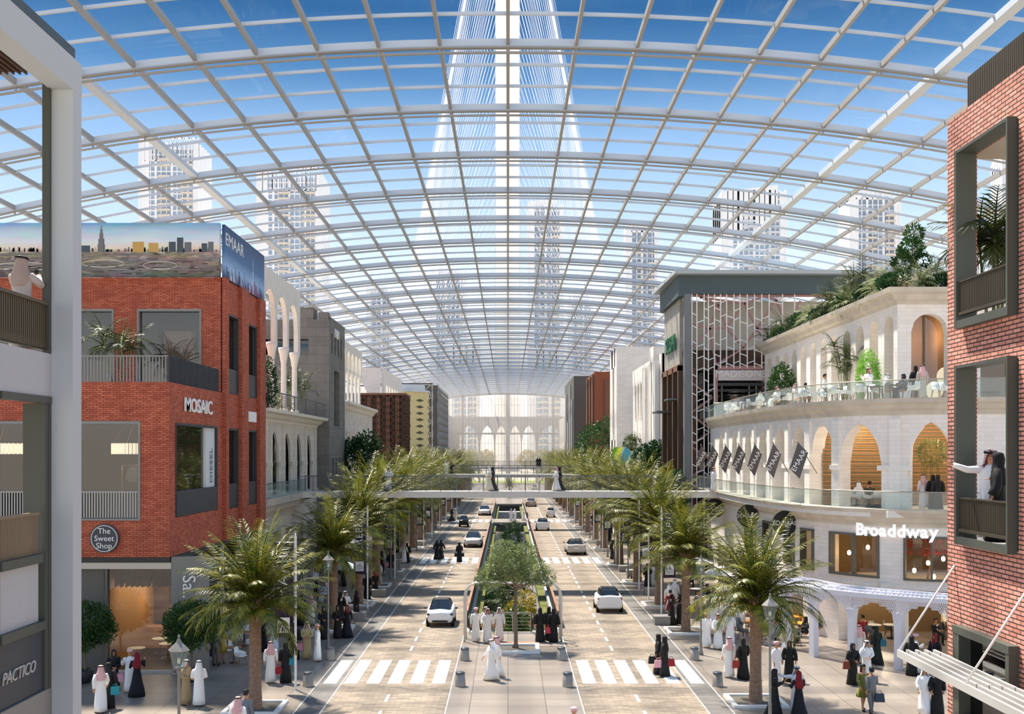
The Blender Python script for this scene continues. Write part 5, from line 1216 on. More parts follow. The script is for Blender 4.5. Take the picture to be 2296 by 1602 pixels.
# ================================================================ lamps
def lamp():
    o=empty('street_lamp',(0,0,0),0,'x','lamp')
    mb=MB(); mb.lathe([(.12,0),(.12,.12),(.075,.2),(.06,.9),(.075,.95),(.05,1.0),(.04,3.85),(.07,3.9),(.05,3.98)],n=12); mb.build('pole',M['pole_grey'],o)
    mb=MB(); mb.lathe([(.13,3.98),(.15,4.02)],n=6,sm=False); mb.lathe([(.27,4.47),(.31,4.5),(.12,4.68),(.08,4.72),(.05,4.8),(.0201,4.84),(.045,4.89),(.005,4.95)],n=6,sm=False)
    for k in range(6): a=k*PI/3; mb.bar((.14*math.cos(a),.14*math.sin(a),4.0),(.26*math.cos(a),.26*math.sin(a),4.48),.018)
    for s in (1,-1): mb.tube([(s*.04,0,3.85),(s*.16,0,3.83),(s*.2,0,3.92),(s*.14,0,3.97),(s*.11,0,3.9)],.012,6)
    mb.build('lantern_frame',M['pole_grey'],o)
    MB().lathe([(.125,4.02),(.245,4.47)],n=6,sm=False,cap=False).build('lantern_glass',M['glass_clear'],o); MB().ell((0,0,4.2),(.05,.05,.09),8,6).build('bulb',mat('frost','f4ead2',.6),o)
    return o
PL=Proto(lamp())
LL_=[(-9.13,29.7),(-9.17,54.6),(-9.3,64.7),(-9.2,84),(-9.2,90.6),(-9.35,96.4),(-9.2,108),(-9.2,120),(-9.2,132),(-9.2,146),(-9.2,160),(-9.2,178),(-9.2,200)]
RL_=[(9.4,38.4),(9.5,52.7),(9.5,84.7),(9.5,95.4),(9.5,102),(9.5,113),(9.5,124),(9.5,137),(9.5,150),(9.5,165),(9.5,182),(9.5,203)]
for side,ls in (('left',LL_),('right',RL_)):
    for i,(x,y) in enumerate(ls): PL.put((x,y,0),.3*i,'six sided street lantern on a pole, %s from the camera on the %s pavement'%(ordn[i],side),'street lamps')
# ================================================================ banners
def logo(mb,cx,cz,s,y,m0,m1):
    mb.box(cx-s,cx+s,y-.004,y+.004,cz-s*1.2,cz+s*1.25,m0)
    for k in range(9):
        a=R(8+164*k/8); l=s*.92 if k not in (0,8) else s*.85; c=(cx,cz-s*.55); dx,dz=math.cos(a),math.sin(a)
        for yy in (y-.006,y+.006): mb.poly([(c[0]+dx*.1*s,yy,c[1]+dz*.1*s),(c[0]+dx*l*.97-dz*.085*s,yy,c[1]+dz*l*1.25+dx*.085*s),(c[0]+dx*l*.97+dz*.085*s,yy,c[1]+dz*l*1.25-dx*.085*s)],m1)
    for yy in (y-.006,y+.006): mb.poly([(cx-s*.9,yy,cz-s*.3),(cx-s*.2,yy,cz-s*.62),(cx+s*.2,yy,cz-s*.62),(cx+s*.9,yy,cz-s*.3),(cx+s*.2,yy,cz-s*.5),(cx-s*.2,yy,cz-s*.5)],m1)
def banner(word,sg):
    o=empty('banner_pole',(0,0,0),0,'x','banner')
    mb=MB(); mb.lathe([(.075,0),(.05,.06),(.048,6.35),(.06,6.4),(.03,6.45),(.01,6.6)],n=10); mb.bar((0,0,6.2),(sg*.85,0,6.2),.03); mb.bar((sg*.05,0,2.3),(sg*.05,0,6.2),.015); mb.build('pole',M['white'],o)
    mb=MB(); n=16; rg=[]
    for i in range(n+1):
        z=2.2+4.0*i/n; rg.append([(sg*(.1+.78*k/6),.05*math.sin(z*2.1+k*.8)+t,z-.0) for t in (-.01,.01) for k in (range(7) if t<0 else range(6,-1,-1))])
    mb.loft(rg,sm=False); cl=mb.build('banner_cloth',M['banner'],o)
    mb=MB(); logo(mb,sg*.49,2.72,.26,-.075,0,1); mb.build('logo',[M['white'],M['banner']],cl)
    text('lettering','EMAAR',M['banner'],(sg*.49,-.085,2.49),(R(90),0,0),.14,.002,cl)
    text('lettering',word,M['white'],(sg*.5,-.08,4.6),(R(90),R(-90),0),.62,.004,cl,sx=1.15)
    return o
BE=Proto(banner('EMAAR',-1)); BC=Proto(banner('CREEK',-1)); BER=Proto(banner('EMAAR',1)); BCR=Proto(banner('CREEK',1))
for i,y in enumerate((45,68.2,84.7,113.7,126,140,155,170,188)): (BE,BC)[i%2 if i<3 else (i+1)%2 if i>3 else 1].put((-8.95 if i else -8.93,y,0),0,'tall white pole with a dark purple banner, %s from the camera on the left pavement'%ordn[i],'banner poles')
for i,(x,y) in enumerate(((9.49,66.2),(9.55,72.7),(9.52,77.7),(9.5,91.2),(9.45,107),(9.45,118),(9.45,136),(9.45,152),(9.45,170))): (BER,BCR)[i%2].put((x,y,0),0,'tall white pole with a purple banner, %s from the camera on the right pavement'%ordn[i],'banner poles')
# ================================================================ bollard bins
def bol():
    o=empty('steel_bollard',(0,0,0),0,'x','bollard'); MB().lathe([(.24,0),(.235,.02),(.195,.52)],n=24).build('body',M['steel'],o); MB().lathe([(.2,.52),(.205,.56),(.19,.6),(.15,.615),(.0,.62)],n=24,cap=False).build('lid',M['steel_dark'],o); return o
PBl=Proto(bol())
for px,py,l in ((691,1539,'on the left pavement, nearer the camera'),(741,1480,'at the foot of the left street lamp'),(1032,1539,'on the median, front left'),(1042,1481,'on the median, rear left by the portal'),(1273,1540,'on the median, front right'),(1259,1480,'on the median, rear right by the tree shadow'),(1557,1480,'on the right pavement, farther back'),(1609,1539,'on the right pavement, nearer the camera')):
    PBl.put(G(px,py),0,'brushed steel cone bollard '+l,'steel bollards')
# ================================================================ benches
def bench():
    return MB().box(-.45,.45,-.45,.45,0,.45).box(-.47,.47,-.47,.47,.45,.5).build('concrete_bench',M['grey'],label='x',cat='bench')
PBe=Proto(bench())
for i,(px,py) in enumerate(((1459,1334),(1483,1400),(1417,1292),(1399,1282),(1345,1222),(1312,1186),(802,1392),(850,1338),(878,1290),(945,1224),(972,1187))):
    PBe.put(G(px,py),0,'low concrete cube bench, %s from the camera on the %s pavement'%((ordn[[1,0,2,3,4,5][i]],'right') if i<6 else (ordn[i-6],'left')),'concrete benches')
# ================================================================ bridges
def bridge(y,label,x0=-15.2,x1=15.2,w=2.6,z=7.12):
    o=empty('footbridge',(0,y,z),0,label,'bridge')
    MB().box(x0,x1,-w/2,w/2,-.12,0).build('deck',M['lightgrey'],o); MB().box(x0,x1,-w/2-.02,-w/2+.25,-.45,.0).box(x0,x1,w/2-.25,w/2+.02,-.45,.0).build('side_beams',M['limestone'],o)
    for yy in (-w/2+.05,w/2-.05):
        mb=MB()
        for i in range(int((x1-x0)/1.03)+1): x=x0+i*1.03; mb.box(x-.02,x+.02,yy-.02,yy+.02,0,1.1)
        for j in range(9): mb.box(x0,x1,yy-.008,yy+.008,.1+j*.11,.112+j*.11)
        mb.box(x0,x1,yy-.025,yy+.025,1.08,1.12); mb.build('cable_railing',M['steel_dark'],o)
    return o
bridge(79,'nearest slim footbridge crossing the boulevard with wire railings'); bridge(140,'second footbridge across the boulevard, behind the nearest one'); bridge(208,'third footbridge, farthest and thinnest across the boulevard')
# ================================================================ median garden
mp_=empty('entrance_portal',(.26,56.3,0),0,'bent steel tube portal over the sunken garden entrance on the median','portal')
mb=MB()
def arch_pts(hw,h,y): return [(-hw,y,0),(-hw,y,h-.75)]+[(-hw+.7-.7*math.cos(t*PI/12),y,h-.7+.7*math.sin(t*PI/12)) for t in range(1,7)]+[(hw-.7+.7*math.sin(t*PI/12),y,h-.7+.7*math.cos(t*PI/12)) for t in range(1,7)]+[(hw,y,0)]
mb.tube(arch_pts(2.55,3.1,0),.05,8); mb.build('front_tube',M['steel_light'],mp_); MB().tube(arch_pts(2.5,3.05,.9),.05,8).build('rear_tube',M['steel_light'],mp_)
mb=MB()
for x in (-1.8,-1.0,0,1.0,1.8): mb.tube([(x,0,3.1),(x,.9,3.05)],.025,6)
mb.build('struts',M['steel'],mp_)
for side,x,sg in (('left',ML+.06,1),('right',MR-.06,-1)):
    for j,(a,b) in enumerate(((61,PI1[1]-1),(PI2[0]+.5,PI2[1]))):
        o=empty('parapet',(x,a,0),0,'low grey parapet with brown handrail along the %s side of the %s sunken garden'%(side,('near','far')[j]),'parapet')
        MB().box(-.05,.05,0,b-a,0,.85).build('panel',M['charcoal'],o); MB().box(-.07,.07,0,b-a,.85,.95).build('handrail',mat('rail_brown','a3775c',.5),o)
        q=MB(); xa=WL if sg>0 else WR-.5; q.box(xa,xa+.5,a,b-1,-.75,-.35); q.build('moss_bed',M['moss'],label='yellow green moss bed on the %s wall of the %s sunken garden'%(side,('near','far')[j]),cat='planting')
MB().box(-.9,1.35,63,PI1[1]-10,-5,-3.6).build('planting_bed',M['soil'],kind='structure')
# stairs and escalators at the near end
mb=MB()
for i in range(16): 
    for x0,x1 in ((WL+.05,WL+1.3),(WR-1.3,WR-.05)): mb.box(x0,x1,59.7+.3*i,60+.3*i,-5,-.0-.3*i if i else -.02)
mb.build('stair_flights',M['limestone'],kind='structure')
for nm,xs_ in (('left',(WL+.02,WL+1.3)),('right',(WR-1.3,WR-.02))):
    o=empty('escalator_balustrade',(xs_[0],58.6,0),0,'pair of dark escalator handrails on the %s stair of the sunken garden'%nm,'escalator')
    for x in xs_:
        mb=MB(); mb.tube([(x-xs_[0],0,.35),(x-xs_[0],-.15,.7),(x-xs_[0],0,.95),(x-xs_[0],1.2,.95),(x-xs_[0],6.5,-4.0)],.05,8); mb.build('handrail',M['black'],o)
        MB().hexa([(x-xs_[0]-.02,.05,0),(x-xs_[0]+.02,.05,0),(x-xs_[0]+.02,6.5,-5),(x-xs_[0]-.02,6.5,-5),(x-xs_[0]-.02,.05,.9),(x-xs_[0]+.02,.05,.9),(x-xs_[0]+.02,6.5,-4.05),(x-xs_[0]-.02,6.5,-4.05)]).build('glass_side',M['glass_clear'],o)
o=empty('garden_railing',(.26,59.4,0),0,'steel wire railing behind the median tree at the sunken garden edge','railing')
mb=MB()
for x in (-1.05,1.0,0): mb.box(x-.03,x+.03,-.03,.03,0,1.08)
for j in range(5): mb.box(-1.05,1.0,-.01,.01,.18+.2*j,.2+.2*j)
mb.box(-1.08,1.03,-.03,.03,1.05,1.1); mb.build('posts_and_wires',M['steel'],o)
MB().box(-.85,1.35,55.6,56.3,.005,.012).build('tactile_strip',mat('tactile','cf7a56',.7),kind='structure')
PPL.put((.42,54.1,0),0,'square white edged planter bed under the median tree','palm planter beds',(1.08,1.03,1.3))
# ================================================================ leafy plants
def leaves(mb,blobs,n,size,r,m=0,asp=.5):
    tot=sum(b[1][0]*b[1][1]*b[1][2] for b in blobs)
    for c,rr in blobs:
        k=int(n*rr[0]*rr[1]*rr[2]/tot)
        for _ in range(k):
            u=r.gauss(0,1),r.gauss(0,1),r.gauss(0,1); l=math.sqrt(sum(a*a for a in u)) or 1; q=r.uniform(.62,1.05) 
            p=Vector((c[0]+u[0]/l*rr[0]*q,c[1]+u[1]/l*rr[1]*q,c[2]+u[2]/l*rr[2]*q))
            d=Vector((u[0]/l+r.uniform(-.9,.9),u[1]/l+r.uniform(-.9,.9),u[2]/l+r.uniform(-.7,.9))).normalized(); s_=d.cross(Vector((r.uniform(-1,1),r.uniform(-1,1),r.uniform(-1,1)))).normalized()*size*asp*.5
            a=size*r.uniform(.7,1.3); i=[mb.v(p),mb.v(p+d*a*.5+s_),mb.v(p+d*a),mb.v(p+d*a*.5-s_)]; mb.f(i,m)
def tree(name,loc,H,trunk,blobs,n,size,leaf,label,cat='tree',seed=0,group=None,asp=.5,forks=6):
    r=random.Random(seed); o=empty(name,loc,0,label,cat,group); mb=MB()
    mb.tube([(0,0,0),(.02,0,.25),(0,0,H)],[trunk*1.7,trunk,trunk*.75],10)
    for c,rr in blobs[:forks]: mb.tube([(0,0,H-.1),(c[0]*.5,c[1]*.5,(H+c[2])/2),(c[0]*.95,c[1]*.95,c[2])],[trunk*.6,trunk*.35,trunk*.12],6)
    mb.build('trunk',M['bark'],o); mb=MB(); leaves(mb,blobs,n,size,r,asp=asp); mb.build('foliage',M[leaf],o); return o
mt0=G(1155.7,1455)
tree('median_tree',mt0,3.1,.11,[((-.2,0,4.3),(1.0,1,.8)),((-1.2,.1,3.7),(.75,.8,.6)),((.9,0,3.9),(.8,.8,.65)),((-.6,.2,5.0),(.7,.7,.5)),((.5,-.1,4.9),(.6,.7,.5)),((1.55,.1,3.6),(.5,.5,.4)),((-1.6,0,3.4),(.4,.4,.4)),((0,0,3.8),(.7,.7,.4)),((-.9,-.5,4.3),(.6,.5,.5)),((.7,-.6,3.8),(.5,.5,.4))],9000,.15,'leaf_olive','silvery green round headed tree in the middle of the median',seed=5,asp=.35)
bl_=lambda s:[((0,0,2.6*s),(1.15*s,1.1*s,.9*s)),((-.7*s,.2,2.2*s),(.6*s,.6*s,.55*s)),((.75*s,0,2.3*s),(.6*s,.6*s,.6*s)),((0,-.5*s,1.9*s),(.7*s,.5*s,.5*s))]
def potted(loc,label,seed,s=1.0):
    o=tree('potted_tree',loc,1.4*s,.06,bl_(s),6500,.13,'leaf_green',label,'tree',seed)
    MB().lathe([(.22,0),(.34,.25),(.36,.55),(.3,.6),(.0,.58)],n=20,cap=False).build('pot',M['pot'],o); return o
potted(P(430,1508,46.6)*1.0,'round green tree in a dark pot beside the grey sign wall',1,1.0); potted(P(190,1520,46.3),'round green tree in a dark pot next to the tall grey column',2,1.0)
for o in bpy.data.objects:
    if o.name.startswith('potted_tree'): o.location.z=0
def feather_clump(name,loc,label,seed,H=2.2,L=1.6,nf=22,leaf='palm_dark',stems=4,spread=.5,cat='plant',pot=None,ll=.42):
    global rnd
    rnd=random.Random(seed); o=empty(name,loc,0,label,cat); ms=MB(); mf=MB()
    for s in range(stems):
        a=s*2.4+seed; bx,by=math.cos(a)*spread*.3,math.sin(a)*spread*.3; tx,ty=math.cos(a)*spread,math.sin(a)*spread; h=H*rnd.uniform(.6,1)
        if H>.4: ms.tube([(bx,by,0),((bx+tx)/2,(by+ty)/2,h*.5),(tx,ty,h)],[.04,.03,.025],6)
        for i in range(nf//stems if stems>1 else nf):
            t=i/max(1,nf//stems-1); frond(mf,i*2.4+a,R(80-70*t),L*rnd.uniform(.75,1.1),R(50+50*t),seg=6,nl=14,lw=.04,ll=ll,org=(tx,ty,h))
    if ms.V: ms.build('stems',M['leaf_pale'],o)
    mf.build('fronds',M[leaf],o)
    if pot: MB().lathe([(pot*.7,-.55),(pot,-.3),(pot*.95,0),(0,0)],n=18,cap=False).build('pot',M['pot_cream'],o)
    return o
def bush(name,loc,label,seed,rx,rz_,n=1800,size=.14,leaf='leaf_dark',cat='shrub',asp=.5):
    o=empty(name,loc,0,label,cat); r=random.Random(seed); mb=MB(); leaves(mb,[((0,0,rz_),(rx,rx,rz_)),((rx*.5,0,rz_*.7),(rx*.6,rx*.6,rz_*.7)),((-rx*.5,.1,rz_*.8),(rx*.6,rx*.6,rz_*.8))],n,size,r,asp=asp); mb.build('foliage',M[leaf],o)
    MB().tube([(0,0,0),(0,0,rz_)],[.06,.03],6).build('stem',M['bark'],o); return o
# sunken garden planting
for i,(x,y,h,l_) in enumerate(((.2,64,4.2,'leaf_green'),(-.3,67,4.6,'palm_dark'),(.8,70,4.4,'leaf_gold'),(.1,74,4.8,'palm_dark'),(-.5,79,5,'leaf_green'),(.6,85,5,'palm_dark'),(.2,92,5.2,'leaf_green'),(0,104,5.4,'palm_dark'),(.4,118,5.6,'leaf_dark'),(-.2,132,5.4,'leaf_green'))):
    lbl='tall plant in the sunken median garden, %s from the entrance'%ordn[i]
    if i%2==1: feather_clump('garden_palm',(x,y,-5),'dark feathery '+lbl,20+i,H=h*1.05,L=1.8,nf=36,leaf='palm_dark',stems=5,spread=.7)
    else: tree('garden_tree',(x,y,-5),h*.75,.06,[((0,0,h*.95),(1.1,1.4,h*.26)),((.3,.3,h*1.2),(.7,.9,.6)),((-.4,-.4,h*.8),(.9,.9,.7))],2800,.2,l_,'leafy '+lbl,'tree',30+i)
# roof garden on the white building
RGp=[(1738,745,'f'),(1778,735,'f'),(1800,700,'b'),(1760,770,'b'),(1830,718,'p'),(1850,690,'b'),(1868,640,'f'),(1880,692,'f'),(1905,660,'b'),(1912,690,'p'),(1935,600,'f'),(1955,640,'b'),(1975,690,'p'),(1998,590,'p'),(2010,640,'b'),(2042,560,'t'),(2065,600,'p'),(2105,600,'f'),(2120,640,'b')]
for i,(px,py,k) in enumerate(RGp):
    x=21.7+(i%3)*.9; d=min(87,(21.6)*F/(px-CX)); 
    if px>2000: d=58.9+ (i%2)*1.2; x=(px-CX)*d/F
    else: x=(px-CX)*d/F
    ztop=HC+(HY-py)*d/F; z=18.85; h=max(1.0,ztop-z); lb='on the roof terrace edge, %s from the left'%ordn[i]
    lc_=(x,d,z)
    if k=='f': feather_clump('roof_palm',lc_,'dark feathery palm '+lb,50+i,H=h*.75,L=1.7,nf=26,stems=4,spread=.8)
    elif k=='p': feather_clump('fan_palm',lc_,'pale spiky palm '+lb,50+i,H=h*.4,L=1.9,nf=34,stems=1,spread=.1,leaf='leaf_pale',ll=.3)
    elif k=='t': tree('roof_tree',lc_,1.6,.06,[((0,0,2.5),(.7,.7,.6)),((.2,0,3.4),(.5,.5,.5)),((-.4,0,1.8),(.6,.6,.5)),((.6,0,1.9),(.5,.5,.4))],1800,.2,'leaf_green','upright leafy small tree '+lb,seed=9)
    else: bush('roof_shrub',lc_,'dense dark shrub '+lb,50+i,1.0,h*.5,2000,.17)
mb=MB().lathe([(.25,0),(.55,.3),(.6,.6),(.45,.9),(.4,.9),(0,.85)],n=20,cap=False); mb.build('round_pot',M['pot_cream'],loc=(21.9,58.7,18.85),label='round cream pot on the corner of the roof terrace',cat='pot')
# terrace plants
feather_clump('areca_palm',P(1900,880,66)*1,'tall areca palm on the upper terrace before the tall arches',71,H=3.9,L=1.5,nf=40,stems=7,spread=.8,leaf='palm_dark').location.z=12.73
t_=bush('cone_shrub',(20.2,60,12.73),'bright green clipped cone shrub beside the arches',72,.62,1.5,6000,.09,'leaf_bright')
t_=bush('leafy_shrub',P(1753,862,79),'tall glossy leafed shrub on the upper terrace near the restaurant door',73,.95,1.9,3500,.2,'leaf_green'); t_.location.z=12.73
t_=bush('round_shrub',P(1722,875,85),'round dark clipped shrub by the restaurant door',74,.8,.9,2500,.12,'leaf_green'); t_.location.z=12.73
feather_clump('balcony_palm',(9.9+.2,22.3,12.5),'slender palm seen through the upper right balcony frame',75,H=2.2,L=1.25,nf=40,stems=4,spread=.35,leaf='palm_dark')
feather_clump('terrace_palm',P(263,850,52.5)*1,'dark potted palm on the red brick terrace',76,H=2.6,L=1.7,nf=36,stems=5,spread=.7,leaf='palm_dark').location.z=13.14
feather_clump('arcade_palm',(-14.0-2.0,80.5,12.75),'tall dark palm on the arcade terrace',77,H=3.0,L=1.8,nf=36,stems=5,spread=.7)
feather_clump('arcade_fan_palm',(-15.9,74.6,12.75),'low spiky palm on the arcade terrace',78,H=.6,L=1.4,nf=30,stems=1,spread=.1,leaf='leaf_pale',ll=.3)
feather_clump('ledge_palm',(14.3,120.5,10.1),'small dark palm on the planted ledge of the pale far building',79,H=1.4,L=1.6,nf=24); bush('ledge_shrub',(14.3,124.5,10.1),'bushy plant on the planted ledge of the pale far building',80,.8,.9,1200,.2,'leaf_green')
bush('climbing_plant',(-15.0,67.0,12.75),'climbing plant in the shade behind the brick corner',81,.5,1.6,1600,.16,'leaf_dark')
for i,(x,y,h,r_,s) in enumerate(((-13.6,97.5,12.0,2.0,'beside the grey stone tower'),(13.2,101,11.2,1.9,'under the brown pillars of the steel tower'),(12.6,150,15.0,3.0,'in front of the rust panelled building'),(13.1,88,8.5,1.6,'left of the lattice screen tower'))):
    tree('street_tree',(x,y,0),h*.45,.2,[((0,0,h*.72),(r_,r_,h*.22)),((r_*.4,0,h*.85),(r_*.6,r_*.6,h*.14)),((-r_*.4,.3,h*.6),(r_*.6,r_*.6,h*.15))],4500,.34,'leaf_dark' if i!=2 else 'leaf_green','large dark leafed tree '+s,seed=90+i)
fb_=bush('balcony_plant',(-8.9,17.75,12.0),'light green hanging plant at the extreme left balcony',95,.28,.6,500,.16,'leaf_bright',asp=.35)
far=Proto(tree('street_tree',(0,0,0),4,.2,[((0,0,7.5),(3,3,3)),((2,0,6.5),(2,2,2)),((-2,0,6.5),(2.2,2,2.2))],1500,.8,'leaf_gold','x',seed=99,group='trees beyond the glass end'))
for i,x in enumerate((-18,-12.6,-7.5,6.8,12,17.5)): far.put((x,372,0),i,'bushy golden green tree beyond the glass end wall, %s from the left'%ordn[i],None,1.0)
PC_.put((.3,232,0),1,'small distant palm in the middle of the far median','date palms along the street',.7)
# ================================================================ cars
def car(L,W,H,kind):
    o=empty('car',(0,0,0),0,'x','car'); hw=W/2
    if kind=='hatch': st=[(-.5,.30,.32,.52,.70),(-.47,.44,.18,.60,.86),(-.36,.49,.16,.66,.96),(-.2,.5,.16,.72,1),(.1,.5,.16,.72,1),(.36,.5,.16,.74,1),(.46,.47,.17,.72,.94),(.5,.40,.24,.66,.86)]; cab=[(-.37,.66,.66,.82),(-.1,.99,.98,.66),(.22,1,1,.66),(.40,.93,.92,.62),(.47,.7,.7,.74)]
    else: st=[(-.5,.28,.3,.45,.66),(-.48,.42,.18,.54,.84),(-.38,.48,.15,.60,.95),(-.2,.5,.15,.64,1),(.1,.5,.15,.66,1),(.36,.5,.15,.68,1),(.47,.46,.18,.70,.92),(.5,.38,.26,.64,.82)]; cab=[(-.27,.62,.62,.82),(-.05,.96,.95,.64),(.12,1,1,.62),(.3,.92,.9,.6),(.45,.69,.69,.72)]
    rings=[]
    for t,_,zb,zs,wf in st:
        y=t*L; w_=hw*wf; rings.append([(-w_*.86,y,zb*H),(-w_*.98,y,(zb+.08)*H),(-w_,y,(zb+zs)/2*H),(-w_*.95,y,(zs-.05)*H),(-w_*.8,y,zs*H),(0,y,(zs+.025)*H),(w_*.8,y,zs*H),(w_*.95,y,(zs-.05)*H),(w_,y,(zb+zs)/2*H),(w_*.98,y,(zb+.08)*H),(w_*.86,y,zb*H)])
    MB().loft(rings).build('body',M['paint'],o)
    rg=[]
    for t,z,_,wf in cab:
        y=t*L; w0=hw*.86; rg.append([(-w0,y,.6*H),(-hw*wf*1.0,y,z*H-.04*H),(-hw*wf*.85,y,z*H),(hw*wf*.85,y,z*H),(hw*wf*1.0,y,z*H-.04*H),(w0,y,.6*H)])
    MB().loft(rg,sm=False).build('cabin_glass',M['car_glass'],o)
    MB().hexa([(-hw*.56,cab[1][0]*L,cab[1][1]*H+.0),(hw*.56,cab[1][0]*L,cab[1][1]*H),(hw*.55,cab[2][0]*L,H+.0),(-hw*.55,cab[2][0]*L,H+.0),(-hw*.54,cab[1][0]*L,cab[1][1]*H+.02),(hw*.54,cab[1][0]*L,cab[1][1]*H+.02),(hw*.53,cab[2][0]*L,H+.02),(-hw*.53,cab[2][0]*L,H+.02)]).build('roof',M['black'] if kind=='hatch' else M['car_glass'],o)
    for x in (-hw+.1,hw-.1):
        for t in (-.34,.34):
            mb=MB(); r_=.30 if L>4 else .27; mb.lathe([(r_*.5,-.1),(r_,-.1),(r_,.1),(r_*.5,.1)],n=18,sm=False); w=mb.build('wheel',M['tyre'],o); w.location=(x,t*L,r_); w.rotation_euler=(0,R(90),0)
    for x in (-1,1):
        MB().ell((x*hw*.74,-L*.455,.5*H),(hw*.2,.1,.06*H),8,6).build('headlight',M['car_glass'],o); MB().ell((x*hw*.8,L*.47,.6*H),(hw*.14,.08,.06*H),8,6).build('tail_light',M['red'],o)
        MB().ell((x*(hw+.1),-.16*L,.68*H),(.1,.06,.06),8,6).build('wing_mirror',M['black'],o)
    MB().box(-hw*.55,hw*.55,-L*.5-.0,-L*.5+.08,.2*H,.27*H).build('grille',M['black'],o); MB().box(-.24,.24,L*.5-.02,L*.5+.02,.42*H,.5*H).build('number_plate',M['white'],o)
    return o
CH=Proto(car(3.0,1.68,1.5,'hatch')); CS=Proto(car(4.75,1.93,1.5,'sedan')); CT=Proto(car(2.4,1.3,1.45,'hatch'))
def paintc(o,c):
    for ch in children(o):
        if ch.name.startswith('body'): ch.color=hexc(c)
for pr,px,py,rz_,c,l,s in ((CH,986,1408,0,'f4f4f4','small white hatchback with black roof driving towards the camera',.95),(CS,1060,1229,0,'c9c6c0','silver saloon driving towards the camera behind the white hatchback',1.0),(CT,1038.5,1184,0,'1b1b1d','tiny black two seat car on the left carriageway',1.0),(CS,1086,1157,0,'d8d5d0','distant silver saloon, farthest oncoming on the left carriageway',1.0),
    (CH,1368,1376,PI,'f4f4f4','small white hatchback seen from behind, nearest on the right carriageway',.98),(CS,1293,1246,PI,'bdbab3','silver saloon seen from behind before the far right crosswalk',.98),(CH,1217,1191,PI,'e9e9ea','white hatchback with dark tailgate, third along the right carriageway',1.0),(CT,1236,1162,PI,'d9cfc8','tiny pale two seat car on the right carriageway',1.0),(CS,1191,1137,PI,'a79e90','bronze saloon seen from behind, just before the nearest footbridge line',1.0),(CH,1199,1102,PI,'efe9e2','tiny distant white car between the footbridges',1.0)):
    p=G(px,py); q=(p.x,p.y+(1.5 if pr is CH else 2.3),0); o=pr.put(q,rz_,l,'cars on the boulevard',s); paintc(o,c)
W='f1efec'; K='141416'; BG='a8946f'
PPL_=[]
def PG(px,py,pose,kind,c,head,face,label,s=1.0,grp='people on the boulevard'):
    return person(G(px,py),pose,kind,c,head,face,label,grp,s)
def bag(loc,c,label,sx=1.0,kind='bag'):
    mb=MB(); mb.loft([[(-.17*sx,-.07,-.42),(.17*sx,-.07,-.42),(.17*sx,.07,-.42),(-.17*sx,.07,-.42)],[(-.14*sx,-.05,-.1),(.14*sx,-.05,-.1),(.14*sx,.05,-.1),(-.14*sx,.05,-.1)]],sm=False)
    for y in (-.045,.045): mb.tube([(-.08*sx,y,-.1),(-.05*sx,y,0),(.05*sx,y,0),(.08*sx,y,-.1)],.008,5)
    o=mb.build('shopping_bag' if kind=='bag' else 'handbag',MATS['cloth'],label=label,cat='bag'); o.location=loc; o.color=hexc(c); return o
def hbag(p,side,c,label,sx=1,z=.88):
    """hang a bag at one hand: side -1/1 along the picture's x"""
    return bag((p.location.x+side*.29,p.location.y-.06,p.location.z+z),c,label,sx)
a=PG(226,1597,'walk','kandura',W,'r',205,'man in white robe and red checked headscarf walking away, nearest the grey column')
a=PG(243,1588,'stand','abaya',K,'h'+K,195,'woman in black cloak behind the red scarfed walker at far left'); hbag(a,1,'2a93a3','turquoise shopping bag held by the woman at far left',1.1,.95)
a=PG(255,1553,'clasp','abaya','101012','h222226',25,'woman in belted black cloak standing by the sweet shop glass'); hbag(a,1,'d99aa8','pink shopping bag held by the woman by the sweet shop glass')
PG(291,1553,'talk','kandura',W,'c',15,'man in white robe and pink cap gesturing with both hands'); PG(307,1561,'talk','gown','0e0f1c','h7a0f1c',195,'woman in navy gown and dark red headscarf seen from behind, left pavement')
PG(417,1581,'clasp','kandura',BG,'w',70,'man in beige robe and white headscarf behind the white lantern'); PG(446,1584,'clasp','kandura','f6f6f6','w',190,'man in white robe with long white headscarf seen from behind, by the white lantern')
PG(257,1478,'stand','abaya','1c1b1b','h1c1b1b',10,'dark cloaked woman standing inside the sweet shop window',1,'people in the shop')
a=PG(483,1494,'stand','suit','77726b','s',165,'man in grey suit seen from behind beside the grey sign wall'); hbag(a,-1,'23303d','dark blue briefcase in the grey suited man\'s hand',1.1)
PG(497,1489,'stand','dress','a58f22','l',200,'woman in mustard dress beside the grey suited man')
person((-9.05,37.0,0),'stand','suit','6d7480','s',150,'dark haired man in blue grey suit cropped at the bottom edge','people on the boulevard'); person((-9.06,35.9,0),'stand','kandura',W,'r',170,'man with pink checked headscarf cropped at the bottom edge, left','people on the boulevard')
person((2.12,34.4,0),'stand','kandura',W,'c',180,'pink capped head cropped at the bottom edge near the middle','people on the boulevard')
a=PG(607,1532,'stand','kandura',W,'r',190,'man in white robe and red headscarf seen from behind beside the front palm'); a=PG(641,1531,'stand','abaya',K,'h121214',170,'woman in black cloak with teal bags seen from behind, by the banner pole'); hbag(a,-1,'a3242a','red handbag beside the woman by the banner pole',.9,.8); hbag(a,1,'2f8696','teal shoulder bag beside the woman by the banner pole',.8,1.2)
PG(688,1478.5,'clasp','kandura','b8a273','w',5,'man in long beige robe with clasped hands facing the camera'); PG(712,1483.5,'stand','kandura','f4f3f0','c',-80,'man in white robe and pink cap standing in profile by the bollard')
a=PG(726,1434,'clasp','abaya',K,'h'+K,15,'woman in black cloak with tan handbag left of the lamp post'); hbag(a,-1,'8f6a35','tan handbag of the woman left of the lamp post',1)
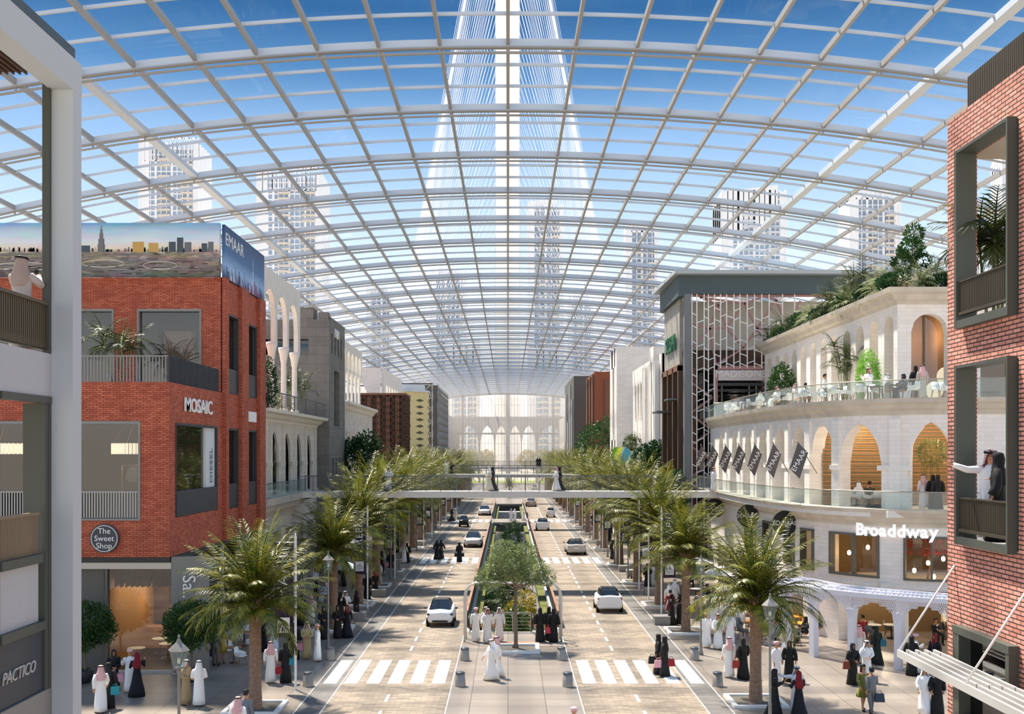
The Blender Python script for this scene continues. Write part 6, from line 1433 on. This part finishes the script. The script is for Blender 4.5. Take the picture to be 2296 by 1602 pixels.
PG(675,1403,'stand','abaya',K,'h1c1c1e',185,'belted woman in black seen from behind, right of the dark banner'); PG(697,1401.5,'stand','kandura',W,'r',180,'man in white robe and red headscarf walking away behind the beige robed man')
PG(590,1462,'stand','abaya','15171a','h'+K,120,'woman in black cloak behind the front palm trunk'); PG(614,1464,'stand','kandura','eef2f4','w',195,'man in white robe and white headscarf from behind, left of the dark banner')
a=PG(660,1479,'stand','abaya',K,'h'+K,180,'woman in black half hidden behind the nearest banner'); hbag(a,1,'c98292','pink bag at the edge of the nearest banner')
PG(708,1331,'stand','shirt','d6d9de','s',60,'waiter in white shirt and dark trousers by the left cafe'); 
PG(757.5,1432,'clasp','abaya','17160f','h15140f',5,'woman in black cloak facing the camera, left of the red scarfed woman'); PG(778,1430.6,'stand','gown','0b0c16','h7c1420',0,'woman in navy gown and dark red headscarf facing the camera, left pavement')
PG(763,1395,'stand','abaya','101112','h101112',180,'cloaked woman seen from behind, behind the pair facing the camera'); PG(774,1394,'talk','kandura',W,'w',20,'man in white robe and white headscarf talking behind the pair of women')
PG(799,1391,'stand','abaya',K,'h'+K,-60,'woman in black cloak just right of the second lamp post'); PG(823,1343.5,'stand','abaya','141414','h'+K,10,'long cloaked woman behind the second banner pole')
PG(841,1336.5,'walk','gown','0c0c0e','h8c1620',30,'woman in flaring black gown and bright red headscarf, middle of left pavement'); PG(849,1313,'stand','kandura','eceae4','w',-20,'man in cream white robe right of the red scarfed woman'); PG(831,1320,'stand','kandura','a89878','w',10,'man in brown beige robe behind the second banner pole')
PG(769,1315,'stand','abaya',K,'h'+K,180,'woman in black under the blue cafe umbrella'); PG(856,1283.5,'stand','abaya',K,'h'+K,100,'woman in black left of the folded arm man'); PG(867,1282.5,'clasp','kandura','dfe4e8','w',10,'man in pale robe with folded arms by the third banner')
a=PG(876,1283.5,'stand','abaya',K,'h'+K,185,'woman in black cloak right of the folded arm man'); hbag(a,-1,'d48a92','pink bag by the third banner pole')
PG(906,1263,'walk','kandura',W,'r',160,'man in white robe and red scarf by the far lamp post'); a=PG(913,1262,'stand','abaya',K,'h'+K,170,'woman in black cloak by the far lamp post')
a=PG(903,1214,'stand','abaya',K,'h'+K,180,'woman in black carrying a case, far left pavement'); hbag(a,1,'101010','black case on the far left pavement'); PG(932,1210,'walk','dress','8f1620','s',170,'woman in short red dress walking, far left pavement'); PG(927,1187,'walk','kandura','cfc6b0','w',20,'distant man in beige robe on the left pavement')
PG(980,1255,'walk','abaya',K,'h'+K,150,'left of two women in black crossing at the second crosswalk'); PG(989,1253.5,'walk','abaya','17141a','h'+K,150,'right of two women in black crossing at the second crosswalk')
a=PG(1030,1260,'walk','abaya','12181a','h'+K,190,'woman in black with teal shawl crossing the road alone'); hbag(a,-1,'17262b','left dark bag of the woman crossing alone'); hbag(a,1,'1a1c20','right dark bag of the woman crossing alone')
PG(1013,1169,'walk','gown',K,'h'+K,120,'distant woman in wide black cloak at the third crosswalk'); PG(1021,1168.5,'stand','kandura','d9cdb8','w',-30,'distant man in beige robe at the third crosswalk')
# median
PG(1067,1439.5,'stand','kandura','e6e3dc','c',5,'leftmost of three men in white robes at the portal, pink cap'); PG(1093,1441.5,'walk','kandura','e4e1da','r',0,'middle of three men in white robes at the portal, red scarf'); PG(1119.5,1439,'stand','kandura','dedbd3','w',-3,'rightmost of three men in white robes at the portal, white scarf')
person((-1.62,60.6,-.9),'stand','abaya',K,'h'+K,200,'woman in black going down the left stair behind the men','people on the boulevard'); person((-1.25,60.2,-.5),'clasp','kandura','e9e7e2','w',-20,'man in white robe on the left stair behind the three men','people on the boulevard')
PG(1211,1439,'stand','abaya',K,'h'+K,190,'woman in black standing left at the right stair'); a=PG(1241,1440,'stand','abaya','0d0d0f','h'+K,175,'belted woman in black at the right stair'); hbag(a,-1,'c23a52','pink and red bag between the women at the right stair',.8); PG(1231,1436,'stand','abaya',K,'h'+K,160,'woman in black half hidden at the right stair')
PG(1101,1526,'walk','kandura','f3f1ec','w',-70,'man in white robe with white headscarf striding across the median'); PG(1113,1518,'walk','kandura','efede8','r',-75,'man in white robe with red headscarf striding across the median')
person((.46,154.6,0),'stand','kandura','e0ded8','w',-10,'left of two robed men on the far median crossing','people on the boulevard'); person((1.0,154.8,0),'stand','kandura','e6e4de','w',60,'right of two robed men on the far median crossing','people on the boulevard'); person((2.3,155.5,0),'walk','kandura','dcd9d2','w',-80,'lone robed man at the right of the far median crossing','people on the boulevard')
# right crosswalk pair
a=PG(1490,1517,'stand','abaya',K,'h'+K,-120,'nearer woman in black with red bag on the right crosswalk'); hbag(a,1,'8f2028','dark red bag of the woman on the right crosswalk'); hbag(a,-1,'d9a0ac','pale pink bag of the woman on the right crosswalk',1.1,.82)
a=PG(1476,1511,'stand','abaya','111215','h'+K,-100,'farther woman in black with dark handbag on the right crosswalk'); hbag(a,-1,'15191c','black handbag on the right crosswalk',1)
# right pavement
PG(1506,1401,'talk','gown',K,'h'+K,70,'left of two women in black talking beside the second right palm'); PG(1524,1400,'talk','abaya','101010','h'+K,-60,'right of two women in black talking beside the second right palm')
PG(1584,1453,'stand','kandura','f6f5f2','c',3,'leftmost of three white robed men walking on the right, pink cap'); PG(1610,1456,'walk','kandura','f6f5f2','r',0,'middle of three white robed men walking on the right, red scarf'); PG(1637,1447,'walk','kandura','f4f3f0','w',-3,'rightmost of three white robed men walking on the right, white scarf')
PG(1597,1425,'stand','kandura','efece6','w',20,'man in white robe behind the left of the three walkers'); PG(1618,1420,'walk','kandura','f0ede8','r',-10,'tall man in white robe behind the middle walker'); PG(1630,1403,'stand','kandura','eceae6','r',60,'man with red headscarf farthest behind the three walkers')
a=PG(1566,1391,'walk','suit','8a8071','s',-5,'man in open beige jacket with arm out near the cafe'); bag((13.2+.0,59.5,.8),'e3d63a','yellow shopping bag by the second right palm').location=G(1550,1391,0)+Vector((0,0,.9))
a=PG(1635,1520,'stand','kandura','f1efec','r',180,'man in white robe and red patterned scarf seen from behind, right pavement'); a=PG(1666,1521,'walk','abaya','10130f','h1a1c18',185,'woman in black and teal cloak beside the nearest right palm'); hbag(a,-1,'a63a30','brick red bag beside the nearest right palm',1.1)
PG(1701,1444,'stand','shirt','ded6e6','s',60,'waiter in pale shirt right of the nearest palm trunk'); PG(1713,1411,'stand','abaya',K,'h'+K,-30,'woman in black behind the waiter at the orange tables')
PG(1740.5,1532,'stand','kandura','f3eeee','c',40,'man in white robe and pink cap right of the front right lamp'); PG(1770,1528.6,'stand','abaya','0d0d0c','h'+K,-20,'woman in black standing alone right of the lamp')
person(G(1737,1606),'talk','gown',K,'h'+K,80,'woman in black gown reaching out beside the front right lamp','people on the boulevard'); person(G(1786,1600),'point','kandura','e9ebee','w',-10,'man in white robe with arm stretched left, bottom right','people on the boulevard'); person(G(1791,1612),'talk','gown','0c0d18','h7a0d18',195,'woman in navy gown and dark red headscarf from behind, bottom right','people on the boulevard')
a=PG(1912,1535.7,'clasp','abaya','161511','h14130f',15,'woman in black with brown handbag facing the camera, right'); hbag(a,-1,'7d3d2a','brown handbag of the woman in front of the lattice columns',.9,1.1); PG(1943,1529,'clasp','kandura','f5f4f2','w',0,'man in white robe and white headscarf facing the camera by the suited couple')
PG(1927,1487,'stand','kandura','eeebe5','r',190,'man in white robe and red scarf from behind under the lattice canopy'); a=PG(1965,1488.5,'walk','abaya','15201a','h18241d',190,'woman in dark green cloak walking into the restaurant'); hbag(a,1,'2f6f80','teal bag of the woman walking into the restaurant',.9,1.25)
a=PG(1935,1594,'walk','dress','7d7a3a','l',10,'smiling woman in olive top with yellow skirt, bottom right'); hbag(a,0,'d8d65a','big yellow shopping bag of the woman in olive',1.5,.95); a=PG(1954,1601,'walk','suit','77797a','s',190,'man in grey suit walking away, bottom right'); hbag(a,1,'3a4656','dark blue bag in the grey suited man\'s right hand',1.1)
PG(2044,1515,'stand','abaya','121212','h'+K,150,'woman in patterned black cloak under the slatted awning end'); PG(2053,1511,'talk','kandura','f4f1ee','c',70,'man in white robe and red cap drinking beside the lattice column'); PG(2096,1510,'stand','abaya','0c0d1a','h7a1420',-60,'woman in navy with dark red headscarf behind the slatted awning')
PG(2073,1603,'walk','kandura','f1efef','w',-15,'man in white robe walking below the slatted awning'); PG(2101,1605,'walk','abaya','0f0f10','h'+K,-10,'woman in black walking below the slatted awning')
# farther right pavement crowd
for px,py,k_,c,h,f,l in ((1452,1318,'abaya',K,'h'+K,180,'woman in black behind the white poles'),(1428,1298,'abaya',K,'h'+K,100,'tall woman in black beside the cube benches'),(1463,1317,'kandura','d4d8da','w',180,'man in pale robe between the white poles'),(1472,1316,'abaya',K,'h'+K,170,'woman in black right of the pale robed man'),(1383,1257,'kandura','e9e4dc','w',0,'man in beige white robe before a far palm'),(1374,1254,'abaya',K,'h'+K,190,'woman in black with bag before a far palm'),(1386,1242,'kandura','d9cfc0','r',10,'man in cream robe behind the far palm'),(1367,1214,'abaya',K,'h'+K,180,'distant woman in black with pink bag'),(1341,1207,'kandura','dfe0dc','w',180,'distant man in white by the green bench'),(1330,1180,'abaya',K,'h'+K,0,'distant woman in black, right pavement'),(1302,1160,'abaya',K,'h'+K,0,'very distant woman in black near the far zebra stripes'),(1291,1150,'kandura','e4e0d8','w',0,'very distant robed man on the right pavement'),(1500,1375,'kandura','efe9e0','w',180,'man in white robe under the big right banner'),(1513,1362,'kandura','f0ece6','w',150,'man in flowing white robe near the big right banner'),(1503,1390,'dress','8f1f28','s',180,'woman in red top behind the two women in black'),(948,1208,'abaya',K,'h'+K,0,'distant woman in black beside the far left banner'),(968,1176,'abaya',K,'h'+K,0,'very distant woman in black, left pavement'),(984,1160,'kandura','e0dcd0','w',0,'very distant robed man, left pavement'),(893,1240,'abaya',K,'h'+K,180,'woman in black between the far left lamps'),(938,1183,'abaya',K,'h'+K,90,'woman in black near the distant beige robed man')):
    PG(px,py,'stand' if (px%2) else 'walk',k_,c,h,f,l)
# bridges
def PB_(px,d,pose,kind,c,head,face,label,z=7.12): return person(((px-CX)*d/F,d,z),pose,kind,c,head,face,label,'people on the footbridges')
PB_(871,78.6,'clasp','kandura','e2e3e6','w',10,'robed man at the left end of the nearest footbridge'); PB_(1096,78.8,'walk','kandura','e9dfc9','w',-80,'man in cream robe meeting a woman on the nearest footbridge'); PB_(1104,79.2,'walk','abaya','2c2620','h2c2620',-100,'woman in dark cloak on the middle of the nearest footbridge'); PB_(1247,78.9,'walk','kandura','f1ede9','r',-90,'man in white robe and red headscarf on the nearest footbridge'); PB_(1254,79.4,'walk','abaya',K,'h'+K,-90,'woman in black just behind the red scarfed man on the footbridge')
PB_(1001,140,'stand','kandura','efefef','w',20,'robed man on the left part of the second footbridge'); PB_(1012,140,'stand','abaya',K,'h'+K,0,'dark figure beside the robed man on the second footbridge'); PB_(1205,208,'stand','abaya',K,'h'+K,0,'left dark figure on the third footbridge'); PB_(1210,208,'stand','abaya',K,'h'+K,0,'right dark figure on the third footbridge')
person((14.9,77.6,7.1),'stand','kandura','f3f0ec','r',-60,'man in white robe and red headscarf where the footbridge meets the white building','people on the terraces')
# balcony couple and left balcony man
person((9.52,21.12,8.25),'point','kandura','f0eceb','r',-25,'man in white robe and red headscarf pointing left from the brick balcony','people on the balconies',1.0); person((9.44,20.62,8.25),'stand','abaya','0d0d10','h0d0d10',-120,'woman in black beside the pointing man on the brick balcony','people on the balconies',.98)
person((-8.95,19.7,11.85),'phone','kandura','b5a9a6','wab958a',170,'man in pale robe photographing with a phone on the left balcony','people on the balconies',.98)
MB().box(-.04,.04,-.005,.005,-.07,.07).build('mobile_phone',M['black'],loc=(-8.86,20.12,13.36),label='phone held up by the man on the left balcony',cat='phone')
# ---------------------------------------------------------------- cafe furniture
def chair(shell='ece9e4',leg='wood'):
    o=empty('shell_chair',(0,0,0),0,'x','chair'); mb=MB()
    mb.loft([[(-.2,-.22,.44),(.2,-.22,.44),(.2,-.22,.47),(-.2,-.22,.47)],[(-.24,0,.42),(.24,0,.42),(.24,0,.45),(-.24,0,.45)],[(-.23,.17,.46),(.23,.17,.46),(.23,.15,.5),(-.23,.15,.5)],[(-.22,.24,.65),(.22,.24,.65),(.22,.21,.65),(-.22,.21,.65)],[(-.17,.28,.86),(.17,.28,.86),(.17,.25,.86),(-.17,.25,.86)]],sm=True)
    mb.hexa([(-.25,-.12,.45),(-.22,-.12,.45),(-.22,.2,.5),(-.25,.2,.5),(-.27,-.12,.6),(-.25,-.12,.6),(-.24,.24,.68),(-.26,.24,.68)]); mb.hexa([(.22,-.12,.45),(.25,-.12,.45),(.25,.2,.5),(.22,.2,.5),(.25,-.12,.6),(.27,-.12,.6),(.26,.24,.68),(.24,.24,.68)])
    mb.build('seat_shell',mat('shell'+shell,shell,.5),o)
    for sx in (-1,1):
        for sy in (-1,1): MB().tube([(sx*.14,sy*.13,.43),(sx*.22,sy*.22,0)],[.022,.014],6).build('leg',M[leg],o)
    return o
def table(top='wood_dark',leg='wood_dark',r=None,s=.36,h=.74):
    o=empty('cafe_table',(0,0,0),0,'x','table'); mb=MB()
    if r: mb.lathe([(r,h-.03),(r,h)],n=24,sm=False)
    else: mb.box(-s,s,-s,s,h-.035,h)
    mb.build('table_top',M[top],o)
    if r: MB().lathe([(.22,0),(.22,.02),(.03,.04),(.03,h-.03)],n=12).build('pedestal',M[leg],o)
    else:
        for a in (-1,1):
            for b in (-1,1): MB().box(a*s*.85-.025,a*s*.85+.025,b*s*.85-.025,b*s*.85+.025,0,h-.03).build('leg',M[leg],o)
    return o
CHW=Proto(chair()); TBW=Proto(table())
def on2(px,off,z=12.72,pt=C):
    s=s_px(px,-off); q=C.at(s,-off); return (q.x,q.y,z)
tc_=[1630,1650,1668,1684,1700,1722,1745,1765,1785,1803,1826,1846,1868,1886,1904,1925,1950,1972,2048,2098,2118]
for i,px in enumerate(tc_): CHW.put(on2(px,.75+.55*(i%3)),(i*2.3)%6.28,'white shell chair with wooden legs on the upper terrace, %s from the left'%ordn[min(i,24)],'white chairs on the upper terrace')
for i,px in enumerate((1640,1676,1735,1795,1872,1962,2010)): TBW.put(on2(px,1.3),.2*i,'square dark wood table on the upper terrace, %s from the left'%ordn[i],'tables on the upper terrace')
def T2(px,off,pose,kind,c,head,face,label): return person(on2(px,off),pose,kind,c,head,face,label,'people on the terraces')
T2(1850,2.3,'stand','shirt','eceaf0','s',60,'waiter in white shirt and dark tie on the upper terrace'); T2(1948,2.2,'talk','kandura','f4f0ee','r',-60,'man in white robe and red scarf leaning over an upper terrace table'); T2(1990,1.5,'sit','kandura','968a7a','w',80,'man in brown beige robe seated on the upper terrace')
T2(2026,1.7,'sit','abaya','34363a','h2a2b2e',-70,'woman in dark grey cloak seated on the upper terrace'); T2(2068,2.2,'stand','kandura','b9ada2','r',180,'man with red headscarf standing at the arched terrace door'); T2(2053,2.3,'stand','abaya',K,'h'+K,180,'woman in black at the arched terrace door')
T2(1806,1.6,'sit','shirt','e4e0e2','s',150,'dark haired man in white shirt seated on the upper terrace'); T2(1783,1.4,'sit','kandura','efe9e6','r',60,'seated man with red headscarf, middle of the upper terrace'); T2(1742,1.2,'sit','kandura','efece4','r',-60,'seated man with red scarf left of the middle of the upper terrace'); T2(1705,1.5,'sit','kandura','f6f5f2','w',180,'seated man in white with white headscarf on the far part of the upper terrace')
T2(1664,1.6,'sit','shirt','e0e0ea','s',120,'man in white shirt at the far end of the upper terrace'); T2(1655,2.4,'stand','suit','55534f','s',90,'grey haired man in dark jacket by the restaurant door'); T2(1645,2.5,'stand','suit','4a4946','s',0,'bald man in dark jacket by the restaurant door'); T2(1613,2.4,'stand','abaya','1d4a3d','h2a2b2c',0,'person in dark green behind the white terrace bar')
MB().box(-.8,.8,-.4,.4,0,1.05).box(-.85,.85,-.45,.45,1.05,1.1).build('terrace_bar',M['white'],loc=(16.75,82.5,12.72),label='white bar counter at the far end of the upper terrace',cat='counter')
# inside the second storey
for i,(px,off,po,k_,c,h,f,l) in enumerate(((1925,2.1,'sit','kandura','eef1f4','w',200,'man in white with white headscarf seated inside the left wide arch'),(1900,3.0,'stand','kandura','c9bda0','w',30,'man in cream robe standing inside the left wide arch'),(1890,2.6,'sit','abaya',K,'h'+K,60,'woman in black seated at the left inside the wide arch'),(1950,3.2,'sit','suit','4c4a44','s',180,'dark haired man seated at the back inside the wide arch'),(2070,1.9,'stand','kandura','eadfe0','r',190,'man in white robe and red cap inside the right wide arch'),(2092,1.7,'stand','abaya','16150f','h'+K,175,'taller woman in black inside the right wide arch'),(2103,1.5,'stand','abaya','2a2926','h24231f',170,'shorter woman in dark cloak inside the right wide arch'),(1784,1.3,'stand','suit','a9b8c4','s',90,'person in pale blue grey jacket inside a narrow arch'))):
    person(on2(px,off,7.06),po,k_,c,h,f,l,'people inside the arches')
for i,(px,off) in enumerate(((1905,2.2),(1945,2.2),(1965,2.6),(1888,3.2))): CHW.put(on2(px,off,7.06),i*1.5,'chair inside the wide left arch, '+['left of the seated man','right of the seated man','by the right pier','by the left pier'][i],'chairs inside the arches')
for i,(px,off) in enumerate(((1931,3.9),(2088,3.7))):
    q=on2(px,off,7.06); o=empty('bamboo',q,0,'slender bamboo clump lit warmly inside the '+('left','right')[i]+' wide arch','plant'); r=random.Random(i); mb=MB(); mf=MB()
    for _ in range(9):
        x,y=r.uniform(-.5,.5),r.uniform(-.2,.2); mb.tube([(x,y,0),(x+r.uniform(-.1,.1),y,3.6)],.02,5)
    leaves(mf,[((0,0,2.9),(.8,.4,.7))],900,.16,r,asp=.25); mb.build('canes',M['leaf_gold'],o); mf.build('foliage',M['leaf_olive'],o)
# ground cafes
CHG=Proto(chair('6d706c','steel_dark')); CHO=Proto(chair('e08a28','steel_dark')); TBO=Proto(table('orange','brown',s=.42)); TBR=Proto(table('lightgrey','black',r=.42)); TBB=Proto(table('wood','wood_dark',r=.38))
def GP(px,py): p=G(px,py); return (p.x,p.y,0)
for i,(px,py) in enumerate(((1720,1432),(1775,1412),(1795,1428),(1760,1398),(1690,1424))): TBO.put(GP(px,py),.3*i,'orange topped cafe table '+['beside the waiter','in the back row by the columns','nearest the lattice columns','farthest back under the canopy','half hidden by the nearest palm'][i],'orange cafe tables')
for i,(px,py) in enumerate(((1758,1402),(1789,1400),(1769,1424),(1733,1416),(1800,1411))): CHO.put(GP(px,py),i*1.9,'orange cafe chair, %s from the left under the right canopy'%ordn[i],'orange cafe chairs')
for i,(px,py) in enumerate(((1655,1422),(1667,1436),(1738,1448),(1785,1447),(1774,1440),(1645,1390),(1622,1380),(1600,1378),(1632,1372),(1612,1366))): CHG.put(GP(px,py),i*2.1,'dark metal cafe chair, %s from the nearest palm outward'%ordn[i],'dark cafe chairs')
for i,(px,py) in enumerate(((1590,1362),(1660,1370),(1560,1345),(1615,1345),(1540,1318))): TBR.put(GP(px,py),0,'round grey topped cafe table, %s from the front on the right'%ordn[i],'round cafe tables')
for (px,py,k_,c,h,f,l) in ((1658,1417,'kandura','e9edf0','w',190,'man in white robe seated with his back turned at the cafe'),(1739,1444,'shirt','b9b8b6','s',185,'man in grey shirt seated from behind near the front right lamp'),(1806,1440,'abaya','18191b','h'+K,-80,'woman in black seated with a phone at the orange table'),(1600,1366,'abaya','b0a08c','l',-60,'long haired woman seated at the round table by the cafe umbrella'),(1586,1356,'shirt','23242a','s',60,'man in dark jacket seated at the round cafe table'),(1548,1318,'suit','20242c','s',0,'man in dark suit seated under the white umbrella'),(1668,1380,'abaya',K,'h'+K,0,'woman in black seated behind the palm at the cafe'),(1673,1395,'kandura','cfcfc8','w',-40,'man in pale robe seated right of the white robed diner')):
    PG(px,py,'sit',k_,c,h,f,l)
def umb(c,closed=False):
    o=empty('cafe_umbrella',(0,0,0),0,'x','umbrella'); MB().lathe([(.25,0),(.25,.05),(.025,.08),(.025,2.75)],n=10).build('pole',M['steel'],o)
    MB().lathe([(.12,.9),(.17,1.2),(.12,2.0),(.04,2.6)] if closed else [(1.35,2.12),(1.36,2.16),(.7,2.45),(.02,2.7)],n=8,sm=False,cap=closed).build('canopy',M[c],o); return o
U1=Proto(umb('umbrella_white')); U2=Proto(umb('umbrella_blue')); U3=Proto(umb('umbrella_white',True))
for i,(px,py) in enumerate(((1690,1400),(1622,1362),(1560,1330))): U1.put(GP(px,py),.3*i,'open white cafe umbrella, '+('nearest','second','farthest')[i]+' on the right pavement','cafe umbrellas')
for i,(px,py) in enumerate(((764,1345),(768,1306))): U2.put(GP(px,py),.4,'pale blue cafe umbrella, '+('nearer','farther')[i]+' on the left pavement','cafe umbrellas')
U3.put(GP(1707,1405),0,'folded white umbrella behind the orange tables','cafe umbrellas')
# left cafe
for i,(px,py) in enumerate(((524,1487),(548,1450),(712,1360),(599,1392))): TBB.put(GP(px,py),0,'round wooden cafe table '+('nearest the grey sign wall','behind the front palm crown','beside the left waiter','in front of the seated man in white')[i],'wooden cafe tables')
for i,(px,py) in enumerate(((508,1480),(540,1493),(505,1462),(530,1457),(560,1463),(553,1440),(605,1440),(658,1402),(648,1428))): CHW.put(GP(px,py),i*1.3,'pale shell chair on the left pavement cafe, %s from the grey sign wall'%ordn[i],'pale chairs at the left cafe')
PG(598,1398,'sit','kandura','cdd8de','w',40,'man in pale robe seated at the left cafe table'); PG(730,1350,'sit','kandura','cbd6dd','w',-30,'man in pale robe seated behind the left waiter')
# restaurant interior
for i,(px,py,r_) in enumerate(((1950,1420,.4),(1975,1465,.45),(2100,1420,.45),(2085,1438,.35))): p=P(px,py,58+i); TBR.put((p.x,min(p.y,57.4),0),0,'wire legged table inside the golden restaurant, %s'%('back left','front left','back right','front right')[i],'restaurant tables')
for i,(x,y) in enumerate(((19.6,57.6),(20.6,57.9),(19.2,56.6),(20.9,56.4),(23,57.2),(24,56.6),(22.6,56))): CHG.put((x,y,0),i*1.1,'thin metal chair inside the golden restaurant, %s from the left'%ordn[i],'restaurant chairs')
person((22.3,55.8,0),'sit','suit','16181c','s',10,'person in black suit seated facing out of the golden restaurant','people in the restaurant'); person((23.2,57,0),'stand','shirt','efe2c0','s',60,'waiter in white shirt inside the golden restaurant','people in the restaurant'); person((23.9,57.3,0),'stand','suit','1b1a1a','l',200,'person in black leaning over the restaurant table','people in the restaurant'); person((18.9,57.0,0),'sit','dress','a32a30','s',190,'woman in red top seated inside the golden restaurant','people in the restaurant'); person((16.9,58.3,0),'sit','suit','5e584c','s',60,'man in grey jacket seated at the restaurant\'s left pier','people in the restaurant')
